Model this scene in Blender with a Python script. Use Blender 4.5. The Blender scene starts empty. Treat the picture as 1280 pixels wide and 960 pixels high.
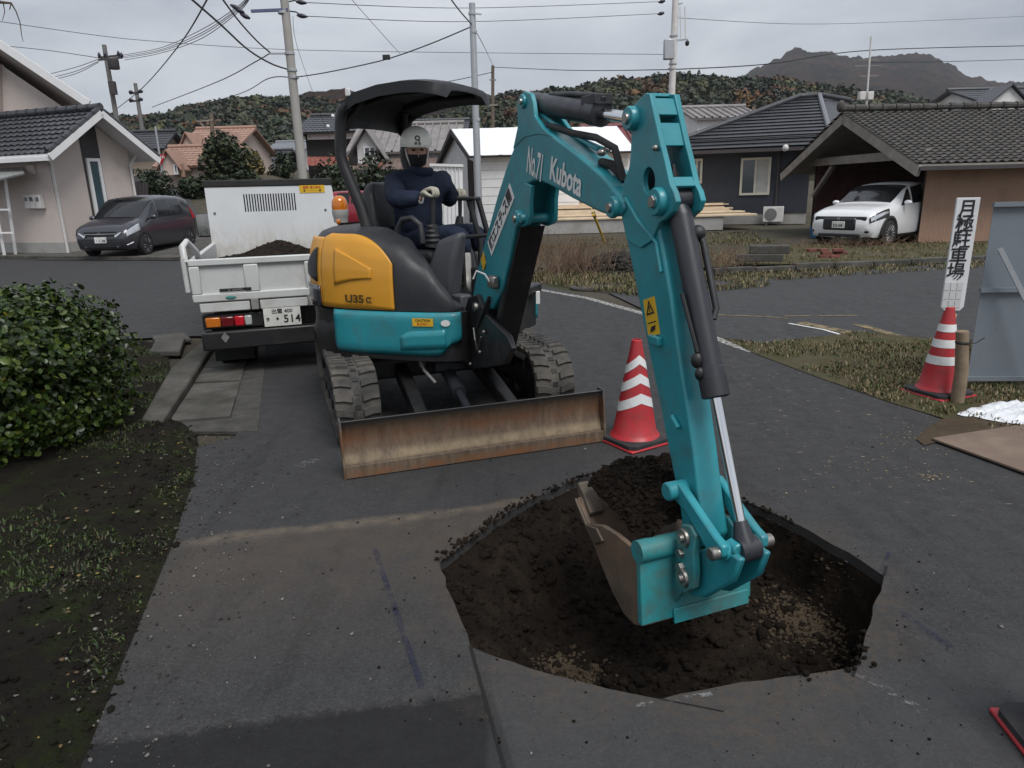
import bpy, bmesh, math, random
import numpy as np
from mathutils import Vector, Matrix, noise
from mathutils.geometry import tessellate_polygon
random.seed(7)
SC = bpy.context.scene
COL = SC.collection
R_ = math.radians
V = Vector
# ------------------------------------------------------------------ camera
CAMH, FPX, HZ, ROLL = 1.65, 870.0, 238.0, 1.5
_p = math.atan((480 - HZ) / FPX)
_D = V((0, math.cos(_p), -math.sin(_p))); _U0 = V((0, math.sin(_p), math.cos(_p))); _R0 = V((1, 0, 0))
_r = R_(ROLL)
_R = _R0 * math.cos(_r) - _U0 * math.sin(_r)
_U = _U0 * math.cos(_r) + _R0 * math.sin(_r)
CAM = V((0, 0, CAMH))
cd = bpy.data.cameras.new('camera'); cam = bpy.data.objects.new('camera', cd); COL.objects.link(cam)
cd.sensor_width = 36; cd.lens = 36 * FPX / 1280; cd.clip_start = .05; cd.clip_end = 9000
cam.matrix_world = Matrix(((_R.x, _U.x, -_D.x, 0), (_R.y, _U.y, -_D.y, 0), (_R.z, _U.z, -_D.z, CAMH), (0, 0, 0, 1)))
SC.camera = cam
# ------------------------------------------------------------------ sky, sun, exposure
SUN_EL, SUN_AZ = 58, 150          # azimuth clockwise from +Y: the brighter part of the overcast is behind the camera, to the right
w = bpy.data.worlds.new('World'); SC.world = w; w.use_nodes = True
nt = w.node_tree; N = nt.nodes; L = nt.links
for n in list(N): N.remove(n)
wo = N.new('ShaderNodeOutputWorld'); bg = N.new('ShaderNodeBackground'); bg.inputs[1].default_value = .1
sky = N.new('ShaderNodeTexSky'); sky.sky_type = 'NISHITA'; sky.sun_disc = False
sky.sun_elevation = R_(SUN_EL); sky.sun_rotation = R_(SUN_AZ); sky.air_density = 1.4; sky.dust_density = 3.0
tc = N.new('ShaderNodeTexCoord'); mp = N.new('ShaderNodeMapping'); mp.inputs['Scale'].default_value = (1, 1, 3.2)
n1 = N.new('ShaderNodeTexNoise'); n1.inputs['Scale'].default_value = 2.3; n1.inputs['Detail'].default_value = 7; n1.inputs['Roughness'].default_value = .55; n1.inputs['Distortion'].default_value = .35
cr = N.new('ShaderNodeValToRGB'); e = cr.color_ramp.elements
e[0].position = .3; e[0].color = (2.05, 2.22, 2.58, 1); e[1].position = .72; e[1].color = (4.25, 4.38, 4.6, 1)
mx = N.new('ShaderNodeMix'); mx.data_type = 'RGBA'; mx.inputs[0].default_value = .93
L.new(tc.outputs['Generated'], mp.inputs['Vector']); L.new(mp.outputs[0], n1.inputs['Vector']); L.new(n1.outputs[0], cr.inputs[0])
L.new(sky.outputs[0], mx.inputs[6]); L.new(cr.outputs[0], mx.inputs[7]); L.new(mx.outputs[2], bg.inputs[0]); L.new(bg.outputs[0], wo.inputs[0])
sd = bpy.data.lights.new('sun', 'SUN'); sd.energy = 1.5; sd.angle = R_(30); sd.color = (1, .98, .96)
so = bpy.data.objects.new('sun', sd); COL.objects.link(so)
_sv = V((math.sin(R_(SUN_AZ)) * math.cos(R_(SUN_EL)), math.cos(R_(SUN_AZ)) * math.cos(R_(SUN_EL)), math.sin(R_(SUN_EL))))
so.rotation_euler = _sv.to_track_quat('Z', 'Y').to_euler(); so.location = (3, -4, 12)
SC.view_settings.view_transform = 'Standard'; SC.view_settings.look = 'None'; SC.view_settings.gamma = 1; SC.view_settings.exposure = 0.92
# ------------------------------------------------------------------ pixel helpers (photo 1280x960)
def ray(x, y): return _D + _R * ((x - 640) / FPX) - _U * ((y - 480) / FPX)
def G(x, y, z=0.0):
    d = ray(x, y); return CAM + d * ((z - CAMH) / d.z)
def AY(x, y, Y):
    d = ray(x, y); return CAM + d * (Y / d.y)
def inplane(x, y, P, n):
    d = ray(x, y); return CAM + d * ((P - CAM).dot(n) / d.dot(n))
# ------------------------------------------------------------------ mesh builder
class MB:
    def __init__(s): s.v = []; s.f = []; s.M = None
    def add(s, vs, fs):
        b = len(s.v)
        s.v += [tuple(s.M @ V(p)) if s.M else tuple(p) for p in vs]
        s.f += [tuple(b + i for i in f) for f in fs]; return s
    def box(s, c, d, rz=0, R=None):
        x, y, z = d[0] / 2, d[1] / 2, d[2] / 2
        m = R if R else Matrix.Rotation(rz, 3, 'Z')
        p = [V(c) + m @ V(q) for q in ((-x,-y,-z),(x,-y,-z),(x,y,-z),(-x,y,-z),(-x,-y,z),(x,-y,z),(x,y,z),(-x,y,z))]
        return s.add(p, [(0,3,2,1),(4,5,6,7),(0,1,5,4),(1,2,6,5),(2,3,7,6),(3,0,4,7)])
    def b6(s, x0, x1, y0, y1, z0, z1): return s.box(((x0+x1)/2,(y0+y1)/2,(z0+z1)/2),(abs(x1-x0),abs(y1-y0),abs(z1-z0)))
    def prism(s, poly, vec):
        n = len(poly); vec = V(vec); a = [V(p) for p in poly]; b = [p + vec for p in a]
        fs = [tuple(range(n)), tuple(reversed(range(n, 2 * n)))]
        fs += [(i, n + i, n + (i + 1) % n, (i + 1) % n) for i in range(n)]
        return s.add(a + b, fs)
    def loft(s, rings, cap=True, closed=True):
        n = len(rings[0]); vs = [p for r in rings for p in r]; fs = []
        m = n if closed else n - 1
        for i in range(len(rings) - 1):
            for j in range(m):
                k = (j + 1) % n; fs.append((i*n+j, i*n+k, (i+1)*n+k, (i+1)*n+j))
        if cap: fs.append(tuple(reversed(range(n)))); fs.append(tuple((len(rings)-1)*n + j for j in range(n)))
        return s.add(vs, fs)
    def tube(s, pts, r, n=10, cap=True):
        pts = [V(p) for p in pts]; rs = r if isinstance(r, (list, tuple)) else [r] * len(pts)
        rings = []; up = None
        for i, p in enumerate(pts):
            t = (pts[min(i+1, len(pts)-1)] - pts[max(i-1, 0)]).normalized()
            if up is None: up = t.orthogonal().normalized()
            up = (up - t * up.dot(t)).normalized(); sd_ = t.cross(up)
            rings.append([p + (up * math.cos(a) + sd_ * math.sin(a)) * rs[i] for a in [2*math.pi*k/n for k in range(n)]])
        return s.loft(rings, cap)
    def lathe(s, prof, o=(0,0,0), ax=(0,0,1), n=24):
        ax = V(ax).normalized(); u = ax.orthogonal().normalized(); w_ = ax.cross(u); o = V(o)
        rings = [[o + ax*z + (u*math.cos(a) + w_*math.sin(a))*max(r, 1e-4) for a in [2*math.pi*k/n for k in range(n)]] for r, z in prof]
        return s.loft(rings, True)
    def ell(s, c, r, n=16, m=10, M=None):
        rings = []
        for i in range(m + 1):
            t = math.pi * i / m; rr = max(math.sin(t), 1e-3)
            ring = [V((r[0]*rr*math.cos(a), r[1]*rr*math.sin(a), -r[2]*math.cos(t))) for a in [2*math.pi*k/n for k in range(n)]]
            rings.append([V(c) + (M @ q if M else q) for q in ring])
        return s.loft(rings, True)
    def grid(s, fn, nu, nv):
        vs = [fn(i/nu, j/nv) for j in range(nv+1) for i in range(nu+1)]
        fs = [(j*(nu+1)+i, j*(nu+1)+i+1, (j+1)*(nu+1)+i+1, (j+1)*(nu+1)+i) for j in range(nv) for i in range(nu)]
        return s.add(vs, fs)
    def build(s, name, mat, parent=None, bevel=0, smooth=True, sharp=38, seg=2, solid=0, sub=0, org=None):
        o = mk(name, s.v, s.f, mat, parent, smooth, sharp, org)
        if solid:
            m = o.modifiers.new('solid', 'SOLIDIFY'); m.thickness = solid; m.offset = -1
        if bevel:
            m = o.modifiers.new('bevel', 'BEVEL'); m.width = bevel; m.segments = seg; m.limit_method = 'ANGLE'; m.angle_limit = R_(35)
        if sub:
            m = o.modifiers.new('sub', 'SUBSURF'); m.levels = sub; m.render_levels = sub
        return o
ORG = {}
def mk(name, vs, fs, mat, parent=None, smooth=True, sharp=38, org=None):
    o_ = V(org) if org is not None else (ORG[parent.name] if parent else V((0, 0, 0)))
    me = bpy.data.meshes.new(name)
    me.from_pydata([(p[0]-o_.x, p[1]-o_.y, p[2]-o_.z) for p in vs], [], fs); me.update()
    if smooth and len(me.polygons):
        me.polygons.foreach_set('use_smooth', [True]*len(me.polygons))
        if sharp: me.set_sharp_from_angle(angle=R_(sharp))
    if mat: me.materials.append(mat)
    o = bpy.data.objects.new(name, me); COL.objects.link(o)
    if parent: o.parent = parent
    elif org is not None: o.location = o_
    ORG[o.name] = o_
    return o
def mknp(name, vs, tri, mat, parent=None, smooth=False, col=None, org=None):
    o_ = np.array(org if org is not None else (ORG[parent.name] if parent else (0, 0, 0)), dtype=np.float32)
    vs = (np.asarray(vs, dtype=np.float32) - o_); tri = np.asarray(tri, dtype=np.int32); k = tri.shape[1]
    me = bpy.data.meshes.new(name); me.vertices.add(len(vs)); me.vertices.foreach_set('co', vs.ravel())
    me.loops.add(tri.size); me.loops.foreach_set('vertex_index', tri.ravel())
    me.polygons.add(len(tri)); me.polygons.foreach_set('loop_start', np.arange(0, tri.size, k, dtype=np.int32))
    me.update(calc_edges=True)
    if smooth: me.polygons.foreach_set('use_smooth', [True]*len(tri))
    if col is not None:
        a = me.color_attributes.new('Col', 'FLOAT_COLOR', 'POINT')
        c = np.ones((len(vs), 4), dtype=np.float32); c[:, :3] = col; a.data.foreach_set('color', c.ravel())
    if mat: me.materials.append(mat)
    o = bpy.data.objects.new(name, me); COL.objects.link(o)
    if parent: o.parent = parent
    elif org is not None: o.location = V([float(q) for q in o_])
    ORG[o.name] = V([float(q) for q in o_])
    return o
def tag(o, label, cat, group=None, kind=None):
    o['label'] = label; o['category'] = cat
    if group: o['group'] = group
    if kind: o['kind'] = kind
    return o
def thing(name, label, cat, loc=(0,0,0), group=None):
    o = bpy.data.objects.new(name, None); COL.objects.link(o); o.location = loc; o.empty_display_size = .1
    ORG[o.name] = V(loc); return tag(o, label, cat, group)
def struct(o, kind='structure'): o['kind'] = kind; return o
def dup(o, parent=None, loc=None, rz=None):
    c = o.copy(); COL.objects.link(c); c.parent = parent
    if loc is not None: c.location = loc
    if rz is not None: c.rotation_euler = (0, 0, rz)
    for ch in list(o.children): dup(ch, c)
    return c
def frame(o, fwd, up=(0,0,1)):
    f = V(fwd).normalized(); u = V(up); l = u.cross(f).normalized(); u = f.cross(l)
    return Matrix(((f.x,l.x,u.x,o[0]),(f.y,l.y,u.y,o[1]),(f.z,l.z,u.z,o[2]),(0,0,0,1)))
def fbm(x, y, z=0, o=4, s=1.0):
    t = 0; a = 1
    for i in range(o): t += a*noise.noise((x*s, y*s, z)); s *= 2.03; a *= .5
    return t
# text as a flat printed mesh
def text(body, size, name, mat, parent, origin, ex, ey, weight=0.0, align='CENTER', sx=1.0, spacing=1.0, thick=.0015, fit=None):
    cu = bpy.data.curves.new('t', 'FONT'); cu.body = body; cu.size = size; cu.align_x = align; cu.align_y = 'CENTER'; cu.offset = weight; cu.space_character = spacing; cu.resolution_u = 3
    to = bpy.data.objects.new('t', cu); COL.objects.link(to); bpy.context.view_layer.update()
    me = to.evaluated_get(bpy.context.evaluated_depsgraph_get()).to_mesh()
    ex = V(ex).normalized(); ey = V(ey).normalized(); nz = ex.cross(ey)
    if fit and len(me.vertices): xs_ = [v.co.x for v in me.vertices]; sx = fit/(max(xs_)-min(xs_))
    vs = [V(origin) + ex*(v.co.x*sx) + ey*v.co.y + nz*thick for v in me.vertices]; fs = [tuple(p.vertices) for p in me.polygons]
    bpy.data.objects.remove(to); bpy.data.curves.remove(cu)
    return mk(name, vs, fs, mat, parent, smooth=False) if vs else None
# ------------------------------------------------------------------ materials
MATS = {}
def newmat(name):
    m = bpy.data.materials.new(name); m.use_nodes = True; MATS[name] = m
    return m, m.node_tree, m.node_tree.nodes['Principled BSDF']
def node(t, ty, **kw):
    n = t.nodes.new(ty)
    for k, v in kw.items():
        if k.startswith('i_'):
            key = k[2:]; key = int(key) if key.isdigit() else key.replace('_', ' ')
            n.inputs[key].default_value = v
        else: setattr(n, k, v)
    return n
def lnk(t, a, b): t.links.new(a, b)
def noisefac(t, vec, scale, lo, hi, detail=5, rough=.6, dist=0):
    n = node(t, 'ShaderNodeTexNoise', i_Scale=scale, i_Detail=detail, i_Roughness=rough, i_Distortion=dist); lnk(t, vec, n.inputs['Vector'])
    r = node(t, 'ShaderNodeMapRange', i_1=lo, i_2=hi); r.clamp = True; lnk(t, n.outputs[0], r.inputs[0]); return r.outputs[0]
def mixc(t, f, a, b, mode='MIX'):
    m = node(t, 'ShaderNodeMix', data_type='RGBA', blend_type=mode)
    for s, q in ((0, f), (6, a), (7, b)):
        if hasattr(q, 'links') or hasattr(q, 'is_linked'): lnk(t, q, m.inputs[s])
        elif s == 0: m.inputs[0].default_value = q
        else: m.inputs[s].default_value = (q[0], q[1], q[2], 1)
    return m.outputs[2]
def mth(t, op, a, b=0.0, c=0.0):
    m = node(t, 'ShaderNodeMath', operation=op)
    for i, q in enumerate((a, b, c)):
        if hasattr(q, 'is_linked'): lnk(t, q, m.inputs[i])
        else: m.inputs[i].default_value = q
    return m.outputs[0]
def objvec(t): return node(t, 'ShaderNodeTexCoord').outputs['Object']
def geovec(t): return node(t, 'ShaderNodeNewGeometry').outputs['Position']
def bump(t, bs, h, strength=.3, dist=.01):
    b = node(t, 'ShaderNodeBump', i_Strength=strength, i_Distance=dist); lnk(t, h, b.inputs['Height']); lnk(t, b.outputs[0], bs.inputs['Normal'])
def pm(name, col, rough=.5, metal=0, var=.12, vs=4.0, dirt=None, da=.5, dsc=3.0, bmp=0, bsc=40.0, spec=.5, coat=0, rvar=.1, trans=0, bdist=.01):
    """painted / plain material: colour with drift, optional dirt colour in noise patches, optional fine relief"""
    m, t, b = newmat(name); v = objvec(t)
    f = noisefac(t, v, vs, .3, .7)
    c = mixc(t, f, [q*(1-var) for q in col], [min(1, q*(1+var)) for q in col])
    if dirt:
        g = noisefac(t, v, dsc, .62 - .35*da, .82 - .2*da, detail=8, rough=.68)
        c = mixc(t, mth(t, 'MULTIPLY', g, min(1, .35 + da*.6)), c, dirt)
    lnk(t, c, b.inputs['Base Color'])
    rr = node(t, 'ShaderNodeMapRange', i_3=max(0.02, rough-rvar), i_4=min(1, rough+rvar)); lnk(t, noisefac(t, v, vs*2.7, .3, .7), rr.inputs[0]); lnk(t, rr.outputs[0], b.inputs['Roughness'])
    b.inputs['Metallic'].default_value = metal; b.inputs['Specular IOR Level'].default_value = spec
    if coat: b.inputs['Coat Weight'].default_value = coat; b.inputs['Coat Roughness'].default_value = .12
    if trans: b.inputs['Transmission Weight'].default_value = trans
    if bmp:
        n = node(t, 'ShaderNodeTexNoise', i_Scale=bsc, i_Detail=6, i_Roughness=.65); lnk(t, v, n.inputs['Vector']); bump(t, b, n.outputs[0], bmp, bdist)
    return m
def leafmat(name, attr=True, col=(.05,.09,.03), rough=.5, trans=.15):
    m, t, b = newmat(name)
    if attr:
        a = node(t, 'ShaderNodeAttribute', attribute_name='Col'); lnk(t, a.outputs['Color'], b.inputs['Base Color'])
    else: b.inputs['Base Color'].default_value = (*col, 1)
    b.inputs['Roughness'].default_value = rough; b.inputs['Specular IOR Level'].default_value = .35
    return m
def smooth_(t, x, a, b):
    r = node(t, 'ShaderNodeMapRange', i_1=a, i_2=b, interpolation_type='SMOOTHSTEP'); lnk(t, x, r.inputs[0]); return r.outputs[0]
# ------------------------------------------------------------------ object materials
TEAL = pm('teal_paint', (.019,.235,.278), .42, var=.1, vs=3, dirt=(.075,.085,.075), da=.34, dsc=8, spec=.5, coat=.25)
TEALW = pm('worn_teal_paint', (.02,.24,.26), .5, var=.14, vs=5, dirt=(.1,.07,.045), da=.6, dsc=6, spec=.4)
YEL = pm('yellow_plastic', (.58,.27,.02), .42, var=.06, vs=2, dirt=(.2,.12,.03), da=.15, dsc=4, coat=.15)
BLKP = pm('black_plastic', (.018,.019,.022), .5, var=.15, vs=4, dirt=(.05,.046,.04), da=.25, dsc=5, bmp=.15, bsc=250)
BLKM = pm('black_steel', (.012,.012,.013), .45, var=.2, vs=6, dirt=(.05,.043,.035), da=.35, dsc=5, bmp=.1)
CYLM = pm('charcoal_cylinder', (.022,.024,.03), .42, var=.15, vs=5, dirt=(.055,.05,.045), da=.25, dsc=6)
GREYP = pm('grey_plastic', (.055,.058,.066), .55, var=.1, dirt=(.1,.095,.085), da=.2, bmp=.2, bsc=200)
CHROME = pm('chrome_rod', (.75,.76,.78), .12, 1.0, var=.03, rvar=.04)
STEEL = pm('bare_steel', (.3,.29,.27), .4, .9, var=.2, vs=12, dirt=(.12,.09,.06), da=.4)
RUBT = pm('track_rubber', (.045,.044,.042), .85, var=.25, vs=7, dirt=(.15,.135,.115), da=.62, dsc=5, bmp=.5, bsc=80, spec=.25)
RUBB = pm('black_rubber', (.014,.014,.014), .7, var=.2)
WHITE = pm('white_print', (.72,.72,.7), .5, var=.03); DARKPR = pm('dark_print', (.012,.012,.014), .5); YELPR = pm('yellow_sticker', (.62,.38,.02), .45, var=.05); REDPR = pm('red_print', (.45,.03,.02), .5)
SILV = pm('silver_print', (.32,.31,.29), .4, .6)
def blade_mat():
    m, t, b = newmat('rusty_blade'); v = objvec(t); sp = node(t, 'ShaderNodeSeparateXYZ'); lnk(t, v, sp.inputs[0]); z = sp.outputs[2]
    mpn = node(t, 'ShaderNodeMapping'); mpn.inputs['Scale'].default_value = (9, 9, 1.2); lnk(t, v, mpn.inputs['Vector'])
    st = noisefac(t, mpn.outputs[0], 3.2, .35, .68, 8, .7); bl = noisefac(t, v, 5, .35, .65, 7, .7)
    c = mixc(t, st, (.075,.052,.036), (.17,.125,.085))
    c = mixc(t, mth(t, 'MULTIPLY', smooth_(t, z, .34, .22), mth(t, 'MULTIPLY', smooth_(t, z, .12, .24), bl)), c, (.15,.066,.03))
    c = mixc(t, mth(t, 'MULTIPLY', mth(t, 'MULTIPLY', smooth_(t, z, .075, .095), smooth_(t, z, .16, .1)), noisefac(t, v, 7, .3, .6, 7, .7)), c, (.26,.2,.12))
    c = mixc(t, mth(t, 'MULTIPLY', smooth_(t, z, .07, .02), noisefac(t, v, 9, .35, .6, 6)), c, (.17,.075,.03))
    c = mixc(t, smooth_(t, z, .305, .33), c, (.085,.082,.08))
    lnk(t, c, b.inputs['Base Color']); b.inputs['Roughness'].default_value = .62; b.inputs['Metallic'].default_value = .25
    n = node(t, 'ShaderNodeTexNoise', i_Scale=60.0, i_Detail=6); lnk(t, v, n.inputs['Vector']); bump(t, b, n.outputs[0], .35, .004); return m
BLADE = blade_mat()
BKT = pm('worn_bucket_steel', (.17,.115,.08), .55, .3, var=.35, vs=4, dirt=(.06,.085,.08), da=.45, dsc=6, bmp=.3, bsc=60)
# ------------------------------------------------------------------ surface materials
def asphalt_mat(name, near=True, base=.0245):
    m, t, b = newmat(name); P = geovec(t); sp = node(t, 'ShaderNodeSeparateXYZ'); lnk(t, P, sp.inputs[0]); X, Y = sp.outputs[0], sp.outputs[1]
    big = noisefac(t, P, .7, .3, .7, 4); fine = noisefac(t, P, 130, .32, .72, 3, .8); mid = noisefac(t, P, 9, .35, .68, 7, .7)
    c = mixc(t, big, (base*.78, base*.8, base*.86), (base*1.18, base*1.19, base*1.22))
    c = mixc(t, mth(t, 'MULTIPLY', fine, .8), c, (base*2.5, base*2.5, base*2.55))
    c = mixc(t, mth(t, 'MULTIPLY', mid, .35), c, (base*.5, base*.5, base*.53))
    c = mixc(t, mth(t, 'MULTIPLY', noisefac(t, P, 62, .45, .66, 4, .75), .45), c, (base*2.9, base*2.9, base*2.95))
    c = mixc(t, mth(t, 'MULTIPLY', noisefac(t, P, 2.6, .5, .72, 10, .72, .6), .5), c, (base*2.1, base*2.05, base*2.0))
    mps = node(t, 'ShaderNodeMapping'); mps.inputs['Rotation'].default_value = (0, 0, -.32); mps.inputs['Scale'].default_value = (5.5, .7, 1); lnk(t, P, mps.inputs['Vector'])
    c = mixc(t, mth(t, 'MULTIPLY', noisefac(t, mps.outputs[0], 1.1, .52, .7, 8, .7), .45), c, (base*.5, base*.5, base*.55))
    vo = node(t, 'ShaderNodeTexVoronoi', i_Scale=60.0); lnk(t, P, vo.inputs['Vector'])
    sel = mth(t, 'MULTIPLY', smooth_(t, vo.outputs['Distance'], .24, .12), noisefac(t, P, 17, .6, .66, 2))
    c = mixc(t, mth(t, 'MULTIPLY', sel, .45), c, (.16, .155, .15))
    v2 = node(t, 'ShaderNodeTexVoronoi', i_Scale=190.0); lnk(t, P, v2.inputs['Vector'])
    c = mixc(t, mth(t, 'MULTIPLY', mth(t, 'MULTIPLY', smooth_(t, v2.outputs['Distance'], .34, .2), noisefac(t, P, 33, .48, .62, 4, .7)), .55), c, (base*6, base*5.9, base*5.8))
    if near:
        # fresh darker patch next to the saw cut
        pd = mth(t, 'SUBTRACT', mth(t, 'ADD', mth(t, 'MULTIPLY', X, .15), 2.03), Y)
        wob = mth(t, 'MULTIPLY', mth(t, 'SUBTRACT', noisefac(t, P, 11, .2, .8), .5), .05)
        dk = mth(t, 'MULTIPLY', smooth_(t, mth(t, 'ADD', pd, wob), -.03, .03), smooth_(t, mth(t, 'ADD', X, mth(t, 'MULTIPLY', mth(t, 'SUBTRACT', Y, 2.0), .22)), -.085, -.1))
        c = mixc(t, mth(t, 'MULTIPLY', dk, .74), c, (base*.26, base*.26, base*.28))
        rim = mth(t, 'MULTIPLY', smooth_(t, mth(t, 'ADD', pd, wob), -.05, -.01), smooth_(t, mth(t, 'ADD', pd, wob), .03, 0))
        c = mixc(t, mth(t, 'MULTIPLY', mth(t, 'MULTIPLY', rim, smooth_(t, X, -.05, -.15)), mth(t, 'MULTIPLY', noisefac(t, P, 60, .5, .62), .4)), c, (.085, .08, .075))
        rt = mth(t, 'MULTIPLY', smooth_(t, X, -.12, -.09), smooth_(t, Y, 2.3, 2.0))
        c = mixc(t, mth(t, 'MULTIPLY', rt, .35), c, (.055, .057, .059))
        # swept earth in front of the machine
        d = mth(t, 'SUBTRACT', mth(t, 'ADD', mth(t, 'MULTIPLY', X, .215), 3.53), Y)
        d = mth(t, 'ADD', d, mth(t, 'MULTIPLY', mth(t, 'SUBTRACT', noisefac(t, P, 2.2, .2, .8, 3), .5), .1))
        xr = mth(t, 'MULTIPLY', smooth_(t, X, -1.8, -1.5), smooth_(t, X, 1.0, .2))
        zone = mth(t, 'MULTIPLY', mth(t, 'MULTIPLY', smooth_(t, d, -.03, .05), smooth_(t, d, 1.35, .2)), xr)
        zn = mth(t, 'MULTIPLY', zone, mth(t, 'ADD', mth(t, 'MULTIPLY', noisefac(t, P, 5, .3, .68, 8, .7), .65), .25))
        c = mixc(t, mth(t, 'MULTIPLY', zn, .72), c, (.085, .067, .05))
        rdg = mth(t, 'MULTIPLY', mth(t, 'MULTIPLY', smooth_(t, d, -.03, .03), smooth_(t, d, .12, .03)), xr)
        c = mixc(t, mth(t, 'MULTIPLY', rdg, mth(t, 'ADD', mth(t, 'MULTIPLY', noisefac(t, P, 14, .3, .6), .42), .08)), c, (.18, .145, .11))
        # spilt soil round the hole
        ds = node(t, 'ShaderNodeVectorMath', operation='DISTANCE'); lnk(t, P, ds.inputs[0]); ds.inputs[1].default_value = (.62, 2.75, 0)
        dd = mth(t, 'ADD', ds.outputs['Value'], mth(t, 'MULTIPLY', noisefac(t, P, 3.5, .2, .8, 6), -.55))
        c = mixc(t, mth(t, 'MULTIPLY', smooth_(t, dd, .85, .5), mth(t, 'ADD', mth(t, 'MULTIPLY', noisefac(t, P, 24, .4, .6, 6), .5), .12)), c, (.075, .058, .042))
        # pale chaff on the right
        fl = mth(t, 'MULTIPLY', smooth_(t, X, 1.2, 2.3), smooth_(t, Y, 2.8, 3.8))
        mpn = node(t, 'ShaderNodeMapping'); mpn.inputs['Rotation'].default_value = (0, 0, .5); mpn.inputs['Scale'].default_value = (9, 30, 1); lnk(t, P, mpn.inputs['Vector'])
        c = mixc(t, mth(t, 'MULTIPLY', mth(t, 'MULTIPLY', fl, noisefac(t, mpn.outputs[0], 1.3, .66, .71, 3)), smooth_(t, Y, 8.2, 6.2)), c, (.3, .25, .17))
    # long cracks
    cw = node(t, 'ShaderNodeTexVoronoi', feature='DISTANCE_TO_EDGE', i_Scale=.33); dv = node(t, 'ShaderNodeVectorMath', operation='ADD')
    nn = node(t, 'ShaderNodeTexNoise', i_Scale=2.5, i_Detail=5); lnk(t, P, nn.inputs['Vector']); lnk(t, P, dv.inputs[0]); lnk(t, nn.outputs['Color'], dv.inputs[1]); lnk(t, dv.outputs[0], cw.inputs['Vector'])
    ck = mth(t, 'MULTIPLY', smooth_(t, cw.outputs['Distance'], .006, .002), noisefac(t, P, .8, .5, .6, 2))
    c = mixc(t, mth(t, 'MULTIPLY', ck, .0 if near else .8), c, (.01, .01, .01))
    lnk(t, c, b.inputs['Base Color'])
    rr = node(t, 'ShaderNodeMapRange', i_3=.72, i_4=.95); lnk(t, mid, rr.inputs[0]); lnk(t, rr.outputs[0], b.inputs['Roughness']); b.inputs['Specular IOR Level'].default_value = .3
    h = mth(t, 'ADD', mth(t, 'MULTIPLY', fine, .6), mth(t, 'MULTIPLY', mid, .8)); bump(t, b, h, .55, .006)
    return m
def earth_mat(name, cols, sc=1.2, bs=.8, bd=.03, rough=.95):
    m, t, b = newmat(name); P = geovec(t)
    c = mixc(t, noisefac(t, P, sc, .4, .6, 6, .7), cols[0], cols[1])
    if len(cols) > 2: c = mixc(t, noisefac(t, P, sc*2.7, .5, .62, 6, .7, .4), c, cols[2])
    if len(cols) > 3: c = mixc(t, noisefac(t, P, sc*.6, .52, .6, 7, .75), c, cols[3])
    f = noisefac(t, P, 45, .3, .75, 6, .75)
    c = mixc(t, mth(t, 'MULTIPLY', f, .6), c, [q*.4 for q in cols[0]])
    lnk(t, c, b.inputs['Base Color']); b.inputs['Roughness'].default_value = rough; b.inputs['Specular IOR Level'].default_value = .15
    n = node(t, 'ShaderNodeTexNoise', i_Scale=42.0, i_Detail=10, i_Roughness=.75); lnk(t, P, n.inputs['Vector']); bump(t, b, n.outputs[0], bs, bd)
    return m
def worn_paint(name, col, lo=.42, hi=.58, sc=26):
    m, t, b = newmat(name); P = geovec(t)
    lnk(t, mixc(t, noisefac(t, P, 8, .3, .7), [q*.7 for q in col], col), b.inputs['Base Color']); b.inputs['Roughness'].default_value = .85
    tr = node(t, 'ShaderNodeBsdfTransparent'); mx_ = node(t, 'ShaderNodeMixShader'); lnk(t, noisefac(t, P, sc, lo, hi, 7, .75), mx_.inputs[0])
    lnk(t, tr.outputs[0], mx_.inputs[1]); lnk(t, b.outputs[0], mx_.inputs[2]); lnk(t, mx_.outputs[0], t.nodes['Material Output'].inputs[0]); return m
M_ASPH = asphalt_mat('asphalt'); M_ASPH2 = asphalt_mat('old_asphalt', False, .029)
M_GROUND = earth_mat('waste_ground', [(.10,.088,.07),(.07,.062,.05),(.06,.068,.03),(.115,.1,.07)], .35)
M_VERGE = earth_mat('verge_earth', [(.032,.027,.02),(.02,.017,.0135),(.03,.043,.012),(.04,.042,.018)], 1.6, 1, .05)
M_GRASSBED = earth_mat('grass_bed', [(.09,.08,.042),(.12,.1,.06),(.055,.066,.026),(.11,.096,.065)], 1.3)
M_SOIL = earth_mat('dug_soil', [(.024,.017,.0115),(.013,.0095,.007),(.036,.0255,.017)], 2.6, 1, .03)
M_SAND = earth_mat('sandy_soil', [(.1,.075,.05),(.07,.052,.035)], 5, .8, .02)
M_WHITEP = worn_paint('road_paint', (.5,.49,.46)); M_CHALK = worn_paint('chalk_paint', (.26,.26,.26), .5, .7, 22); M_BLUEP = worn_paint('blue_spray', (.008,.014,.06), .4, .85, 9)
M_CONC = pm('concrete', (.10,.096,.088), .9, var=.3, vs=3, dirt=(.035,.035,.028), da=.75, dsc=2.6, bmp=.5, bsc=60, spec=.2)
M_CONC2 = pm('pale_concrete', (.34,.335,.32), .88, var=.12, vs=1.5, dirt=(.18,.17,.15), da=.4, dsc=1.0, bmp=.3, bsc=50, spec=.2)
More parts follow.
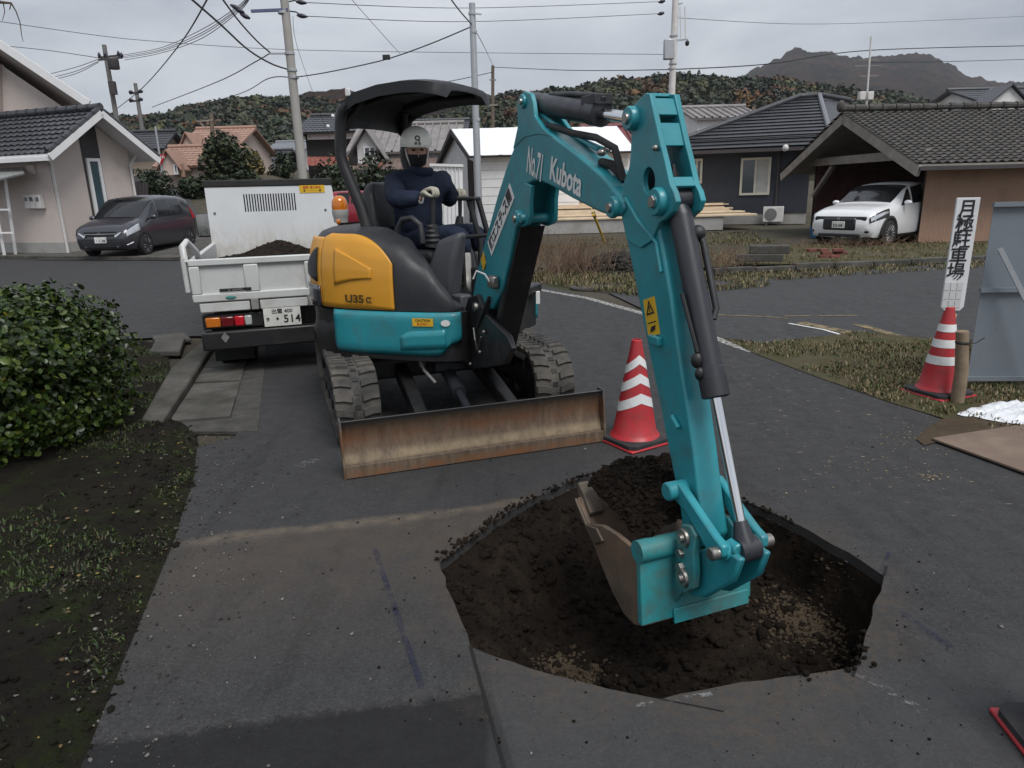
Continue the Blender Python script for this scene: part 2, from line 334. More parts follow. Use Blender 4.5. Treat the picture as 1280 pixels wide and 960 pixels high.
# ------------------------------------------------------------------ ground
def sstep(a, b, x):
    t = min(1, max(0, (x-a)/(b-a))); return t*t*(3-2*t)
def H(x, y):
    if y < 22: return 0.0
    left = sstep(-3, -16, x + .12*(y-22))
    return left*(4.6*sstep(20, 78, y)) + 2.0*sstep(45, 140, y)*(1-left)
HOLE_PX = [(549,703),(572,765),(588,808),(640,827),(700,846),(760,861),(825,874),(900,858),(980,846),(1070,833),(1088,780),(1105,720),(1060,690),(1000,657),(950,634),(890,612),(845,594),(780,588),(720,600),(660,625),(620,650),(585,676)]
HOLE = [G(x, y) for x, y in HOLE_PX]
def jag(poly, step, amp):
    out = []
    for i, p in enumerate(poly):
        q = poly[(i+1) % len(poly)]; n = max(1, int((q-p).length/step)); d = (q-p).normalized(); nr = V((-d.y, d.x, 0))
        for k in range(n): out.append(p.lerp(q, k/n) + nr*(noise.noise((p.x*3+k*.83, p.y*5, 1.3))*amp if k else 0))
    return out
HOLER = jag(HOLE, .06, .018)
def sheet(name, outer, hole, z, mat, parent=None):
    outer = [V((p[0], p[1], 0)) for p in outer]; polys = [outer] + ([[V((p[0], p[1], 0)) for p in hole]] if hole else [])
    tris = tessellate_polygon(polys); pts = [p for q in polys for p in q]
    fs = []
    for a, b, c in tris:
        n = (pts[b]-pts[a]).cross(pts[c]-pts[a]).z; fs.append((a, b, c) if n > 0 else (a, c, b))
    return mk(name, [(p.x, p.y, z) for p in pts], fs, mat, parent, smooth=False)
def ground():
    x0, x1, y0, y1 = -8, 8, -4, 9
    gx = [-1900,-900,-400,-220,-140,-100,-80,-64,-52,-42,-34,-28,-23,-19,-16,-14,-12,-10,-8,8,12,16,20,28,40,60,100,200,500,1000,1900]
    gy = [-190,-120,-60,-4,9,14,18,22,26,30,34,38,42,46,50,55,60,66,72,80,90,105,130,160,220,300,500,1000,2000,2700]
    ids = {}; vs = []; fs = []
    def vid(x, y):
        if (x, y) not in ids: ids[(x, y)] = len(vs); vs.append((x, y, H(x, y)-.03))
        return ids[(x, y)]
    for i in range(len(gx)-1):
        for j in range(len(gy)-1):
            if gx[i] == x0 and gy[j] == y0: continue
            fs.append((vid(gx[i],gy[j]), vid(gx[i+1],gy[j]), vid(gx[i+1],gy[j+1]), vid(gx[i],gy[j+1])))
    outer = [V((x0,y0,0)), V((x1,y0,0)), V((x1,y1,0)), V((x0,y1,0))]
    pts = outer + HOLER; base = [vid(p.x, p.y) for p in outer]
    idx = base + [len(vs)+k for k in range(len(HOLER))]; vs.extend((p.x, p.y, -.03) for p in HOLER)
    for a, b, c in tessellate_polygon([outer, HOLER]):
        n = (pts[b]-pts[a]).cross(pts[c]-pts[a]).z; fs.append((idx[a], idx[b], idx[c]) if n > 0 else (idx[a], idx[c], idx[b]))
    return struct(mk('ground', vs, fs, M_GROUND, sharp=None))
ground()
PXY = lambda L_: [G(x, y) for x, y in L_]
road_out = [V((6,-3.5,0)), V((6,3.0,0))] + PXY([(1285,548),(1190,528),(1120,505),(1030,474),(945,441),(900,425),(800,388),(735,371),(670,355),(560,338),(400,333),(262,327),(100,322.5)]) + [V((-40,32,0)), V((-40,12,0))] + PXY([(150,424),(245,420),(310,422)]) + PXY([(322,470),(295,545)]) + [V((-2.45,4.2,0)), V((-2.1,3.1,0)), V((-1.8,1.7,0)), V((-1.6,.6,0)), V((-1.5,-3.5,0))]
road = struct(sheet('road', road_out, HOLER, 0, M_ASPH))
m = MB()
n_ = len(HOLER)
m.add([tuple(p) for p in HOLER] + [(p.x, p.y, -.05) for p in HOLER], [(i, (i+1) % n_, n_+(i+1) % n_, n_+i) for i in range(n_)])
m.build('cut_edge', pm('cut_asphalt', (.035,.034,.033), .9, bmp=.8, bsc=90), road, smooth=False)
def strip(px, w, mat, parent, z=.004, name='marking', wpx=None):
    pts = [G(x, y) for x, y in px]; vs = []; fs = []
    for i, p in enumerate(pts):
        t = (pts[min(i+1, len(pts)-1)]-pts[max(0, i-1)]).normalized(); nr = V((-t.y, t.x, 0))*(w/2)
        vs += [(p.x+nr.x, p.y+nr.y, z), (p.x-nr.x, p.y-nr.y, z)]
    for i in range(len(pts)-1): fs.append((2*i, 2*i+1, 2*i+3, 2*i+2))
    return mk(name, vs, fs, mat, parent, smooth=False)
strip([(672,362),(735,373),(800,391),(860,411),(900,425),(942,440)], .13, M_WHITEP, road)
strip([(1072,842),(1110,864),(1153,890)], .035, M_CHALK, road)
strip([(790,884),(890,868)], .02, M_CHALK, road)
strip([(374,584),(401,571)], .09, M_CHALK, road)
strip([(468,686),(490,750),(512,815),(528,862)], .024, M_BLUEP, road)
strip([(1125,765),(1190,810)], .03, M_BLUEP, road); strip([(1100,715),(1112,690)], .012, M_BLUEP, road)
strip([(588,808),(601,855),(632,965)], .012, pm('saw_cut', (.006,.006,.006), 1), road, .003, 'saw_cut')
strip([(1070,833),(1066,846)], .01, MATS['saw_cut'], road, .003, 'saw_cut'); strip([(1105,720),(1108,708)], .012, MATS['saw_cut'], road, .003, 'saw_cut'); strip([(825,874),(905,890)], .005, MATS['saw_cut'], road, .003, 'saw_cut')
# side street climbing away on the left
def drape(name, pts_l, pts_r, mat, dz=.0, n=14):
    vs = []; fs = []
    for i in range(n+1):
        t = i/n
        a = V(pts_l[0]).lerp(V(pts_l[1]), t); b = V(pts_r[0]).lerp(V(pts_r[1]), t)
        for k in range(4):
            q = a.lerp(b, k/3); vs.append((q.x, q.y, H(q.x, q.y)+dz))
    for i in range(n):
        for k in range(3): fs.append((i*4+k, i*4+k+1, (i+1)*4+k+1, (i+1)*4+k))
    return struct(mk(name, vs, fs, mat))
drape('side_street', ((-14,21,0),(-43,74,0)), ((-7.2,19,0),(-34,74,0)), M_ASPH2, .02)
# parking lot behind the verge
lot = struct(sheet('parking_lot', PXY([(880,352),(960,346),(1080,337),(1185,328),(1290,321),(1500,318),(1500,470),(1290,432),(1185,424),(1075,414),(955,428),(905,422),(800,384),(760,365)]), None, -.006, M_ASPH2))
strip([(986,404),(1030,412),(1082,427)], .045, worn_paint('lot_line', (.75,.75,.75), .3, .5, 30), lot, .0)
strip([(890,393),(960,396),(985,398)], .05, worn_paint('weed_crack', (.22,.17,.09), .38, .52, 8), lot, .0, 'crack'); strip([(980,395),(1075,394)], .05, MATS['weed_crack'], lot, .0, 'crack'); strip([(1000,403),(1050,413),(1130,434)], .16, MATS['weed_crack'], lot, .0, 'crack'); strip([(1070,405),(1150,427),(1185,434)], .12, MATS['weed_crack'], lot, .0, 'crack')
# front kerb of the house lot, left
k0, k1 = G(-60, 323), G(262, 326.5)
lk = MB(); dk_ = (k1-k0).normalized(); nk = V((-dk_.y, dk_.x, 0))
lk.prism([k0, k1, k1+nk*.16, k0+nk*.16], (0,0,.1)); struct(lk.build('kerb', M_CONC, bevel=.01))
lotl = struct(mk('house_forecourt', [tuple(k0+nk*.16+V((0,0,.06))), tuple(k1+nk*.16+V((0,0,.06))), tuple(k1+nk*7+V((-3.2,0,.3))), tuple(k0+nk*7+V((-2,0,.3)))], [(0,1,2,3)], M_CONC, smooth=False))
# kerb stone of the side street
ks = MB(); a_, b_ = G(252, 326), G(262, 300); ks.prism([a_, a_+V((.5,0,0)), V((-9.3,24,0)), V((-9.9,24.2,0))], (0,0,.14)); struct(ks.build('kerb', M_CONC2, bevel=.015))
# ------------------------------------------------------------------ the hole
HC = V((.62, 2.62, 0))
def pit():
    NA = 260; rim = []
    tot = [0]
    for i in range(n_): tot.append(tot[-1] + (HOLER[(i+1) % n_]-HOLER[i]).length)
    for k in range(NA):
        s = tot[-1]*k/NA; i = max(j for j in range(n_) if tot[j] <= s + 1e-9); f = (s-tot[i])/max(1e-6, tot[i+1]-tot[i]); rim.append(HOLER[i].lerp(HOLER[(i+1) % n_], f))
    ts = [1, .985, .965, .93, .88] + [.85 - .0195*k for k in range(43)]
    vs = []
    for t in ts:
        for p in rim:
            q = HC + (p-HC)*t; a = math.atan2(p.y-HC.y, p.x-HC.x)
            steep = sstep(-.35, .35, math.cos(a-R_(-25)))      # right and near side cut steep
            wall_t = .955*steep + .52*(1-steep)
            dep = sstep(1, wall_t, t)
            z = -.05 - dep*(PITZ(q.x, q.y)); 
            nz = fbm(q.x*3, q.y*3, 2.2, 6)*.05 + abs(fbm(q.x*13, q.y*13, 7.2, 4))*.024 + fbm(q.x*45, q.y*45, 3.1, 2)*.007
            vs.append((q.x, q.y, z + nz*min(1, dep*1.4)*(1 if t < .99 else 0)))
    fs = []
    for i in range(len(ts)-1):
        for k in range(NA): fs.append((i*NA+k, (i+1)*NA+k, (i+1)*NA+(k+1) % NA, i*NA+(k+1) % NA))
    fs.append(tuple((len(ts)-1)*NA+k for k in range(NA)))
    return vs, fs
def PITZ(x, y): return .33 + .05*noise.noise((x*1.3, y*1.3, 5)) - .12*sstep(.2, -.4, x) - .1*sstep(2.8, 3.4, y)
vs, fs = pit()
hole = struct(mk('excavated_hole', vs, fs, M_SOIL, sharp=None))
from mathutils.bvhtree import BVHTree
PITB = BVHTree.FromPolygons([V(v) for v in vs], fs)
def inpoly(x, y, P):
    c = False; j = len(P)-1
    for i in range(len(P)):
        if (P[i].y > y) != (P[j].y > y) and x < (P[j].x-P[i].x)*(y-P[i].y)/(P[j].y-P[i].y)+P[i].x: c = not c
        j = i
    return c
def ico(sub=1):
    bm = bmesh.new(); bmesh.ops.create_icosphere(bm, subdivisions=sub, radius=1); bm.verts.ensure_lookup_table()
    v = np.array([q.co[:] for q in bm.verts], dtype=np.float32); f = np.array([[q.index for q in p.verts] for p in bm.faces], dtype=np.int32); bm.free(); return v, f
IV, IF = ico(1); IV2, IF2 = ico(2)
rng = np.random.default_rng(3)
def clods(pts, rad, name, mat, parent=None, flat=.75, hi=False, jit=.42, col=None, org=None):
    bv, bf = (IV2, IF2) if hi else (IV, IF); vs = []; fs = []; cs = []
    for i, (p, r) in enumerate(zip(pts, rad)):
        q = bv*(1 + rng.normal(0, jit*.6, (len(bv), 1)))*r*rng.uniform(.65, 1.25, 3)
        a = rng.uniform(0, 6.28); c_, s_ = math.cos(a), math.sin(a); q = np.stack([q[:,0]*c_-q[:,1]*s_, q[:,0]*s_+q[:,1]*c_, q[:,2]*flat], 1)
        vs.append(q + np.array(p)); fs.append(bf + i*len(bv))
        if col is not None: cs.append(np.tile(col[i], (len(bv), 1)))
    o = mknp(name, np.concatenate(vs), np.concatenate(fs), mat, parent, smooth=hi, col=np.concatenate(cs) if col is not None else None, org=org); o['kind'] = 'stuff'; return o
def inpit(n, rmin, rmax, name, mat, test=lambda x, y: True, par=hole, seed=1):
    rr = random.Random(seed); pts = []; rad = []
    while len(pts) < n:
        x, y = rr.uniform(-.4, 1.7), rr.uniform(1.85, 3.6)
        if not inpoly(x, y, HOLE) or not test(x, y): continue
        h = PITB.ray_cast(V((x, y, 1)), V((0, 0, -1)))[0]
        if not h: continue
        r = rmin*(rmax/rmin)**(rr.random()**2.2); pts.append((x, y, h.z + r*.25)); rad.append(r)
    return clods(pts, rad, name, mat, par)
inpit(4600, .0025, .014, 'soil_clods', M_SOIL); inpit(700, .01, .034, 'soil_lumps', M_SOIL, seed=9)
def near(cx, cy, s): return lambda x, y: random.random() < math.exp(-((x-cx)**2+(y-cy)**2)/(2*s*s))
sa = G(712,822,-.32); inpit(1500, .003, .013, 'sandy_soil', M_SAND, near(sa.x, sa.y, .07), seed=5)
sa = G(1005,775,-.34); inpit(1800, .003, .014, 'sandy_soil', M_SAND, near(sa.x, sa.y, .1), seed=6)
# crumbs of soil and stones lying on the asphalt round the hole and along the verge
pts = []; rad = []
while len(pts) < 320:
    a = random.uniform(0, 6.28); r = random.gauss(1.0, .28); x, y = HC.x + math.cos(a)*r*1.05, HC.y + math.sin(a)*r*.95
    if inpoly(x, y, HOLE): continue
    q = .0018 + .0055*random.random()**4; pts.append((x, y, q*.4)); rad.append(q)
clods(pts, rad, 'soil_crumbs', M_SOIL, road)
pts = []; rad = []
rim_l = [G(*p) for p in ((549,703),(585,676),(620,650),(660,625),(720,600),(780,588),(845,594))]; rim_r = [G(*p) for p in ((890,612),(950,634),(1000,657))]; rim_n = [G(*p) for p in ((980,846),(1070,833),(1085,790))]
for rim_, n0, sg in ((rim_l, 420, .03), (rim_r, 90, .02), (rim_n, 70, .035)):
    for i in range(n0):
        k = random.randrange(len(rim_)-1); p = rim_[k].lerp(rim_[k+1], random.random()); o_d = (p-HC).normalized(); d_ = abs(random.gauss(0, sg))-.02
        q = p + o_d*d_; r = (.0025 + .012*random.random()**3)*(1 if d_ < .06 else .6); pts.append((q.x, q.y, r*.35 + max(0, .008-d_*.15)*(1 if d_ > 0 else .3))); rad.append(r)
clods(pts, rad, 'spilt_soil', M_SOIL, road)
pts = []; rad = []; cs = []
for cx, cy, sx_, sy_, n0 in ((1140,545,30,10,90),(1165,596,10,2.5,50),(1075,585,50,16,40),(960,560,40,30,20)):
    for i in range(n0):
        q = G(cx+random.gauss(0, sx_), cy+random.gauss(0, sy_))
        if inpoly(q.x, q.y, HOLE): continue
        pts.append((q.x, q.y, .003)); rad.append(random.uniform(.002, .008)); g_ = random.uniform(.6, 1.2); cs.append((.26*g_, .21*g_, .13*g_))
clods(pts, rad, 'straw_chaff', leafmat('chaff', rough=.95), road, flat=.3, col=np.array(cs))
VR = [(.2,-1.1),(1.73,-1.34),(2.2,-1.47),(3.13,-1.71),(4.0,-1.98),(4.55,-2.2),(4.95,-2.42),(5.1,-2.55),(6.0,-3.02),(7.0,-3.55),(8.1,-4.1)]
def vright(y):
    for i in range(len(VR)-1):
        if y <= VR[i+1][0]: f = (y-VR[i][0])/(VR[i+1][0]-VR[i][0]); return VR[i][1]+(VR[i+1][1]-VR[i][1])*max(0, f)
    return VR[-1][1]
M_STONE = leafmat('stones', rough=.9)
pts = []; rad = []; cs = []
for i in range(2600):
    y = random.uniform(1.2, 4.9); x = vright(y) + random.gauss(.12, .22)
    if random.random() < .25: x, y = random.uniform(-1.6, 2.6), random.uniform(1.6, 6)
    if inpoly(x, y, HOLE): continue
    q = .0016 + .007*random.random()**5; pts.append((x, y, q*.5 + (.03 if x < vright(y) else 0))); rad.append(q); g_ = random.uniform(.035, .2) if random.random() < .5 else random.uniform(.02, .05); cs.append((g_, g_*.95, g_*.88))
clods(pts, rad, 'gravel', M_STONE, road, col=np.array(cs))
# ------------------------------------------------------------------ left verge
def verge_z(x, y):
    d = vright(y) - x
    z = .0 + .085*sstep(-.1, .3, d) + .05*sstep(.5, 2.5, d)
    z += (fbm(x*2.2, y*2.2, 3.3, 5)*.06 + fbm(x*9, y*9, 1.1, 3)*.022)*sstep(0, .25, d)
    z -= .1*math.exp(-((d-.85)/.22)**2)*sstep(3.6, 2.2, y)
    return max(-.028, z-.012)
m = MB()
NU, NV = 70, 110
def vfn(u, v):
    y = .2 + 7.9*v; xr = vright(y); x = xr + .02 - (9 + xr)*(u**1.8); x += .035*noise.noise((y*6, 3, 0))*(1 - u) ; return (x, y, verge_z(x, y))
m.grid(lambda u, v: vfn(1-u, v), NU, NV); struct(m.build('verge', M_VERGE, sharp=None))
M_GRASS = leafmat('grass_blades', rough=.6)
def blades(name, pts, hmin, hmax, cols, parent=None, lean=.5, wid=.006, par_kind=True):
    n = len(pts); P = np.array(pts, dtype=np.float32)
    h = rng.uniform(hmin, hmax, n)[:,None]*rng.uniform(.5, 1.2, (n,1)); a = rng.uniform(0, 6.28, n); ln = rng.uniform(.1, lean, n)[:,None]
    d = np.stack([np.cos(a), np.sin(a), np.zeros(n)], 1); s = np.stack([-np.sin(a), np.cos(a), np.zeros(n)], 1)*wid*rng.uniform(.5, 1.4, (n,1)); up = np.array([[0,0,1.]])
    mid = P + up*h*.6 + d*h*ln*.35; tip = P + up*h*(1-.25*ln) + d*h*ln
    vs = np.stack([P-s, P+s, mid+s*.8, mid-s*.8, tip], 1).reshape(-1, 3)
    b = np.arange(n)[:,None]*5; tri = np.concatenate([b+[[0,1,2]], b+[[0,2,3]], b+[[3,2,4]]])
    c = np.array(cols)[rng.integers(0, len(cols), n)]*rng.uniform(.6, 1.35, (n,1)); c = np.repeat(c, 5, 0)
    o = mknp(name, vs, tri, M_GRASS, parent, col=c); o['kind'] = 'stuff'; return o
GREEN = [(.06,.095,.02),(.045,.075,.018),(.085,.1,.03),(.05,.06,.02)]; DRY = [(.16,.125,.06),(.12,.095,.05),(.19,.15,.085),(.09,.085,.035)]
pts = []
while len(pts) < 13000:
    y = random.uniform(.9, 7.6); x = vright(y) - .02 - abs(random.gauss(0, .75)); 
    k = fbm(x*1.9, y*1.9, 9, 3)
    if k < .16 + (random.random()-.5)*.3: continue
    pts.append((x, y, verge_z(x, y)))
tag(blades('grass', pts, .008, .028, [(.02,.036,.008),(.016,.028,.008),(.032,.042,.011),(.045,.038,.018),(.045,.08,.014)], lean=1.5, wid=.0035), 'short mossy grass on the dark earth verge below the leafy bush', 'grass')
# dead leaves and twigs on the verge
pts = []; rad = []; cs = []
for i in range(260):
    y = random.uniform(1.4, 5.0); x = vright(y) - abs(random.gauss(.1, .7)); pts.append((x, y, verge_z(x, y)+.006)); rad.append(random.uniform(.004, .012)); cs.append(random.choice([(.13,.085,.04),(.2,.15,.05),(.09,.06,.03),(.16,.14,.1),(.1,.1,.09)]))
tag(clods(pts, rad, 'leaf_litter', M_STONE, flat=.25, col=np.array(cs)), 'dry fallen leaves and pebbles scattered over the dark earth verge', 'leaf litter')
pts = []; rad = []
for i in range(1500):
    y = random.uniform(1.2, 5.0); x = vright(y) + .03 - abs(random.gauss(0, .35)); r = .003 + .015*random.random()**3; pts.append((x, y, max(0, verge_z(x, y))+r*.2)); rad.append(r)
tag(clods(pts, rad, 'earth_clods', M_VERGE), 'crumbled dark earth clods along the road edge of the verge', 'earth')
# ------------------------------------------------------------------ drain covers and kerb beside the truck
drain = struct(MB().prism([G(*p) + V((0,0,-.02)) for p in ((262,420),(335,420),(322,540),(205,540))], (0,0,.024)).build('drain_channel', pm('drain_mortar', (.06,.058,.053), .95, var=.25, vs=6, dirt=(.025,.024,.02), da=.7, dsc=9, bmp=.6, bsc=70)))
L0, L1, R0, R1 = G(281,420), G(212,530), G(318,420), G(288,524)
for k in range(6):
    f0, f1 = k/6 + .006, (k+1)/6 - .006
    q = [L0.lerp(L1, f0), L0.lerp(L1, f1), R0.lerp(R1, f1), R0.lerp(R1, f0)]; dz = random.uniform(.014, .026)
    MB().prism(q, (0,0,dz)).build('slab', M_CONC, drain, bevel=.006)
kb = MB(); kb.prism([G(*p) for p in ((262,428),(276,428),(206,537),(178,537),(215,470))], (0,0,.085)); struct(kb.build('kerb', M_CONC, bevel=.02))
mc = MB(); mc.prism([G(*p) for p in ((190,424),(232,420),(240,428),(196,432))], (0,0,.05)).prism([G(*p) for p in ((195,432),(232,429),(226,446),(188,446))], (0,0,.07)); tag(mc.build('concrete_block', M_CONC, bevel=.015), 'low weathered concrete drain block between bush and truck', 'concrete block')
mh = thing('manhole', 'flat round iron manhole cover at the dry grass edge of the road', 'manhole', tuple(G(737,359)))
MB().lathe([(.34,-.02),(.34,.012),(.3,.014)], ORG['manhole'], n=28).build('rim', M_CONC, mh); MB().lathe([(.29,-.02),(.29,.02),(.27,.022)], ORG['manhole'], n=28).build('lid', pm('manhole_iron', (.09,.085,.08), .8, .3, bmp=.4, bsc=30), mh)
# ------------------------------------------------------------------ right grass strip, lot edge wall
STRIP = PXY([(905,424),(955,430),(1075,415),(1185,426),(1300,434),(1400,470),(1300,552),(1190,527),(1120,506),(1030,475),(945,443)])
struct(sheet('grass_strip', STRIP, None, .006, M_GRASSBED))
def fill(poly, n, k0=-.2, zf=lambda x, y: .0, sc=1.2, keep=1):
    xs = [p.x for p in poly]; ys = [p.y for p in poly]; out = []
    g = 0
    while len(out) < n and g < n*60:
        g += 1
        x, y = random.uniform(min(xs), max(xs)), random.uniform(min(ys), max(ys))
        if inpoly(x, y, poly) and fbm(x*sc, y*sc, 4, 3) > k0 + (random.random()-.5)*.5: out.append((x, y, zf(x, y)))
    return out
tag(blades('grass', fill(STRIP, 15000, .0, sc=1.8), .012, .055, [(.05,.08,.018)]+DRY, lean=1.0, wid=.005), 'thin green and straw coloured grass strip between road and parking lot', 'grass')
w0, w1 = G(893,343), G(1182,329)
wl = thing('low_wall', 'low weathered concrete kerb wall below the white car', 'wall', tuple(w0))
dw = (w1-w0).normalized(); nw = V((-dw.y, dw.x, 0)); LW = (w1-w0).length + 6
for k in range(13):
    a = w0 + dw*(LW*k/13+.01); b = w0 + dw*(LW*(k+1)/13-.01); MB().prism([a, b, b+nw*.16, a+nw*.16], (0,0,.11 + .04*noise.noise((k*1.7, 0, 0)))).build('block', M_CONC, wl, bevel=.012)
UP = [w0+nw*.15+V((-1.2,.5,0)), w1+dw*6+nw*.15, w1+dw*6+nw*3.2, V((10.2,18.6,0)), V((8.6,19.6,0)), V((6.5,18.0,0)), w0+nw*2.4+V((-1,0,0))]
up_ = struct(sheet('raised_bed', UP, None, .05, M_GRASSBED))
FRONT = [w0-nw*.02, w1-nw*.02+dw*2, w1-nw*.7+dw*2, w0-nw*1.1+V((.6,0,0)), w0-nw*1.9, w0+V((-.6,-2.2,0)), w0+V((-2.2,-1.2,0)), w0+V((-1.5,.6,0))]
tag(blades('grass', fill(FRONT, 7000, -.1, sc=1.8)+fill(UP, 5000, .0, lambda x, y: .05, sc=1.5), .02, .09, DRY+DRY+GREEN[:1], lean=1.1, wid=.008), 'dry straw grass along the low concrete kerb wall', 'grass')
VAC = PXY([(655,352),(735,352),(800,372),(880,350),(900,318),(1000,295),(930,290),(760,298),(650,300)])
tag(blades('grass', fill(VAC, 8000, .1, sc=.5), .02, .1, [(q[0]*.8,q[1]*.78,q[2]*.75) for q in DRY]+GREEN[:1], lean=1.1, wid=.01), 'sparse dry grass patches on the vacant gravel plot', 'grass')
EDGE = PXY([(640,346),(700,338),(800,350),(890,342),(890,356),(810,372),(735,362),(660,352)])
tag(blades('grass', fill(EDGE, 6000, -.3), .03, .13, DRY+DRY+GREEN[:1], lean=1.1, wid=.008), 'dry yellow grass band along the far edge of the road', 'grass')
cb = thing('concrete_blocks', 'stack of two grey concrete blocks on the low kerb wall', 'blocks', tuple(G(948,326,.15)))
o_ = ORG['concrete_blocks']
for c_, d_ in (((0,0,.07),(.9,.35,.14)), ((.22,.05,.22),(.75,.3,.16))): MB().box(o_+V(c_), d_, -.25).build('block', M_CONC, cb, bevel=.012)
rb = thing('brick_pile', 'small pile of broken red bricks on the kerb wall', 'bricks', tuple(G(1035,322,.16)))
o_ = ORG['brick_pile']; M_BRICK = pm('old_brick', (.16,.06,.045), .9, var=.3, vs=6, bmp=.4)
for k in range(9): MB().box(o_+V((random.uniform(-.35,.35), random.uniform(-.1,.12), .03+.06*(k % 3))), (.21,.1,.06), random.uniform(-1,1)).build('brick', M_BRICK, rb, bevel=.006)
o_ = G(770,335); pts = [(o_.x+random.gauss(0,.55), o_.y+random.gauss(0,.4), 0) for _ in range(700)]
pts = [(x, y, .32*math.exp(-((x-o_.x)/.7)**2-((y-o_.y)/.5)**2)) for x, y, z in pts]
tag(clods(pts, [random.uniform(.02,.07) for _ in pts], 'gravel_heap', earth_mat('dark_gravel', [(.04,.038,.036),(.06,.056,.05)], 6)), 'small heap of dark gravel beside the dry weeds', 'gravel heap')
# ------------------------------------------------------------------ background helpers
def proj(P):
    v = V(P)-CAM; d = v.dot(_D); return 640+FPX*v.dot(_R)/d, 480-FPX*v.dot(_U)/d
def leafquads(cen, nrmv, size, asp=1.6, hexa=False):
    """n quads (as 2 tris) at cen facing about nrmv"""
    n = len(cen); nv = nrmv/np.maximum(1e-6, np.linalg.norm(nrmv, axis=1, keepdims=True)); r = rng.normal(0, 1, (n,3)); u = np.cross(nv, r); u /= np.maximum(1e-6, np.linalg.norm(u, axis=1, keepdims=True)); w_ = np.cross(nv, u)
    s = (size*rng.uniform(.6, 1.3, n))[:,None]; u = u*s*asp*.5; w_ = w_*s*.5
    if hexa:
        vs = np.stack([cen-u, cen-u*.35-w_+nv*s*.1, cen+u*.4-w_*.95+nv*s*.1, cen+u-nv*s*.08, cen+u*.4+w_*.95+nv*s*.1, cen-u*.35+w_+nv*s*.1], 1).reshape(-1,3); b = np.arange(n)[:,None]*6
        return vs, np.concatenate([b+[[0,1,2]], b+[[0,2,3]], b+[[0,3,4]], b+[[0,4,5]]])
    vs = np.stack([cen-u, cen-w_*.9+nv*s*.08, cen+u, cen+w_*.9+nv*s*.08], 1).reshape(-1,3); b = np.arange(n)[:,None]*4
    return vs, np.concatenate([b+[[0,1,2]], b+[[0,2,3]]])
M_LEAF = leafmat('leaves', rough=.55); M_GLOSS = leafmat('glossy_leaves', rough=.33)
M_BARK = pm('bark', (.09,.07,.05), .9, var=.3, vs=9, bmp=.6, bsc=30)
def crown_pts(c, rad, n, clumps, seed, fill_=.35, low=-.7, box=0):
    g = np.random.default_rng(seed); cc = g.normal(0, 1, (clumps,3)); cc /= np.linalg.norm(cc, axis=1, keepdims=True); cc[:,2] = np.clip(cc[:,2], low, 1); cc *= g.uniform(.45, .95, (clumps,1))
    cr_ = g.uniform(.22, .42, clumps); k = g.integers(0, clumps, n); d = g.normal(0, 1, (n,3)); d /= np.linalg.norm(d, axis=1, keepdims=True)
    p = cc[k] + d*(cr_[k]*g.uniform(.55, 1.05, n)**.5)[:,None]; ins = g.random(n) < fill_*.4; p[ins] *= g.uniform(.2, .8, (ins.sum(),1))
    tone = g.uniform(.65, 1.3, clumps)[k]; p /= 1.25
    if box: p = np.sign(p)*np.abs(p)**box
    return p*np.array(rad)+np.array(c), d*.6 + p*.4 + np.array([0,0,.45]) + g.normal(0, .75, (n,3)), tone
def plant(name, label, cat, base, c, rad, n, size, cols, clumps=40, seed=1, group=None, trunk=None, mat=None, crown='crown', low=-.7, asp=1.6, hexa=False, box=0):
    o = thing(name, label, cat, tuple(base), group); p, nv, tone = crown_pts(c, rad, n, clumps, seed, low=low, box=box)
    vs, tri = leafquads(p, nv, np.full(n, size), asp, hexa); g = np.random.default_rng(seed+5); col = np.array(cols)[g.integers(0, len(cols), n)]*tone[:,None]*g.uniform(.75, 1.25, (n,1))
    f = mknp(crown, vs, tri, mat or M_LEAF, o, col=np.repeat(col, 6 if hexa else 4, 0)); f['kind'] = 'stuff'
    m = MB(); b = V(base); t = V(c)
    if trunk:
        m.tube([b+V((0,0,-.05)), b.lerp(t, .5)+V((.03,.02,0)), t], [trunk, trunk*.75, trunk*.35], 9); rr = random.Random(seed)
        for k in range(7): s_ = b.lerp(t, rr.uniform(.45,.9)); e_ = t+V((rr.uniform(-.7,.7)*rad[0], rr.uniform(-.7,.7)*rad[1], rr.uniform(-.3,.7)*rad[2])); m.tube([s_, s_.lerp(e_,.5)+V((0,0,.1*rad[2])), e_], [trunk*.4, trunk*.25, trunk*.1], 6)
        m.build('trunk', M_BARK, o)
    return o
DKG = [(.022,.035,.014),(.03,.045,.018),(.018,.028,.014)]; OLV = [(.05,.055,.02),(.06,.065,.025),(.04,.045,.02)]; AUT = [(.12,.05,.018),(.09,.045,.02),(.14,.075,.02)]; YG = [(.09,.095,.03),(.07,.08,.028)]
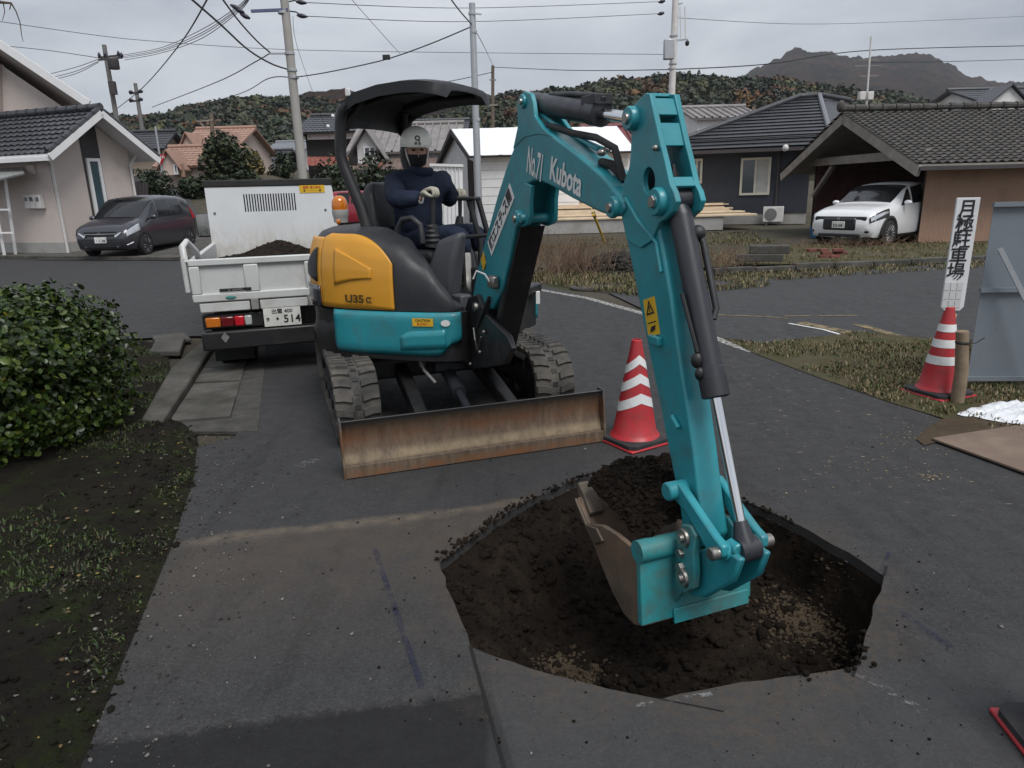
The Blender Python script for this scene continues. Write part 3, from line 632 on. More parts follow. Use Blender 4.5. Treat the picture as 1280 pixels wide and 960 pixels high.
# ------------------------------------------------------------------ hills and forest
def hill(name, px, Y, depth, drop, mat, nu=120, nv=10, amp=1.0, seed=0):
    px = sorted(px); vs = []; fs = []
    def top(x):
        for (a, y0), (b, y1) in zip(px, px[1:]):
            if x <= b: f = (x-a)/(b-a); f = f*f*(3-2*f)*.5+f*.5; return y0+(y1-y0)*f
        return px[-1][1]
    for j in range(nv+1):
        t = j/nv
        for i in range(nu+1):
            x = px[0][0]+(px[-1][0]-px[0][0])*i/nu; c = AY(x, top(x), Y); zc = c.z-drop
            if t <= .8: f = t/.8; yy = Y-depth*(1-f); z = zc*(f**.85); xx = c.x*(yy/Y)
            else: f = (t-.8)/.2; yy = Y+depth*.5*f; z = zc*(1-f*f); xx = c.x*(yy/Y)
            z += amp*(fbm(xx*.02, yy*.02, seed, 4) + (.35*fbm(xx*.11, yy*.11, seed+4, 3) if Y > 500 else 0))*(.2+min(1, t*1.5))*drop*.6 if j not in (0, nv) else -3
            vs.append((xx, yy, max(z, -3)))
    for j in range(nv):
        for i in range(nu): a = j*(nu+1)+i; fs.append((a, a+1, a+nu+2, a+nu+1))
    o = struct(mk(name, vs, fs, mat, sharp=None)); return BVHTree.FromPolygons([V(v) for v in vs], fs), o
M_HILL = earth_mat('forest_floor', [(.03,.034,.018),(.045,.04,.02),(.06,.04,.02)], .03, .4, 1)
def mount_mat():
    m, t, b = newmat('wooded_mountain'); P = geovec(t)
    c = mixc(t, noisefac(t, P, .012, .4, .62, 8, .72), (.016,.021,.016), (.11,.06,.036)); c = mixc(t, noisefac(t, P, .05, .5, .66, 8, .8), c, (.12,.062,.035)); c = mixc(t, noisefac(t, P, .11, .42, .7, 5, .8), c, (.009,.013,.011))
    lnk(t, c, b.inputs['Base Color']); b.inputs['Roughness'].default_value = 1; b.inputs['Specular IOR Level'].default_value = 0
    n = node(t, 'ShaderNodeTexNoise', i_Scale=.09, i_Detail=8, i_Roughness=.8); lnk(t, P, n.inputs['Vector']); bump(t, b, n.outputs[0], 1, 14); return m
M_MOUNT = mount_mat()
hill('mountain', [(840,106),(870,99),(910,95),(950,79),(975,67),(988,56),(1000,53),(1015,58),(1045,62),(1080,66),(1120,61),(1160,62),(1185,74),(1220,92),(1260,97),(1320,95),(1420,104)], 1700, 900, 10, M_MOUNT, 420, 44, 1.2, 3)
hill('far_ridge', [(300,140),(350,124),(385,107),(430,102),(470,109),(520,113),(600,110),(700,120)], 700, 260, 6, M_MOUNT, 120, 16, 1.2, 5)
hb1, _ = hill('wooded_hill', [(520,150),(560,135),(600,117),(640,106),(690,98),(740,94),(800,93),(860,93),(930,92),(1000,96),(1060,104),(1110,104),(1160,117),(1230,126),(1330,128),(1450,125)], 300, 170, 5.0, M_HILL, 120, 12, 1, 1)
hb2, _ = hill('wooded_hill', [(-120,150),(60,148),(130,143),(200,139),(232,128),(260,120),(300,114),(340,117),(370,120),(420,127),(480,138),(560,146),(640,150)], 330, 190, 5.0, M_HILL, 120, 12, 1, 2)
def proto_tree(kind, seed):
    g = np.random.default_rng(seed); n = 95
    if kind == 'conifer':
        h = g.random(n)**.8; a = g.uniform(0, 6.28, n); r = (1-h)*.5*g.uniform(.5, 1.05, n)+.03; p = np.stack([r*np.cos(a), r*np.sin(a), h*1.6], 1); nv = np.stack([np.cos(a), np.sin(a), np.full(n, .6)], 1); s = .2
    else: p, nv, _ = crown_pts((0,0,.75), (.62,.62,.62), n, 14, seed); s = .23
    vs, tri = leafquads(p, nv, np.full(n, s), 1.3); core = IV2*(1+g.normal(0, .13, (len(IV2),1)))*(np.array([.3,.3,.72]) if kind == 'conifer' else np.array([.4,.4,.4]))*.9+np.array([0,0,.72])
    if kind == 'conifer': core[:,:2] *= np.clip(1.25-core[:,2:]*.85, .1, 1.3)
    return np.concatenate([vs, core]).astype(np.float32), np.concatenate([tri, IF2+len(vs)])
PROT = {k: [proto_tree(k, 20+i) for i in range(5)] for k in ('conifer', 'broad')}
def forest(name, label, bvh, xr, yr, n, hs, conif, seed):
    rr = random.Random(seed); VS = []; TR = []; CS = []; b = 0; made = 0; guard = 0
    while made < n and guard < n*20:
        guard += 1
        x, y = rr.uniform(*xr), rr.uniform(*yr); hit = bvh.ray_cast(V((x, y, 300)), V((0, 0, -1)))[0]
        if hit is None or hit.z < .5: continue
        q = proj((x, y, hit.z+5))
        if q[0] < -40 or q[0] > 1330: continue
        k = fbm(x*.022, y*.022, seed, 3); k2 = fbm(x*.05, y*.05, seed+9, 2)
        kind = 'conifer' if (k > .1 and rr.random() < conif and y < yr[1]-45) else 'broad'
        c = DKG if kind == 'conifer' else (AUT if k2 > .16+.3*rr.random() else (YG if k < -.3 and rr.random() < .7 else (OLV if rr.random() < .4 else DKG)))
        c = np.array(rr.choice(c))*rr.uniform(.42, .95); v, t = PROT[kind][rr.randrange(5)]; s = hs*rr.uniform(.7, 1.35)*(1.15 if kind == 'broad' else .9)
        a = rr.uniform(0, 6.28); rot = np.array([[math.cos(a), -math.sin(a), 0],[math.sin(a), math.cos(a), 0],[0,0,1]]); p = (v@rot.T)*s*np.array([1.15,1.15,rr.uniform(.75,1.05)])+np.array([x, y, hit.z-.6])
        VS.append(p); TR.append(t+b); b += len(v); CS.append(c*rng.uniform(.7, 1.3, (len(v),1))); made += 1
    return tag(mknp(name, np.concatenate(VS), np.concatenate(TR), M_LEAF, col=np.concatenate(CS)), label, 'forest', kind='stuff')
forest('forest', 'mixed dark green and rust coloured forest covering the hill behind the white sheds', hb1, (-40, 260), (140, 325), 4600, 3.1, .45, 3)
forest('forest', 'dark forest with rust coloured patches on the hill behind the pink houses', hb2, (-260, 20), (150, 352), 4200, 3.3, .15, 8)
# ------------------------------------------------------------------ roofs
def quad_courses(E0, E1, R0, R1, n, par, mat, lift=.03, wave=0.0, amp=.012, name='tile_course', th=.02):
    E0, E1, R0, R1 = map(V, (E0, E1, R0, R1)); up = (E1-E0).cross(R0-E0).normalized(); up = up if up.z > 0 else -up
    for k in range(n):
        f0, f1 = k/n, min(1, (k+1)/n + .15/n); A, Bq, C, D_ = E0.lerp(R0, f0), E1.lerp(R1, f0), E1.lerp(R1, f1), E0.lerp(R0, f1)
        L_ = (Bq-A).length; ns = max(2, int(L_/wave*5)) if wave else 2; m = MB(); vs = []; fs = []
        for i in range(ns+1):
            t = i/ns; w_ = amp*math.sin(2*math.pi*L_*t/wave) if wave else 0
            a, d = A.lerp(Bq, t), D_.lerp(C, t); vs += [a+up*(lift+w_-th), a+up*(lift+w_), d+up*(w_*.6+.004)]
        for i in range(ns): b = i*3; fs += [(b, b+3, b+4, b+1), (b+1, b+4, b+5, b+2)]
        m.add(vs, fs); m.build(name, mat, par, sharp=50)
def ribbed(E0, E1, R0, R1, par, mat, pitch=.3, amp=.02, name='roof_sheet', wave=False):
    E0, E1, R0, R1 = map(V, (E0, E1, R0, R1)); up = (E1-E0).cross(R0-E0).normalized(); up = up if up.z > 0 or abs(up.z) < .05 else -up
    L_ = (E1-E0).length; m = MB(); vs = []; fs = []; prof_ = [(0,0),(.38,0),(.44,1),(.56,1),(.62,0)] if not wave else [(k/6, .5+.5*math.sin(2*math.pi*k/6)) for k in range(6)]
    ts = []; k = 0
    while k*pitch < L_:
        for a, b in prof_:
            t = (k+a)*pitch/L_
            if t <= 1: ts.append((t, b))
        k += 1
    ts.append((1, 0))
    for t, b in ts: vs += [E0.lerp(E1, t)+up*b*amp, R0.lerp(R1, t)+up*b*amp]
    for i in range(len(ts)-1): fs.append((2*i, 2*i+2, 2*i+3, 2*i+1))
    m.add(vs, fs); return m.build(name, mat, par, sharp=20)
def slab(a, b, c, d, th, name, mat, par, bevel=0):
    a, b, c, d = map(V, (a, b, c, d)); n = (b-a).cross(d-a).normalized(); m = MB(); m.prism([a, b, c, d], n*th); return m.build(name, mat, par, smooth=False, bevel=bevel)
def bar(a, b, w_, h_, name, mat, par, up=(0,0,1), bevel=0):
    a, b = V(a), V(b); d = (b-a).normalized(); s = d.cross(V(up)).normalized(); u = s.cross(d); m = MB()
    m.loft([[p - s*w_/2 - u*h_/2, p + s*w_/2 - u*h_/2, p + s*w_/2 + u*h_/2, p - s*w_/2 + u*h_/2] for p in (a, b)]); return m.build(name, mat, par, smooth=False, bevel=bevel)
M_BEIGE = pm('beige_render', (.57,.50,.46), .9, var=.05, vs=.8, dirt=(.36,.31,.28), da=.3, dsc=.9, bmp=.25, bsc=120, spec=.2)
M_WHITEW = pm('white_wall', (.72,.715,.71), .85, var=.05, vs=.7, dirt=(.42,.4,.38), da=.35, dsc=.8, spec=.2); M_WHITET = pm('white_trim', (.72,.72,.72), .5, var=.04)
M_GTILE = pm('grey_glazed_tile', (.035,.037,.043), .38, var=.35, vs=5, dirt=(.1,.1,.1), da=.3, dsc=8, spec=.6); M_CTILE = pm('old_cement_tile', (.055,.051,.048), .85, var=.4, vs=5, dirt=(.13,.125,.11), da=.5, dsc=7, bmp=.4)
M_BROWN = pm('brown_sheet', (.34,.215,.15), .6, var=.08, vs=1.2, dirt=(.15,.09,.06), da=.3, dsc=1.5); M_DBLUE = pm('navy_siding', (.028,.032,.043), .7, var=.08, vs=2, bmp=.2, bsc=60)
M_DARKW = pm('dark_timber_wall', (.02,.018,.017), .85, var=.3, vs=4); M_TAN = pm('tan_wall', (.3,.245,.19), .9, var=.06); M_PINK = pm('cream_pink_wall', (.58,.47,.41), .9, var=.05)
M_OTILE = pm('orange_tile', (.33,.205,.16), .8, var=.2, vs=3, dirt=(.25,.13,.09), da=.4, dsc=3); M_RUST = pm('rusty_sheet', (.24,.225,.22), .7, .2, var=.2, vs=1.5, dirt=(.16,.1,.07), da=.22, dsc=.9); M_REDR = pm('red_rusty_sheet', (.22,.06,.045), .7, var=.25, vs=1, dirt=(.28,.16,.12), da=.5, dsc=1.2)
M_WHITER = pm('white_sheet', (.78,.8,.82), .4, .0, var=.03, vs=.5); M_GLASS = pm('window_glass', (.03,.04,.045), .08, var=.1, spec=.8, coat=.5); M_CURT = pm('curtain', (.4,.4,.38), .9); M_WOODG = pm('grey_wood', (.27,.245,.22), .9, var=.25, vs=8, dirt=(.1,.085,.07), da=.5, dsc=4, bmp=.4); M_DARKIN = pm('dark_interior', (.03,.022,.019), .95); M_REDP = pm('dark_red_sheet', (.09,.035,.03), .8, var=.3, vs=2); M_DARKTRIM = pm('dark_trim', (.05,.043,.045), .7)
M_PIPE = pm('white_pipe', (.6,.58,.56), .5)
def window(P, ex, w_, h_, par, frame_=.06, mull=1, glass=None, mat=None, depth=.05, out=(0,-1,0), hmull=0):
    """window centred at P: frame child of par, panes under the frame"""
    P, ex, out = V(P), V(ex).normalized(), V(out).normalized(); ez = V((0,0,1)); m = MB()
    R = Matrix((ex, out, ez)).transposed()
    for s in (-1, 1): m.box(P+ex*s*(w_/2), (frame_, depth*2, h_+frame_), R=R); m.box(P+ez*s*(h_/2), (w_-frame_, depth*2, frame_), R=R)
    for k in range(mull): m.box(P+ex*(-w_/2+w_*(k+1)/(mull+1)), (frame_*.8, depth*1.6, h_-frame_), R=R)
    for k in range(hmull): m.box(P+ez*(-h_/2+h_*(k+1)/(hmull+1)), (w_-frame_, depth*1.4, frame_*.6), R=R)
    f = m.build('window', mat or M_WHITET, par, smooth=False)
    for k in range(mull+1):
        q = MB(); q.box(P+ex*(-w_/2+w_*(k+.5)/(mull+1)), (w_/(mull+1)-frame_*.8, depth*.6, h_-frame_*.9), R=R); q.build('pane', (glass or M_GLASS) if not isinstance(glass, (list, tuple)) else glass[k], f, smooth=False)
    return f
# ------------------------------------------------------------------ left house
A = G(83, 320); u = V((-.94,.34,0)).normalized(); g = V((.34,.94,0)).normalized()
Lg = 3.0
for k in range(60):
    if proj(A+g*Lg+V((0,0,2)))[0] > 157: break
    Lg += .05
ez = AY(70, 182, A.y).z; mid = A+g*(Lg/2); az = AY(127, 143, mid.y).z
hs_ = thing('house', 'beige rendered house with grey tiled gable and dark window strip', 'house', tuple(A))
P3 = lambda x, y, z: A+u*x+g*y+V((0,0,z))
m = MB(); m.prism([P3(0,0,0), P3(0,Lg,0), P3(0,Lg,ez), P3(0,Lg/2,az-.08), P3(0,0,ez)], u*14); m.build('wall', M_BEIGE, hs_, smooth=False)
m = MB(); m.prism([P3(-.012,-.012,0), P3(-.012,Lg+.01,0), P3(-.012,Lg+.01,.42), P3(-.012,-.012,.42)], u*14.02); m.build('plinth', M_CONC2, hs_, smooth=False)
sl = (az-ez)/(Lg/2); ov = .55; og = .75
Ef = lambda x: P3(x, -ov, ez-sl*ov); Er = lambda x: P3(x, Lg+ov, ez-sl*ov); Rg = lambda x: P3(x, Lg/2, az)
m = MB()
for a_, b_ in ((Ef, Rg), (Er, Rg)): m.prism([a_(-og), b_(-og), b_(14), a_(14)], (0,0,.09))
rf = m.build('roof', M_WHITET, hs_, smooth=False)
quad_courses(Ef(-og-.03)+V((0,0,.1)), Ef(14)+V((0,0,.1)), Rg(-og-.03)+V((0,0,.1)), Rg(14)+V((0,0,.1)), 9, rf, M_GTILE, .05, .28, .022)
quad_courses(Er(-og-.03)+V((0,0,.1)), Er(14)+V((0,0,.1)), Rg(-og-.03)+V((0,0,.1)), Rg(14)+V((0,0,.1)), 9, rf, M_GTILE, .05, .28, .022)
for k in range(28): m = MB(); q = Rg(-og-.05+k*.45)+V((0,0,.19)); m.tube([q, q+u*.44], [.13,.11], 10); m.build('ridge_tile', M_GTILE, rf)
for fn in (Ef, Er):
    for k in range(7):
        a_, b_ = fn(-og).lerp(Rg(-og), k/7), fn(-og).lerp(Rg(-og), (k+1)/7); m = MB(); m.tube([a_+V((0,0,.16)), b_+V((0,0,.15))], [.1,.085], 8); m.build('verge_tile', M_GTILE, rf)
    bar(fn(-og-.06)+V((0,0,-.01)), Rg(-og-.06)+V((0,0,.0)), .05, .2, 'bargeboard', M_WHITET, rf)
bar(Ef(-og)+V((0,0,-.04)), Ef(14)+V((0,0,-.04)), .13, .12, 'gutter', M_WHITET, rf); m = MB(); 
# dark facing strip with slim window on the gable
dy0, dy1 = Lg*.40, Lg*.62
m = MB(); m.prism([P3(-.02,dy0,.42), P3(-.02,dy1,.42), P3(-.02,dy1,az-.1-sl*(dy1-Lg/2)), P3(-.02,Lg/2,az-.1), P3(-.02,dy0,az-.1-sl*(Lg/2-dy0))], u*.03); m.build('dark_strip', M_DARKTRIM, hs_, smooth=False)
window(P3(-.04,(dy0+dy1)/2,1.95), g, (dy1-dy0)*.62, 2.0, hs_, .1, 0, pm('blue_glass', (.05,.085,.1), .1, coat=.4), out=u)
for yy in (.04, Lg-.03): m = MB(); m.tube([P3(-.06,yy,.05), P3(-.06,yy,ez-.5), P3(-.06,yy+(-.3 if yy < 1 else .3),ez-.18)], .045, 8); m.build('downpipe', M_PIPE, hs_)
for k in range(3):
    c = AY(40+10.5*k, 252, A.y+.4); c = V((c.x, c.y, c.z)); n_out = -g; t = (A-c).dot(g)/g.dot(g); c = c + g*t - g*.08
    m = MB(); m.box(c, (.22,.16,.42), math.atan2(u.y, u.x)); mb = m.build('meter_box', M_PIPE, hs_, bevel=.02); m = MB(); m.box(c-g*.085+V((0,0,.08)), (.12,.02,.12), math.atan2(u.y, u.x)); m.build('meter_window', M_GLASS, mb)
c = AY(44, 212, A.y+.3); c = c+g*(A-c).dot(g)-g*.05; m = MB(); m.box(c, (.3,.1,.3), math.atan2(u.y, u.x)); m.build('vent_hood', M_BEIGE, hs_, bevel=.02)
m = MB(); c = AY(48, 192, A.y); c = c+g*(A-c).dot(g)-g*.12; m.tube([c+u*.25+V((0,0,.12)), c, c-u*.1-V((0,0,.1)), c-u*.35+V((0,0,.0)), c-u*.5+V((0,0,.15))], .035, 7); m.build('cable_bundle', RUBB, hs_)
# side porch frame, far left
pf = thing('porch_frame', 'white metal porch frame with sloping clear roof beside the beige house', 'porch', tuple(G(22, 322)))
b0 = G(22, 322); top = AY(8, 225, b0.y); post2 = AY(-6, 225, b0.y)
for a_, b_ in ((G(20,321), AY(6,222,b0.y)), (G(6,322), AY(-12,225,b0.y))): bar(a_, b_, .07, .07, 'post', M_WHITET, pf)
for yy in (262, 291): bar(AY(13 if yy < 280 else 17, yy, b0.y), AY(-14, yy, b0.y), .05, .05, 'rail', M_WHITET, pf)
slab(AY(30,216,b0.y-.4), AY(-60,238,b0.y-.4), AY(-60,214,b0.y+1.3), AY(26,203,b0.y+1.3), .05, 'roof_panel', pm('clear_sheet', (.3,.31,.3), .3, trans=.3), pf)
# taller house block behind it
YB = 27
mh_ = thing('house', 'tall beige gabled house block rising behind the tiled wing', 'house', tuple(AY(-30, 300, YB)))
wallp = [AY(88,300,YB), AY(88,140,YB), AY(-12,72,YB), AY(-150,-35,YB), AY(-300,60,YB), AY(-300,300,YB)]
XV = V((-.74,1,0))*9; m = MB(); m.prism(wallp, XV); m.build('wall', M_BEIGE, mh_, smooth=False)
ea, ap, ec = AY(112,131,YB-.8), AY(-160,-52,YB-.8), AY(-330,62,YB-.8)
m = MB(); m.prism([ea, ap, ap+XV*1.15, ea+XV*1.15], (0,0,.14)).prism([ec, ap, ap+XV*1.15, ec+XV*1.15], (0,0,.14)); r2 = m.build('roof', M_GTILE, mh_, smooth=False)
bar(ea+V((0,-.03,.02)), ap+V((0,-.03,.02)), .06, .26, 'bargeboard', M_WHITET, r2); m = MB(); m.prism([ea+V((0,.02,-.03)), ap+V((0,.02,-.03)), ap+XV*.6+V((0,0,-.03)), ea+XV*.6+V((0,0,-.03))], (0,0,-.03)); m.build('soffit', M_BEIGE, r2, smooth=False)
q = AY(3,110,YB-.06); bar(AY(6,300,YB-.05), AY(0,80,YB-.05), .35, .06, 'pilaster', M_BEIGE, mh_)
# ------------------------------------------------------------------ simple facade-on houses further off
def fhouse(label, Y, x0, x1, yb, ye, yr, depth, wall, roofm, style='tile', over=.6, n=10, cat='house', name='house', wave=.3, gable_l=0, tilt=0, hip=0.0):
    a, b = AY(x0, ye, Y), AY(x1, ye, Y); base = min(0 + H(a.x, Y), H(b.x, Y))-.2; ze = (a.z+b.z)/2
    o = thing(name, label, cat, (a.x, Y, base)); rx0, rx1 = a.x, b.x; yr_ = Y+depth/2; zr = (AY(x0, yr, yr_).z+AY(x1, yr, yr_).z)/2
    m = MB(); m.prism([(rx0,Y,base),(rx0,Y+depth,base),(rx0,Y+depth,ze),(rx0,yr_,zr-.1 if not hip else ze),(rx0,Y,ze)], (rx1-rx0,0,0)); m.build('wall', wall, o, smooth=False)
    s = (zr-ze)/(depth/2); E0, E1 = V((rx0-over,Y-over,ze-s*over+.06)), V((rx1+over,Y-over,ze-s*over+.06)); R0_, R1_ = V((rx0-over+hip,yr_,zr+.06)), V((rx1+over-hip,yr_,zr+.06)); B0, B1 = V((rx0-over,Y+depth+over,E0.z)), V((rx1+over,Y+depth+over,E0.z))
    m = MB(); m.add([E0,E1,R1_,R0_,B0,B1], [(0,1,2,3),(4,3,2,5)]); 
    if hip: m.add([E0,R0_,B0,E1,R1_,B1], [(0,1,2),(3,5,4)])
    r = m.build('roof', roofm, o, smooth=False, solid=.1)
    up = V((0,0,.03))
    if style == 'tile': quad_courses(E0+up, E1+up, R0_+up, R1_+up, n, r, roofm, .04, wave, .02)
    else: ribbed(E0+up, E1+up, R0_+up, R1_+up, r, roofm, wave, .1)
    m = MB(); m.tube([R0_+V((0,0,.1)), R1_+V((0,0,.1))], .14, 8); m.build('ridge', roofm, r)
    return o, (lambda x, y: V((AY(x, y, Y).x, Y-.02, AY(x, y, Y).z)))
def fwin(o, P, x0, y0, x1, y1, **k):
    a, b = P(x0, y0), P(x1, y1); window((a+b)/2, (1,0,0), b.x-a.x, a.z-b.z, o, **k)
tn, P = fhouse('tan walled house with dark slate roof behind the grey minivan', 60, 140, 200, 240, 183, 167, 4, M_TAN, M_GTILE, n=7); fwin(tn, P, 156, 190, 163, 199, frame_=.08, depth=.08)
pk, P = fhouse('cream house with orange tiled roof, the taller one behind the round tree', 56, 226, 290, 230, 186, 163, 9, M_PINK, M_OTILE, n=9, over=.5, wave=.35); 
for x in (229, 234, 240): fwin(pk, P, x, 190, x+3.6, 196, frame_=.08, mull=0)
def gable_front(o, P0, P1, za, base, wall, roofm, d=.4, ov=.3):
    """small gable facing the camera in front of o"""
    P0, P1 = V(P0), V(P1); mid_ = (P0+P1)/2; m = MB(); y0 = P0.y
    m.prism([(P0.x,y0,base),(P1.x,y0,base),(P1.x,y0,P1.z),(mid_.x,y0,za),(P0.x,y0,P0.z)], (0,d,0)); m.build('gable', wall, o, smooth=False)
    ap = V((mid_.x,y0-ov,za+.08))
    for q, s in ((P0,-1),(P1,1)): e_ = V((q.x+s*ov,y0-ov,q.z-(za-q.z)/abs(mid_.x-q.x)*ov+.08)); m = MB(); m.prism([e_, ap, ap+V((0,d+ov+.3,0)), e_+V((0,d+ov+.3,0))], (0,0,.1)); m.build('gable_roof', roofm, o, smooth=False)
gable_front(pk, AY(226,186,54), AY(246,186,54), AY(233,168,54).z, 3, M_PINK, M_OTILE, 2.5)
gable_front(pk, AY(278,176,55), AY(288,176,55), AY(282,166,55).z, 6, M_PINK, M_OTILE, 2.5)
p2, P = fhouse('small cream house with orange tiled porch gable facing the street', 50, 200, 254, 228, 206, 186, 5, M_PINK, M_OTILE, n=8, over=.4, wave=.35)
gable_front(p2, AY(202,206,48.5), AY(222,206,48.5), AY(211,190,48.5).z, 3.2, M_PINK, M_OTILE, 1.6); 
P = lambda x, y: V((AY(x, y, 48.4).x, 48.45, AY(x, y, 48.4).z)); fwin(p2, P, 217, 206, 222, 217, frame_=.1, mull=0); fwin(p2, P, 226, 206, 230, 220, frame_=.12, mull=0, glass=M_BROWN, mat=M_BROWN)
tr_, P = fhouse('old dark timber farmhouse with grey tile roof and white plaster band', 52, 381, 480, 240, 163, 146, 9, M_DARKW, M_GTILE, n=8, over=.7)
a, b = P(384,164), P(480,175); m = MB(); m.b6(a.x, b.x, 51.85, 51.97, AY(420,174,52).z, AY(420,165,52).z); m.build('plaster_band', M_WHITEW, tr_, smooth=False)
E0, E1 = AY(384,207,49), AY(436,207,49); ribbed(E0, E1, AY(384,196,51.5), AY(436,196,51.5), tr_, M_REDR, .35, .05, 'lower_roof'); 
m = MB(); m.b6(AY(386,0,49.6).x, AY(434,0,49.6).x, 49.6, 51.8, 2, E0.z-.05); m.build('lower_wall', M_TAN, tr_, smooth=False)
rh, P = fhouse('white walled house with rusty corrugated roof behind the operator', 43, 448, 562, 240, 186, 158, 8, M_WHITEW, M_RUST, 'metal', over=.7, wave=.5)
gable_front(rh, AY(446,182,41.4), AY(472,184,41.4), AY(456,163,41.4).z, 1, M_WHITEW, M_RUST, 1.8, .5)
P = lambda x, y: V((AY(x, y, 41.3).x, 41.32, AY(x, y, 41.3).z)); fwin(rh, P, 455, 184, 470, 198, frame_=.09)
a0, a1 = AY(444,214,40.3), AY(568,214,40.3); slab(a0, a1, AY(568,200,42.5), AY(450,200,42.5), .08, 'lower_roof', M_CTILE, rh); ribbed(a0+V((0,0,.1)), a1+V((0,0,.1)), AY(450,200,42.5)+V((0,0,.1)), AY(568,200,42.5)+V((0,0,.1)), rh, pm('brown_tile', (.14,.10,.085), .8, var=.3, vs=3), .3, .05, 'lower_roof_tiles')
bar(AY(474,213,40.2)+V((0,0,.15)), AY(482,201,42.4)+V((0,0,.15)), .18, .1, 'hip_cap', M_REDR, rh)
m = MB(); m.b6(AY(470,0,41.6).x, AY(560,0,41.6).x, 41.6, 42.5, .5, a0.z); m.build('lower_wall', M_TAN, rh, smooth=False)
bh, P = fhouse('grey tiled house roof rising behind the rusty corrugated roof', 58, 480, 575, 230, 170, 153, 9, M_WHITEW, M_GTILE, n=8)
gh, P = fhouse('small pale grey roofed house below the wooded hill', 75, 338, 375, 215, 188, 179, 8, M_WHITEW, pm('pale_grey_roof', (.2,.21,.23), .6), n=6); fwin(gh, P, 342, 191, 346, 196, frame_=.1, mull=0)
dh2, P = fhouse('low dark roofed house between round tree and utility pole', 68, 312, 345, 225, 208, 190, 8, M_DARKW, M_GTILE, n=6)
bh2, P = fhouse('house with brown metal roof behind the dark hip roof', 48, 872, 945, 200, 147, 136, 7, M_WHITEW, M_RUST, 'metal', wave=.5, over=.4)
rr_, P = fhouse('low shed with dull red roof between white shed and excavator arm', 38, 742, 862, 230, 186, 160, 8, M_WHITEW, pm('dull_red_roof', (.16,.04,.045), .6, var=.1), 'metal', wave=.45, over=.3)
fg, P = fhouse('distant house with white gable beyond the carport roof', 60, 1232, 1330, 200, 126, 112, 9, M_WHITEW, M_GTILE, n=6); gable_front(fg, AY(1236,130,58), AY(1284,130,58), AY(1262,108,58).z, 2, M_WHITEW, M_GTILE, 2.2)
# white sheds
def shed(label, Y, xl, xg, xr, yb, ye, yr, door=None):
    """gable end to the left seen obliquely; roof slope towards the camera"""
    o = thing('shed', label, 'shed', tuple(AY(xg, yb, Y))); e0, e1 = AY(xg, ye, Y), AY(xr, ye, Y); D_ = 6.0; yr_ = Y+D_/2; r0 = AY(xl, yr, yr_); r1 = AY(xr, yr, yr_); base = -.1
    bk0 = V((r0.x*2-e0.x, Y+D_, e0.z)); z = (r0.z+r1.z)/2; ze = (e0.z+e1.z)/2
    m = MB(); m.prism([(e0.x,Y,base),(bk0.x,Y+D_,base),(bk0.x,Y+D_,ze),(r0.x,yr_,z-.06),(e0.x,Y,ze)], (e1.x-e0.x,0,0)); m.build('wall', M_WHITEW, o, smooth=False)
    s = (z-ze)/(yr_-Y); ov = .45; E0 = V((e0.x-.35-.1,Y-ov,ze-s*ov+.05)); E1 = V((e1.x+.3,Y-ov,ze-s*ov+.05)); R0_ = V((r0.x-.35,yr_,z+.05)); R1_ = V((e1.x+r0.x-e0.x+.3,yr_,z+.05)); b0 = V((bk0.x-.35,Y+D_+ov,ze-s*ov+.05)); b1 = b0+(E1-E0)
    m = MB(); m.add([E0,E1,R1_,R0_,b0,b1], [(0,1,2,3),(4,3,2,5)]); r = m.build('roof', M_DARKTRIM, o, smooth=False, solid=.08)
    ribbed(E0+V((0,0,.02)), E1+V((0,0,.02)), R0_+V((0,0,.02)), R1_+V((0,0,.02)), r, M_WHITER, .9, .012, 'roof_sheet')
    for a_, b_ in ((E0,R0_),(b0,R0_)): bar(a_+V((-.02,0,-.08)), b_+V((-.02,0,-.08)), .05, .22, 'bargeboard', M_DARKTRIM, r)
    m = MB()
    for k in range(8): zz = ze*(k+1)/9; m.b6(e0.x+.02, e1.x-.02, Y-.012, Y-.002, zz-.006, zz+.006)
    m.build('siding_joint', pm('joint', (.35,.35,.35), .9) if 'joint' not in MATS else MATS['joint'], o, smooth=False)
    if door:
        a, b = AY(door[0], door[1], Y+.5), AY(door[2], door[3], Y+.5); f = .16; p = V((e0.x,Y,0)).lerp(V((bk0.x,Y+D_,0)), f); p2_ = V((e0.x,Y,0)).lerp(V((bk0.x,Y+D_,0)), f+.13); m = MB(); m.prism([p+V((-.04,0,0)), p2_+V((-.04,0,0)), p2_+V((-.04,0,ze-.1)), p+V((-.04,0,ze-.3))], (.03,0,0)); m.build('door', M_DARKIN, o, smooth=False)
    return o, lambda x, y: V((AY(x, y, Y).x, Y-.02, AY(x, y, Y).z))
s1, P = shed('white metal shed with white roof and dark bargeboard behind the steel pole', 32, 573, 600, 724, 284, 190, 161, (588,175,594,235))
s2, P = shed('second white metal shed with white roof behind the boom', 34, 705, 722, 785, 282, 187, 160)
m = MB(); a, b = P(664,222), P(682,262); m.b6(AY(668,0,31.9).x, AY(690,0,31.9).x, 31.9, 31.98, 0, 2.1); m.build('doorway', M_DARKIN, s1, smooth=False)
a = P(783,196); m = MB(); m.b6(a.x-.6, a.x, 33.9, 33.97, .1, 2.3); m.build('door', pm('glass_door', (.2,.21,.21), .3), s2, smooth=False)
# white corrugated screen behind the operator
o = thing('corrugated_screen', 'white corrugated sheet screen behind the operator', 'screen', tuple(AY(560,285,30))); ribbed(AY(538,285,30), AY(580,283,30), AY(538,206,30), AY(578,207,30), o, M_WHITET, .17, .07, 'sheet'); bar(AY(537,206,29.95), AY(579,207,29.95), .08, .1, 'cap_rail', M_WHITET, o)
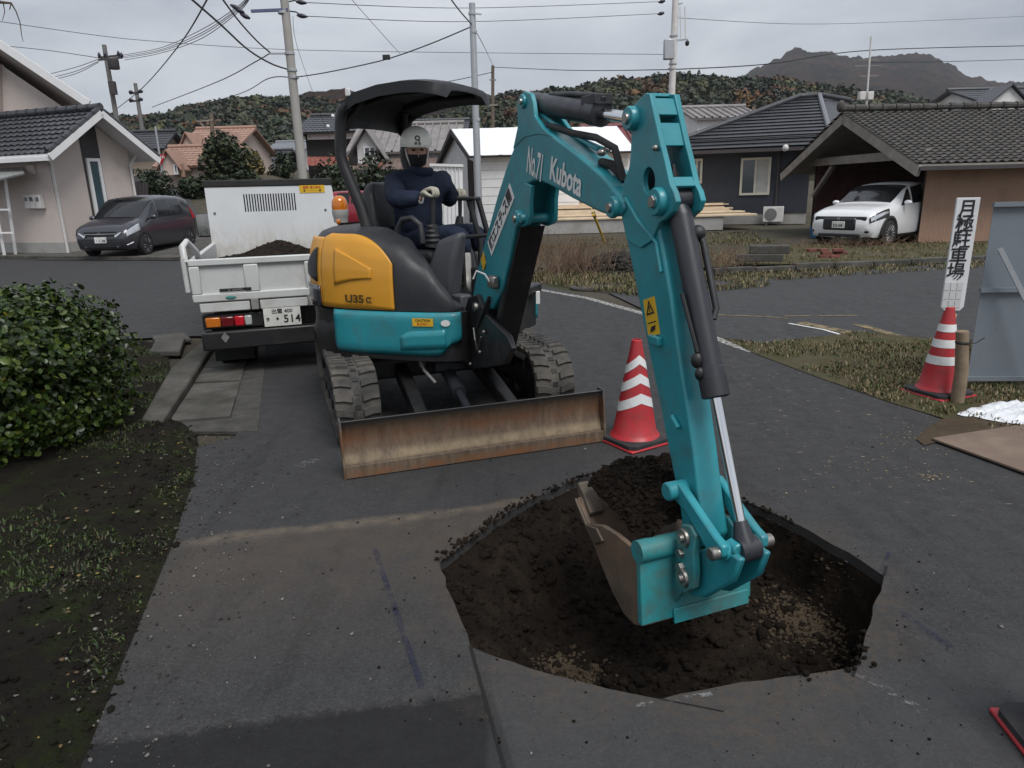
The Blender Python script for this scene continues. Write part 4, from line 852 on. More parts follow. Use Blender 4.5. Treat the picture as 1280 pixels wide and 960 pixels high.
# ------------------------------------------------------------------ dark hip-roofed house
dh = thing('house', 'navy clad bungalow with dark tiled hip roof beside the carport', 'house', tuple(G(925,280)))
W0, W1 = AY(835,180,31.5), AY(1016,172,29.6); zt = AY(930,184,30.3).z; W0.z = W1.z = 0
dv = (W1-W0).normalized(); nv = V((dv.y, -dv.x, 0)); 
m = MB(); m.prism([W0+V((0,0,.45)), W1+V((0,0,.45)), W1-nv*9+V((0,0,.45)), W0-nv*9+V((0,0,.45))], (0,0,zt-.45)); m.build('wall', M_DBLUE, dh, smooth=False)
m = MB(); m.prism([W0-nv*.03, W1-nv*.03, W1-nv*9, W0-nv*9], (0,0,.45)); m.build('foundation', M_CONC2, dh, smooth=False)
def wp(x, y): return inplane(x, y, W0, nv)
for (x0, y0, x1, y1) in ((866,200,876,228),(928,199,960,242)):
    a, b = wp(x0,y0), wp(x1,y1); c = (a+b)/2+nv*.02; window(c, dv, (b-a).dot(dv), abs(a.z-b.z), dh, .09, 1, glass=[M_GLASS, M_CURT] if x0 > 900 else None, mat=pm('cream_frame', (.55,.53,.45), .5) if 'cream_frame' not in MATS else MATS['cream_frame'], out=nv)
m = MB(); a = wp(974,195); m.tube([V((a.x,a.y,.3))+nv*.06, V((a.x,a.y,zt))+nv*.06], .05, 8); m.build('downpipe', M_DARKTRIM, dh)
ovh = .75; E0 = W0+nv*ovh-dv*.6+V((0,0,zt-.1)); E1 = W1+nv*ovh+dv*.7+V((0,0,zt-.1)); Rm = AY(1024,122,34.5); R0_ = AY(1000,123,34.3); Bk1 = E1-nv*10.5; Bk0 = E0-nv*10.5; R1b = AY(1062,128,36)
m = MB(); m.add([E0,E1,Rm,R0_,Bk1,R1b,Bk0], [(0,1,2,3),(1,4,5,2),(6,0,3),(4,6,3,2,5)]); r = m.build('roof', M_GTILE, dh, smooth=False, solid=.12)
z2 = V((0,0,.03)); quad_courses(E0+z2, E1+z2, R0_+z2, Rm+z2, 15, r, M_GTILE, .06, 0); quad_courses(E1+z2, Bk1+z2, Rm+z2, R1b+z2, 15, r, M_GTILE, .06, 0)
for a_, b_ in ((E1,Rm),(E0,R0_)): m = MB(); m.tube([a_+V((0,0,.1)), b_+V((0,0,.12))], .11, 8); m.build('hip_tiles', pm('hip_tile_grey', (.16,.165,.18), .45) if a_ is E1 else M_GTILE, r)
m = MB(); m.tube([R0_+V((0,0,.1)), Rm+V((0,0,.12)), R1b+V((0,0,.1))], .12, 8); m.build('ridge', M_GTILE, r)
bar(E0+V((0,0,-.06)), E1+V((0,0,-.06)), .12, .14, 'gutter', M_DARKTRIM, r)
m = MB(); s0, s1_ = E0.lerp(R0_,.13), E1.lerp(Rm,.13); m.tube([s0.lerp(s1_,.05)+V((0,0,.14)), s1_+V((0,0,.14))], .03, 6); m.build('snow_guard', M_DARKTRIM, r)
ac = thing('air_conditioner', 'white outdoor air conditioner unit at the foot of the navy house', 'air conditioner', tuple(G(966,283))); q = wp(966,271)+nv*.35
m = MB(); m.box(V((q.x,q.y,.42)), (.8,.3,.62), math.atan2(dv.y,dv.x)); m.build('casing', M_PIPE, ac, bevel=.02); m = MB(); m.lathe([(.24,0),(.24,.02),(.02,.02)], V((q.x,q.y,.42))+nv*.15-dv*.1, nv, 22); m.build('fan_grille', pm('grille_dark', (.15,.15,.15), .6), ac)
for s in (-1,1): m = MB(); m.box(V((q.x,q.y,.05))+dv*.25*s, (.1,.32,.12), math.atan2(dv.y,dv.x)); m.build('foot', M_CONC, ac)
# roof antenna
an = thing('antenna', 'thin grey television antenna mast above the navy house roof', 'antenna', tuple(AY(1084,128,38))); m = MB(); m.tube([AY(1083,132,38), AY(1089,46,38)], .045, 8); m.build('mast', M_PIPE, an)
for yy, w_ in ((75,.5),(82,.7),(95,.5)): q = AY(1086,yy,38); bar(q-V((w_,0,0)), q+V((w_,0,0)), .05, .05, 'element', STEEL, an)
for x in (1077, 1087): m = MB(); q = AY(x,120,37.5); m.b6(q.x-.15, q.x+.15, q.y-.15, q.y+.15, q.z-.2, q.z+.2); m.build('fitting_box', M_PIPE, an, bevel=.03)
# ------------------------------------------------------------------ carport
C0, C1 = G(1147,304), G(1012,289); gv = (C1-C0).normalized(); wv = V((gv.y, -gv.x, 0)); Wg = (C1-C0).length
cp = thing('carport', 'brown sheet clad carport with old cement tiled gable roof and open front', 'carport', tuple(C0)); zE = AY(1152,192,C0.y).z; Cm = C0.lerp(C1,.5); zA = AY(1070,144,Cm.y).z
c3 = lambda x, y, z: C0+wv*x+gv*y+V((0,0,z))
LWd = 10; ribbed(c3(0,0,0), c3(LWd,0,0), c3(0,0,zE), c3(LWd,0,zE), cp, M_BROWN, .075, .008, 'wall_sheet', wave=True)
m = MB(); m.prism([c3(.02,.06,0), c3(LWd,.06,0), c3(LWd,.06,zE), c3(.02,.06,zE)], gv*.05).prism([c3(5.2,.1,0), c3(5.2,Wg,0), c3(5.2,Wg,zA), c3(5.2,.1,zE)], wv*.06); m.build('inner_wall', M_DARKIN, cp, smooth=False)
for k in range(7):
    for j in range(3): m = MB(); m.prism([c3(.1+k*.73,Wg-.02,.05+j*.95), c3(.1+k*.73+.7,Wg-.02,.05+j*.95), c3(.1+k*.73+.7,Wg-.02,.05+j*.95+.92), c3(.1+k*.73,Wg-.02,.05+j*.95+.92)], gv*.04); m.build('panel', M_REDP, cp, smooth=False)
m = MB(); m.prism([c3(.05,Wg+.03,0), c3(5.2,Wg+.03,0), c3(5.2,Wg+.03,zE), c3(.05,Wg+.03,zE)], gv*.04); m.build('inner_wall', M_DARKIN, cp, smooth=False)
sC = (zA-zE)/(Wg/2); oc = .85; of = .8
Ea = lambda x: c3(x,-oc,zE-sC*oc); Eb = lambda x: c3(x,Wg+oc,zE-sC*oc); Rc = lambda x: c3(x,Wg/2,zA)
m = MB(); m.prism([Ea(-of), Rc(-of), Rc(LWd), Ea(LWd)], (0,0,.06)).prism([Eb(-of), Rc(-of), Rc(LWd), Eb(LWd)], (0,0,.06)); r = m.build('roof', M_WOODG, cp, smooth=False)
z3 = V((0,0,.08)); quad_courses(Ea(-of-.06)+z3, Ea(LWd)+z3, Rc(-of-.06)+z3, Rc(LWd)+z3, 22, r, M_CTILE, .04, .24, .022); quad_courses(Eb(-of-.06)+z3, Eb(LWd)+z3, Rc(-of-.06)+z3, Rc(LWd)+z3, 14, r, M_CTILE, .05, .3, .035)
for k in range(26): m = MB(); q = Rc(-of-.1+k*.42)+V((0,0,.2)); m.tube([q, q+wv*.4], [.11,.09], 9); m.build('ridge_tile', M_CTILE, r)
m = MB(); m.ell(Rc(-of-.1)+V((0,0,.25)), (.12,.12,.17)); m.build('end_tile', M_CTILE, r)
for fn in (Ea, Eb): bar(fn(-of+.02)+V((0,0,-.1)), Rc(-of+.02)+V((0,0,-.1)), .08, .26, 'bargeboard', M_WOODG, r)
bar(Ea(-of)+V((0,0,-.03)), Ea(LWd)+V((0,0,-.03)), .1, .1, 'gutter', M_DARKTRIM, r)
for x, y in ((.02,0),(0,Wg)): bar(c3(x,y,0), c3(x,y,zE), .17, .17, 'post', M_WOODG if y else pm('red_trim', (.14,.06,.05), .7), cp)
bar(c3(-.1,-.1,zE-.0), c3(-.1,Wg+.2,zE-.0), .14, .24, 'tie_beam', M_WOODG, cp); bar(c3(-.1,Wg/2,zE), c3(-.1,Wg/2,zA-.1), .14, .14, 'king_post', M_WOODG, cp); bar(c3(.02,Wg,zE-1.1), c3(.02,Wg-1.15,zE-.15), .12, .12, 'brace', M_WOODG, cp, up=(1,0,0))
m = MB(); q = AY(982,185,C1.y); m.ell(q, (.1,.1,.12)); m.build('lamp', M_PIPE, cp)
# blue bucket by the post
bu = thing('bucket', 'blue plastic bucket beside the carport post', 'bucket', tuple(G(1018,297))); m = MB(); m.lathe([(.13,0),(.16,.3),(.175,.3),(.175,.33),(.15,.33),(.12,.02)], ORG[bu.name], n=18); m.build('body', pm('blue_plastic', (.03,.1,.2), .5), bu)
# ------------------------------------------------------------------ timber floor on a new foundation
Y0, Y1 = 27, 38; xa, xb = AY(668,290,Y0).x, AY(944,272,Y0).x
tf = thing('house_foundation', 'new concrete foundation carrying a pale timber floor', 'foundation', (xa,Y0,0)); zf = AY(800,270,Y0).z
m = MB(); m.b6(xa,xb-1.2,Y0,Y1,0,zf-.06); m.build('foundation_wall', M_CONC2, tf, smooth=False, bevel=.01)
M_PLY = pm('pale_plywood', (.62,.49,.34), .7, var=.16, vs=2.5, dirt=(.35,.24,.14), da=.3, dsc=3)
nb = 30
for k in range(nb):
    y0 = Y0-.06+k*(Y1-Y0)/nb; z = zf-.055 + (.06 if k % 7 == 3 else 0) + 1.0*sstep(.0, 1.0, k/nb); dx = random.uniform(-.25,.25)
    m = MB(); m.b6(xa-.1+dx*.3,xb+dx,y0,y0+(Y1-Y0)/nb-.03,z-.03,z+.02); m.build('board', M_PLY, tf, smooth=False)
for k in range(12): m = MB(); x = xa + (xb-xa)*(k+.5)/12; y0 = Y0+2+random.random()*6; z = zf+.02+1.0*sstep(0,1,(y0-Y0)/11); m.b6(x-.8,x+.8,y0,y0+.12,z,z+.09); m.build('joist', M_PLY, tf, smooth=False)
# yellow guy-wire guard
gy = thing('guy_wire', 'yellow guy wire guard slanting down beside the timber floor', 'guy wire', tuple(G(756,300))); m = MB(); m.tube([G(756,303), AY(742,268,20.5)], .04, 8); m.build('guard', pm('guy_yellow', (.6,.4,.03), .5), gy); m = MB(); m.tube([AY(744,272,20.6), AY(741,265,20.6)], .05, 8); m.build('sleeve', RUBB, gy); m = MB(); m.tube([AY(742,268,20.5), AY(700,150,24)], .012, 6); m.build('wire', pm('guy_pale', (.5,.42,.15), .5), gy)
# ------------------------------------------------------------------ poles and wires
M_CPOLE = pm('concrete_pole', (.33,.32,.30), .85, var=.1, vs=1, dirt=(.22,.21,.19), da=.4, dsc=2); M_GALV = pm('galvanised_steel', (.42,.44,.46), .45, .5, var=.06); M_WIRE = pm('wire_black', (.02,.02,.022), .6); M_INS = pm('insulator_black', (.015,.016,.03), .4)
def pole(label, top, base, Y, r0, r1, mat=M_CPOLE, name='utility_pole'):
    t, b = AY(*top, Y), AY(*base, Y); d = t-b; f = (H(b.x,Y)-.3-b.z)/d.z; b = b+d*f; o = thing(name, label, 'pole', tuple(b), None); m = MB(); m.tube([b, b.lerp(t,.5), t], [r0, (r0+r1)/2, r1], 16); m.build('shaft', mat, o); return o
def arm_(o, Y, x0, y0, x1, y1, w_=.09, mat=None): bar(AY(x0,y0,Y-.1), AY(x1,y1,Y-.1), w_, w_, 'cross_arm', mat or M_GALV, o)
def insul(o, Y, pts, r=.09, d=(1,0,0)):
    for x, y in pts: q = AY(x,y,Y-.12); m = MB(); m.lathe([(.02,-.22),(r*.5,-.2),(r,-.05),(r*.9,.05),(.03,.2)], q, d, 10); m.build('insulator', M_INS, o)
def band(o, Y, pts, r):
    for x, y in pts: m = MB(); q = AY(x,y,Y); m.lathe([(r,-.05),(r*1.12,-.04),(r*1.12,.04),(r,.05)], q, (0,0,1), 14); m.build('band', M_GALV, o)
u1 = pole('tall concrete utility pole behind the white dump truck', (348,-70), (379,225), 30, .2, .15)
arm_(u1, 30, 314, 14, 360, 12, .1, pm('arm_blue_grey', (.1,.11,.2), .5)); insul(u1, 30, [(306,20),(299,13),(294,9)], .09, (-1,0,.5)); insul(u1, 30, [(377,3),(378,20)], .09, (1,0,-.15)); arm_(u1, 30, 337, 67, 366, 67, .06); band(u1, 30, [(354,16),(362,67),(365,88),(367,97)], .18)
for x0, y0, x1, y1 in ((361,2,376,3),(362,14,378,20)): m = MB(); m.tube([AY(x0,y0,29.9), AY((x0+x1)/2,(y0+y1)/2-2,29.9), AY(x1,y1,29.9)], .025, 6); m.build('jumper', M_WIRE, u1)
u2 = pole('slim galvanised steel pole in front of the white shed', (590,4), (600,300), 25, .13, .10, M_GALV, 'steel_pole'); band(u2, 25, [(590,17),(592,40),(596,150),(597,200)], .105); arm_(u2, 25, 591, 17, 602, 18, .04)
u3 = pole('concrete utility pole with transformer box beyond the excavator arm', (846,-40), (838,160), 46, .22, .19, M_PIPE); 
m = MB(); q = AY(836,62,45.5); m.b6(q.x-.3,q.x+.3,q.y-.25,q.y+.2,q.z-.55,q.z+.55); m.build('transformer_box', M_GALV, u3, bevel=.04); arm_(u3, 46, 842, 51, 860, 49, .08); arm_(u3, 46, 843, 6, 853, 4, .08); insul(u3, 46, [(827,2),(826,17)], .11, (-1,0,-.2)); band(u3, 46, [(842,45),(841,80),(840,86)], .22)
for x in (850, 856): m = MB(); m.tube([AY(x,8,45.8), AY(x+1,48,45.8)], .03, 6); m.build('drop_lead', M_PIPE, u3)
m = MB(); q = AY(859,54,45.8); m.ell(q, (.13,.13,.16)); m.build('lamp_head', RUBB, u3)
u4 = pole('dark utility pole with transformers above the tiled wing roof', (130,56), (146,150), 56, .2, .15, pm('dark_pole', (.16,.155,.15), .9))
for y in (70, 73): arm_(u4, 56, 123, y+2, 152, y-1, .12, M_DARKTRIM)
insul(u4, 56, [(124,69),(131,68),(148,67),(152,69)], .12, (0,0,1)); m = MB(); q = AY(142,80,55.6); m.lathe([(.35,-.35),(.38,-.3),(.38,.3),(.3,.38)], q, (0,0,1), 14); m.build('transformer', M_DARKTRIM, u4); m = MB(); q = AY(141,110,55.6); m.b6(q.x-.2,q.x+.2,q.y-.2,q.y+.2,q.z-.45,q.z+.45); m.build('switch_box', M_DARKTRIM, u4)
u5 = pole('thin dark utility pole with two crossarms behind the tan house', (169,104), (182,190), 66, .2, .15, MATS['dark_pole'])
for y in (116, 126): arm_(u5, 66, 162, y+1, 178, y-1, .14, M_DARKTRIM); insul(u5, 66, [(164,y-1),(176,y-2)], .16, (1,0,0))
u6 = pole('distant wooden pole with crossarm right of the steel pole', (616,82), (616,180), 72, .18, .15, pm('brown_pole', (.14,.11,.08), .9)); arm_(u6, 72, 608, 132, 622, 131, .14, M_WOODG); arm_(u6, 72, 612, 100, 620, 100, .12, M_WOODG)
u7 = pole('brown wooden pole with bracket crossarm behind the round tree', (264,142), (269,220), 57, .17, .14, MATS['brown_pole']); arm_(u7, 57, 246, 152, 266, 150, .1, M_WOODG); arm_(u7, 57, 250, 153, 262, 164, .06, M_WOODG)
sp_ = pole('thin grey pole carrying a red stop sign on the side street', (194,158), (206,236), 47, .07, .06, M_GALV, 'sign_pole'); m = MB(); q = AY(200.5,199,46.8); m.prism([q+V((-.38,0,.28)), q+V((.38,0,.28)), q+V((0,0,-.36))], (0,.03,0)); sg = m.build('stop_sign', pm('sign_red', (.4,.02,.025), .4), sp_, smooth=False); text('止まれ', .2, 'lettering', WHITE, sp_, q+V((0,-.005,.12)), (1,0,0), (0,0,1), .005)
def wire(label, pts, r=.018, group='overhead wires'):
    P_ = [AY(x, y, Y) for x, y, Y in pts]; out = []
    for i in range(len(P_)-1):
        p0, p1, p2, p3 = P_[max(i-1,0)], P_[i], P_[i+1], P_[min(i+2,len(P_)-1)]
        for k in range(8): t = k/8; out.append(.5*((2*p1)+(p2-p0)*t+(2*p0-5*p1+4*p2-p3)*t*t+(-p0+3*p1-3*p2+p3)*t**3))
    out.append(P_[-1]); m = MB(); m.tube(out, r*.78, 6); return tag(m.build('overhead_wire', M_WIRE, org=tuple(out[0])), label, 'wire', group)
for w_n, d, e in (('topmost',0,0),('second',3,4),('third',6,7),('lowest',10,11)): wire(w_n+' of four thin black wires between the dark crossarm pole and tall concrete pole', [(152+d*.4,69+d*.6,55.9),(200,60+e*.6,47),(250,38+e,38),(296,9+e*.7,31),(312,-8+e*.6,30)], .022, 'wires from crossarm pole')
for w_n, d in (('upper',0),('middle',5),('lower',8)): wire(w_n+' black wire leaving the dark crossarm pole towards the beige house', [(123,74+d*.5,56),(95,84+d,60),(60,93+d,66)], .03, 'wires to the house side')
wire('thick black cable slanting down across the sky from above to the crossarm pole', [(262,-6,20),(225,55,30),(180,108,42),(146,136,55)], .03, 'cables to poles')
wire('thick twisted grey cable sagging to the tall concrete pole', [(236,-4,22),(275,30,25),(310,62,28),(340,80,29.6),(365,88,30)], .04, 'cables to poles')
wire('grey cable sagging to the bracket on the tall concrete pole', [(276,-4,22),(300,28,26),(322,52,29),(338,66,30)], .035, 'cables to poles')
wire('grey cable running from the bracket down behind the pink houses', [(338,66,30),(318,78,33),(270,103,42),(190,134,60)], .03, 'cables to poles')
wire('thin dark cable sagging from the tall concrete pole to the steel pole', [(365,97,30),(400,92,29),(450,82,28),(490,72,27),(540,54,26),(590,33,25)], .025)
wire('thin dark cable from the tall concrete pole down behind the tan house', [(365,97,30),(336,98,32),(300,117,40),(240,134,55)], .025)
q = AY(483,71,27); sb = thing('splice_box', 'small black cable splice box hanging on the sagging cable', 'splice box', tuple(q)); m = MB(); m.box(q+V((0,-.03,-.02)), (.26,.12,.16)); m.build('case', RUBB, sb, bevel=.02)
for y0, y1, y2 in ((3,6,12),(20,26,19)): wire(('upper' if y0 < 10 else 'lower')+' power line from tall concrete pole past the steel pole to transformer pole', [(378,y0,30),(590,(10 if y0 < 10 else 27),38),(826,(2 if y0 < 10 else 17),45.8)], .018, 'power lines over the excavator')
wire('dark bundled cable crossing from the wooden pole to the transformer pole', [(618,84,72),(720,88,60),(838,87,46)], .035); wire('dark bundled cable from the transformer pole to the antenna side', [(838,87,46),(960,80,50),(1085,63,56),(1290,57,66)], .04)
wire('thin line crossing the sky above the mountain', [(842,22,46),(1000,30,60),(1130,27,80),(1290,20,90)], .02); wire('thin line in front of the mountain right of the antenna', [(1088,78,56),(1180,77,64),(1290,74,72)], .03)
wire('thin pale line high across the sky over the beige house', [(-20,24,40),(120,44,44),(200,52,46),(360,62,48),(600,66,50),(838,68,46)], .02); wire('thin pale line low across the sky over the beige house', [(-20,55,60),(60,63,60),(140,75,58)], .03)
wire('steep cable from above down to the steel pole', [(560,-6,20),(575,14,23),(590,31,25)], .025); wire('thin guy line from the steel pole to the wooden pole', [(590,31,25),(606,60,45),(617,84,72)], .02); wire('thin wire slanting down to the sagging cable', [(440,0,22),(480,45,25),(500,67,27)], .01)
wire('faint wire from the wooden pole towards the canopy', [(616,90,72),(590,96,68),(530,108,60)], .04); wire('faint drop wire beside the tall concrete pole', [(366,20,30),(372,60,32),(400,140,40),(415,180,45)], .012)
for k, (x, y) in enumerate(((416,145),(410,158))): q = AY(x,y,40); o = thing('line_marker', ('upper' if k == 0 else 'lower')+' small white marker ball on the thin drop wire', 'marker', tuple(q), 'line markers'); m = MB(); m.ell(q, (.1,.1,.1), 10, 6); m.build('ball', WHITE, o)
# twig hanging into the top left corner
tw = thing('hanging_twig', 'bare hanging twig tip against the sky above the beige house', 'twig', tuple(AY(10,-10,6))); m = MB(); m.tube([AY(-10,2,6), AY(4,3,6), AY(14,4,6), AY(20,14,6), AY(25,28,6), AY(27,44,6), AY(29,52,6)], [.012,.01,.008,.005,.004,.003,.002], 6).tube([AY(4,3,6), AY(6,15,6), AY(3,26,6)], [.005,.003,.002], 5).tube([AY(14,4,6), AY(12,12,6)], .004, 5); m.build('stem', M_BARK, tw)
# ------------------------------------------------------------------ trees, hedges, weeds
def onH(x, y): return V((x, y, H(x, y)))
def at_px(x, Y): q = AY(x, 240, Y); return onH(q.x, Y)
b = at_px(281, 50); c = AY(281,198,50); plant('round_tree', 'dense round evergreen tree beside the orange roofed houses', 'tree', b, tuple(c), (2.1,2.0,2.15), 4200, .2, DKG+OLV[:1], 60, 2, None, .16)
b = at_px(318, 55); plant('small_tree', 'thin yellowing tree right of the round evergreen', 'tree', b, tuple(AY(316,207,55)), (1.0,1.0,1.8), 900, .2, [(.16,.12,.03),(.1,.1,.03)], 22, 3, None, .08)
b = at_px(352, 60); plant('conical_shrub', 'dark cone shaped shrub in front of the utility pole', 'shrub', b, tuple(AY(352,212,60)), (1.5,1.5,1.7), 1300, .2, DKG, 30, 4, None, .1)
for i, (x0, y0, x1, y1, Y, lb) in enumerate(((158,218,212,240,44,'clipped green hedge behind the grey minivan'),(225,222,262,240,44,'dark clipped hedge at the side street corner'),(258,218,330,238,46,'low hedge below the round evergreen tree'),(395,206,445,255,36,'dark hedge behind the red car'),(420,205,500,258,33,'tall dark hedge between red car and rusty roofed house'),(150,225,165,250,38,'small orange and green bush by the downpipe'))):
    a, c_ = AY(x0,y0,Y), AY(x1,y1,Y); zb = H((a.x+c_.x)/2, Y); plant('hedge', lb, 'hedge', ((a.x+c_.x)/2,Y,zb), ((a.x+c_.x)/2,Y,(a.z+zb)/2), ((c_.x-a.x)/2*1.4,1.2,(a.z-zb)/2*1.5), 2600, .16, DKG if i < 5 else YG+AUT, 46, 30+i, None, .06, low=-1)
# dark screen by the downpipe
o = thing('dark_screen', 'dark brown fence panel beside the beige house downpipe', 'fence', tuple(AY(175,246,30))); 
for k in range(5): slab(AY(166+k*4,252,30), AY(169.6+k*4,252,30), AY(169.6+k*4,228,30), AY(166+k*4,228,30), .05, 'board', M_DARKTRIM, o)
for k in range(2): bar(AY(165,232+14*k,30.1), AY(186,232+14*k,30.1), .05, .08, 'rail', M_DARKTRIM, o)
# leafy bush, foreground left
bb_ = V((-3.72, 4.66, .05))
bu_ = plant('leafy_bush', 'large glossy dark green bush on the verge beside the road', 'bush', bb_, (-3.74,4.6,.54), (1.12,1.02,.64), 46000, .028, [(.022,.042,.007),(.034,.06,.009),(.015,.03,.006),(.06,.085,.014)], 260, 11, None, None, M_GLOSS, 'foliage', low=-.85, asp=1.55, hexa=True, box=.72)
m = MB(); rr = random.Random(4)
for k in range(26): a = rr.uniform(0, 6.28); e_ = bb_+V((math.cos(a)*1.1*rr.random(), math.sin(a)*.9*rr.random(), rr.uniform(.5,1.0))); m.tube([bb_+V((rr.uniform(-.4,.4),rr.uniform(-.3,.3),-.05)), bb_.lerp(e_,.5)+V((0,0,.1)), e_], [.02,.014,.006], 6)
m.build('stems', M_BARK, bu_)['kind'] = 'stuff'
p, nv_, tone = crown_pts((-3.74,4.6,.56), (1.14,1.04,.66), 420, 70, 17, box=.72); vs, tri = leafquads(p, nv_, np.full(420,.03), 1.6, True); f = mknp('young_leaves', vs, tri, M_GLOSS, bu_, col=np.repeat(np.array([(.13,.15,.03),(.2,.17,.02),(.09,.12,.025)])[rng.integers(0,3,420)], 6, 0)); f['kind'] = 'stuff'
# dry weeds on the vacant plot
def weeds(label, cx, cy, wid, n, h, col, Ysp=.5):
    b0 = G(cx, cy); o = thing('dry_weeds', label, 'weeds', tuple(b0)); m = MB(); rr = random.Random(cx)
    for k in range(n):
        s = b0+V((rr.gauss(0,wid), rr.gauss(0,Ysp), 0)); e_ = s+V((rr.gauss(0,.28), rr.gauss(0,.2), h*rr.uniform(.5,1.1))); md = s.lerp(e_,.5)+V((rr.gauss(0,.04),0,.05)); m.tube([s, md, e_], [.006,.005,.002], 4)
        for j in range(5): t = rr.uniform(.35,1); q = s.lerp(e_,t); m.tube([q, q+V((rr.gauss(0,.13), rr.gauss(0,.1), rr.uniform(.03,.2)))], [.003,.0015], 4, cap=False)
    f = m.build('stems', col, o); f['kind'] = 'stuff'; return o
M_DRYS = pm('dry_stem', (.15,.095,.06), .9, var=.3, vs=3)
weeds('brown dry weed thicket on the vacant plot beside the boom', 712, 342, .5, 170, .75, M_DRYS); weeds('sparse dry weeds left of the concrete kerb wall', 892, 338, .5, 60, .45, M_DRYS); weeds('low weeds in front of the white car', 1075, 312, .9, 60, .22, M_DRYS, .2)
# ------------------------------------------------------------------ excavator
EO = V((-.68, 5.6, 0))
hd = lambda a: V((math.sin(R_(a)), -math.cos(R_(a)), 0))
MU = frame(EO, hd(18.3)); MH = frame(EO, hd(65)); MHI = MH.inverted()
EX = thing('excavator', 'teal and yellow mini excavator with rusty dozer blade digging a hole in the road', 'excavator', tuple(EO))
def B(M=None):
    m = MB(); m.M = M; return m
# --- undercarriage
def track(ys):
    Rf, Rr, cf, crr = .255, .265, (.80,.265), (-.80,.275)
    path = []
    for k in range(15):
        a = R_(-90 + 180*k/14); path.append((cf[0]+Rf*math.cos(a), cf[1]+Rf*math.sin(a), math.cos(a), math.sin(a)))
    for k in range(1, 12):
        f = k/12; path.append((.8-1.6*f, .52+.02*f-.018*math.sin(math.pi*f), 0, 1))
    for k in range(15):
        a = R_(90 + 180*k/14); path.append((crr[0]+Rr*math.cos(a), crr[1]+Rr*math.sin(a), math.cos(a), math.sin(a)))
    for k in range(1, 12): path.append((-.8+1.6*k/12, .01, 0, -1))
    n = len(path); yc = ys*.70; hw = .148
    m = B(MU); rings = []
    for x, z, nx, nz in path: rings.append([(x-nx*.04, yc-hw, z-nz*.04), (x-nx*.004, yc-hw, z-nz*.004), (x, yc-hw+.012, z), (x, yc+hw-.012, z), (x-nx*.004, yc+hw, z-nz*.004), (x-nx*.04, yc+hw, z-nz*.04)])
    m.loft(rings + [rings[0]], cap=False); tr = m.build('track', RUBT, EX)
    # arc-length samples for the lugs
    cum = [0]
    for i in range(n): cum.append(cum[-1] + math.dist(path[i][:2], path[(i+1) % n][:2]))
    def at(s):
        s %= cum[-1]; i = max(j for j in range(n) if cum[j] <= s+1e-9); f = (s-cum[i])/(cum[i+1]-cum[i]); a, b = path[i], path[(i+1) % n]
        return [a[k]+(b[k]-a[k])*f for k in range(4)]
    NL = 50; lug = B(MU); slot = B(MU)
    for k in range(NL):
        s0 = cum[-1]*k/NL
        for sd_ in (-1, 1):
            off = .5 if sd_ > 0 else 0
            q = []
            for (yy, ds) in ((.028,-.018),(.028,.03),(.09,.052),(.15,.052),(.15,-.002),(.1,-.002)):
                x, z, nx, nz = at(s0 + ds + off*cum[-1]/NL*.0); q.append((V((x, yc+sd_*yy, z)), V((nx, 0, nz))))
            base = [p - nn*.004 for p, nn in q]; top = [p + nn*.02 for p, nn in q]
            cen = sum(top, V())/6; top = [cen + (p-cen)*.86 for p in top]
            if sd_ < 0: base.reverse(); top.reverse()
            lug.loft([base, top])
        x, z, nx, nz = at(s0 + cum[-1]/NL*.5); tx, tz = -nz, nx
        slot.prism([(x+tx*e1*.016+nx*.002, yc+e2*.02, z+tz*e1*.016+nz*.002) for e1, e2 in ((-1,-1),(1,-1),(1,1),(-1,1))], (nx*.003, 0, nz*.003))
    struct(lug.build('tread_lugs', RUBT, tr), 'stuff'); struct(slot.build('track_slots', RUBB, tr, smooth=False), 'stuff')
    fr = B(MU); fr.b6(-.62,.62,yc-.1,yc+.1,.16,.38); fr.build('track_frame', BLKM, EX, bevel=.02)
    for x, r, z in ((.8,.215,.265),(-.8,.225,.275)):
        w_ = B(MU); w_.lathe([(.03,-.115),(r*.55,-.115),(r*.6,-.09),(r,-.085),(r,.085),(r*.6,.09),(r*.55,.115),(.03,.115)], (x, yc, z), (0,1,0), 28); w_.build('idler' if x > 0 else 'sprocket', BLKM, EX)
    for k in range(4):
        w_ = B(MU); w_.lathe([(.02,-.12),(.07,-.12),(.075,-.05),(.075,.05),(.07,.12),(.02,.12)], (-.45+.3*k, yc, .115), (0,1,0), 18); w_.build('track_roller', BLKM, EX)
track(1); track(-1)
m = B(MU); m.b6(-.42,.42,-.6,.6,.3,.46).lathe([(.4,.44),(.4,.56)], (0,0,0), n=32); m.build('undercarriage_frame', BLKM, EX, bevel=.02)
m = B(MU); pf = [(1.520,0),(1.512,.06),(1.478,.12),(1.455,.2),(1.46,.28),(1.485,.345),(1.50,.352),(1.475,.35),(1.44,.30),(1.425,.2),(1.45,.1),(1.49,0)]
m.loft([[(x, y, z) for x, z in pf] for y in (-.85, -.4, 0, .4, .85)]); bl = m.build('dozer_blade', BLADE, EX, sharp=50)
m = B(MU); m.loft([[(1.535,y,.005),(1.527,y,.08),(1.512,y,.08),(1.52,y,.005)] for y in (-.853,.853)]); m.build('wear_edge', BLADE, bl, bevel=.003)
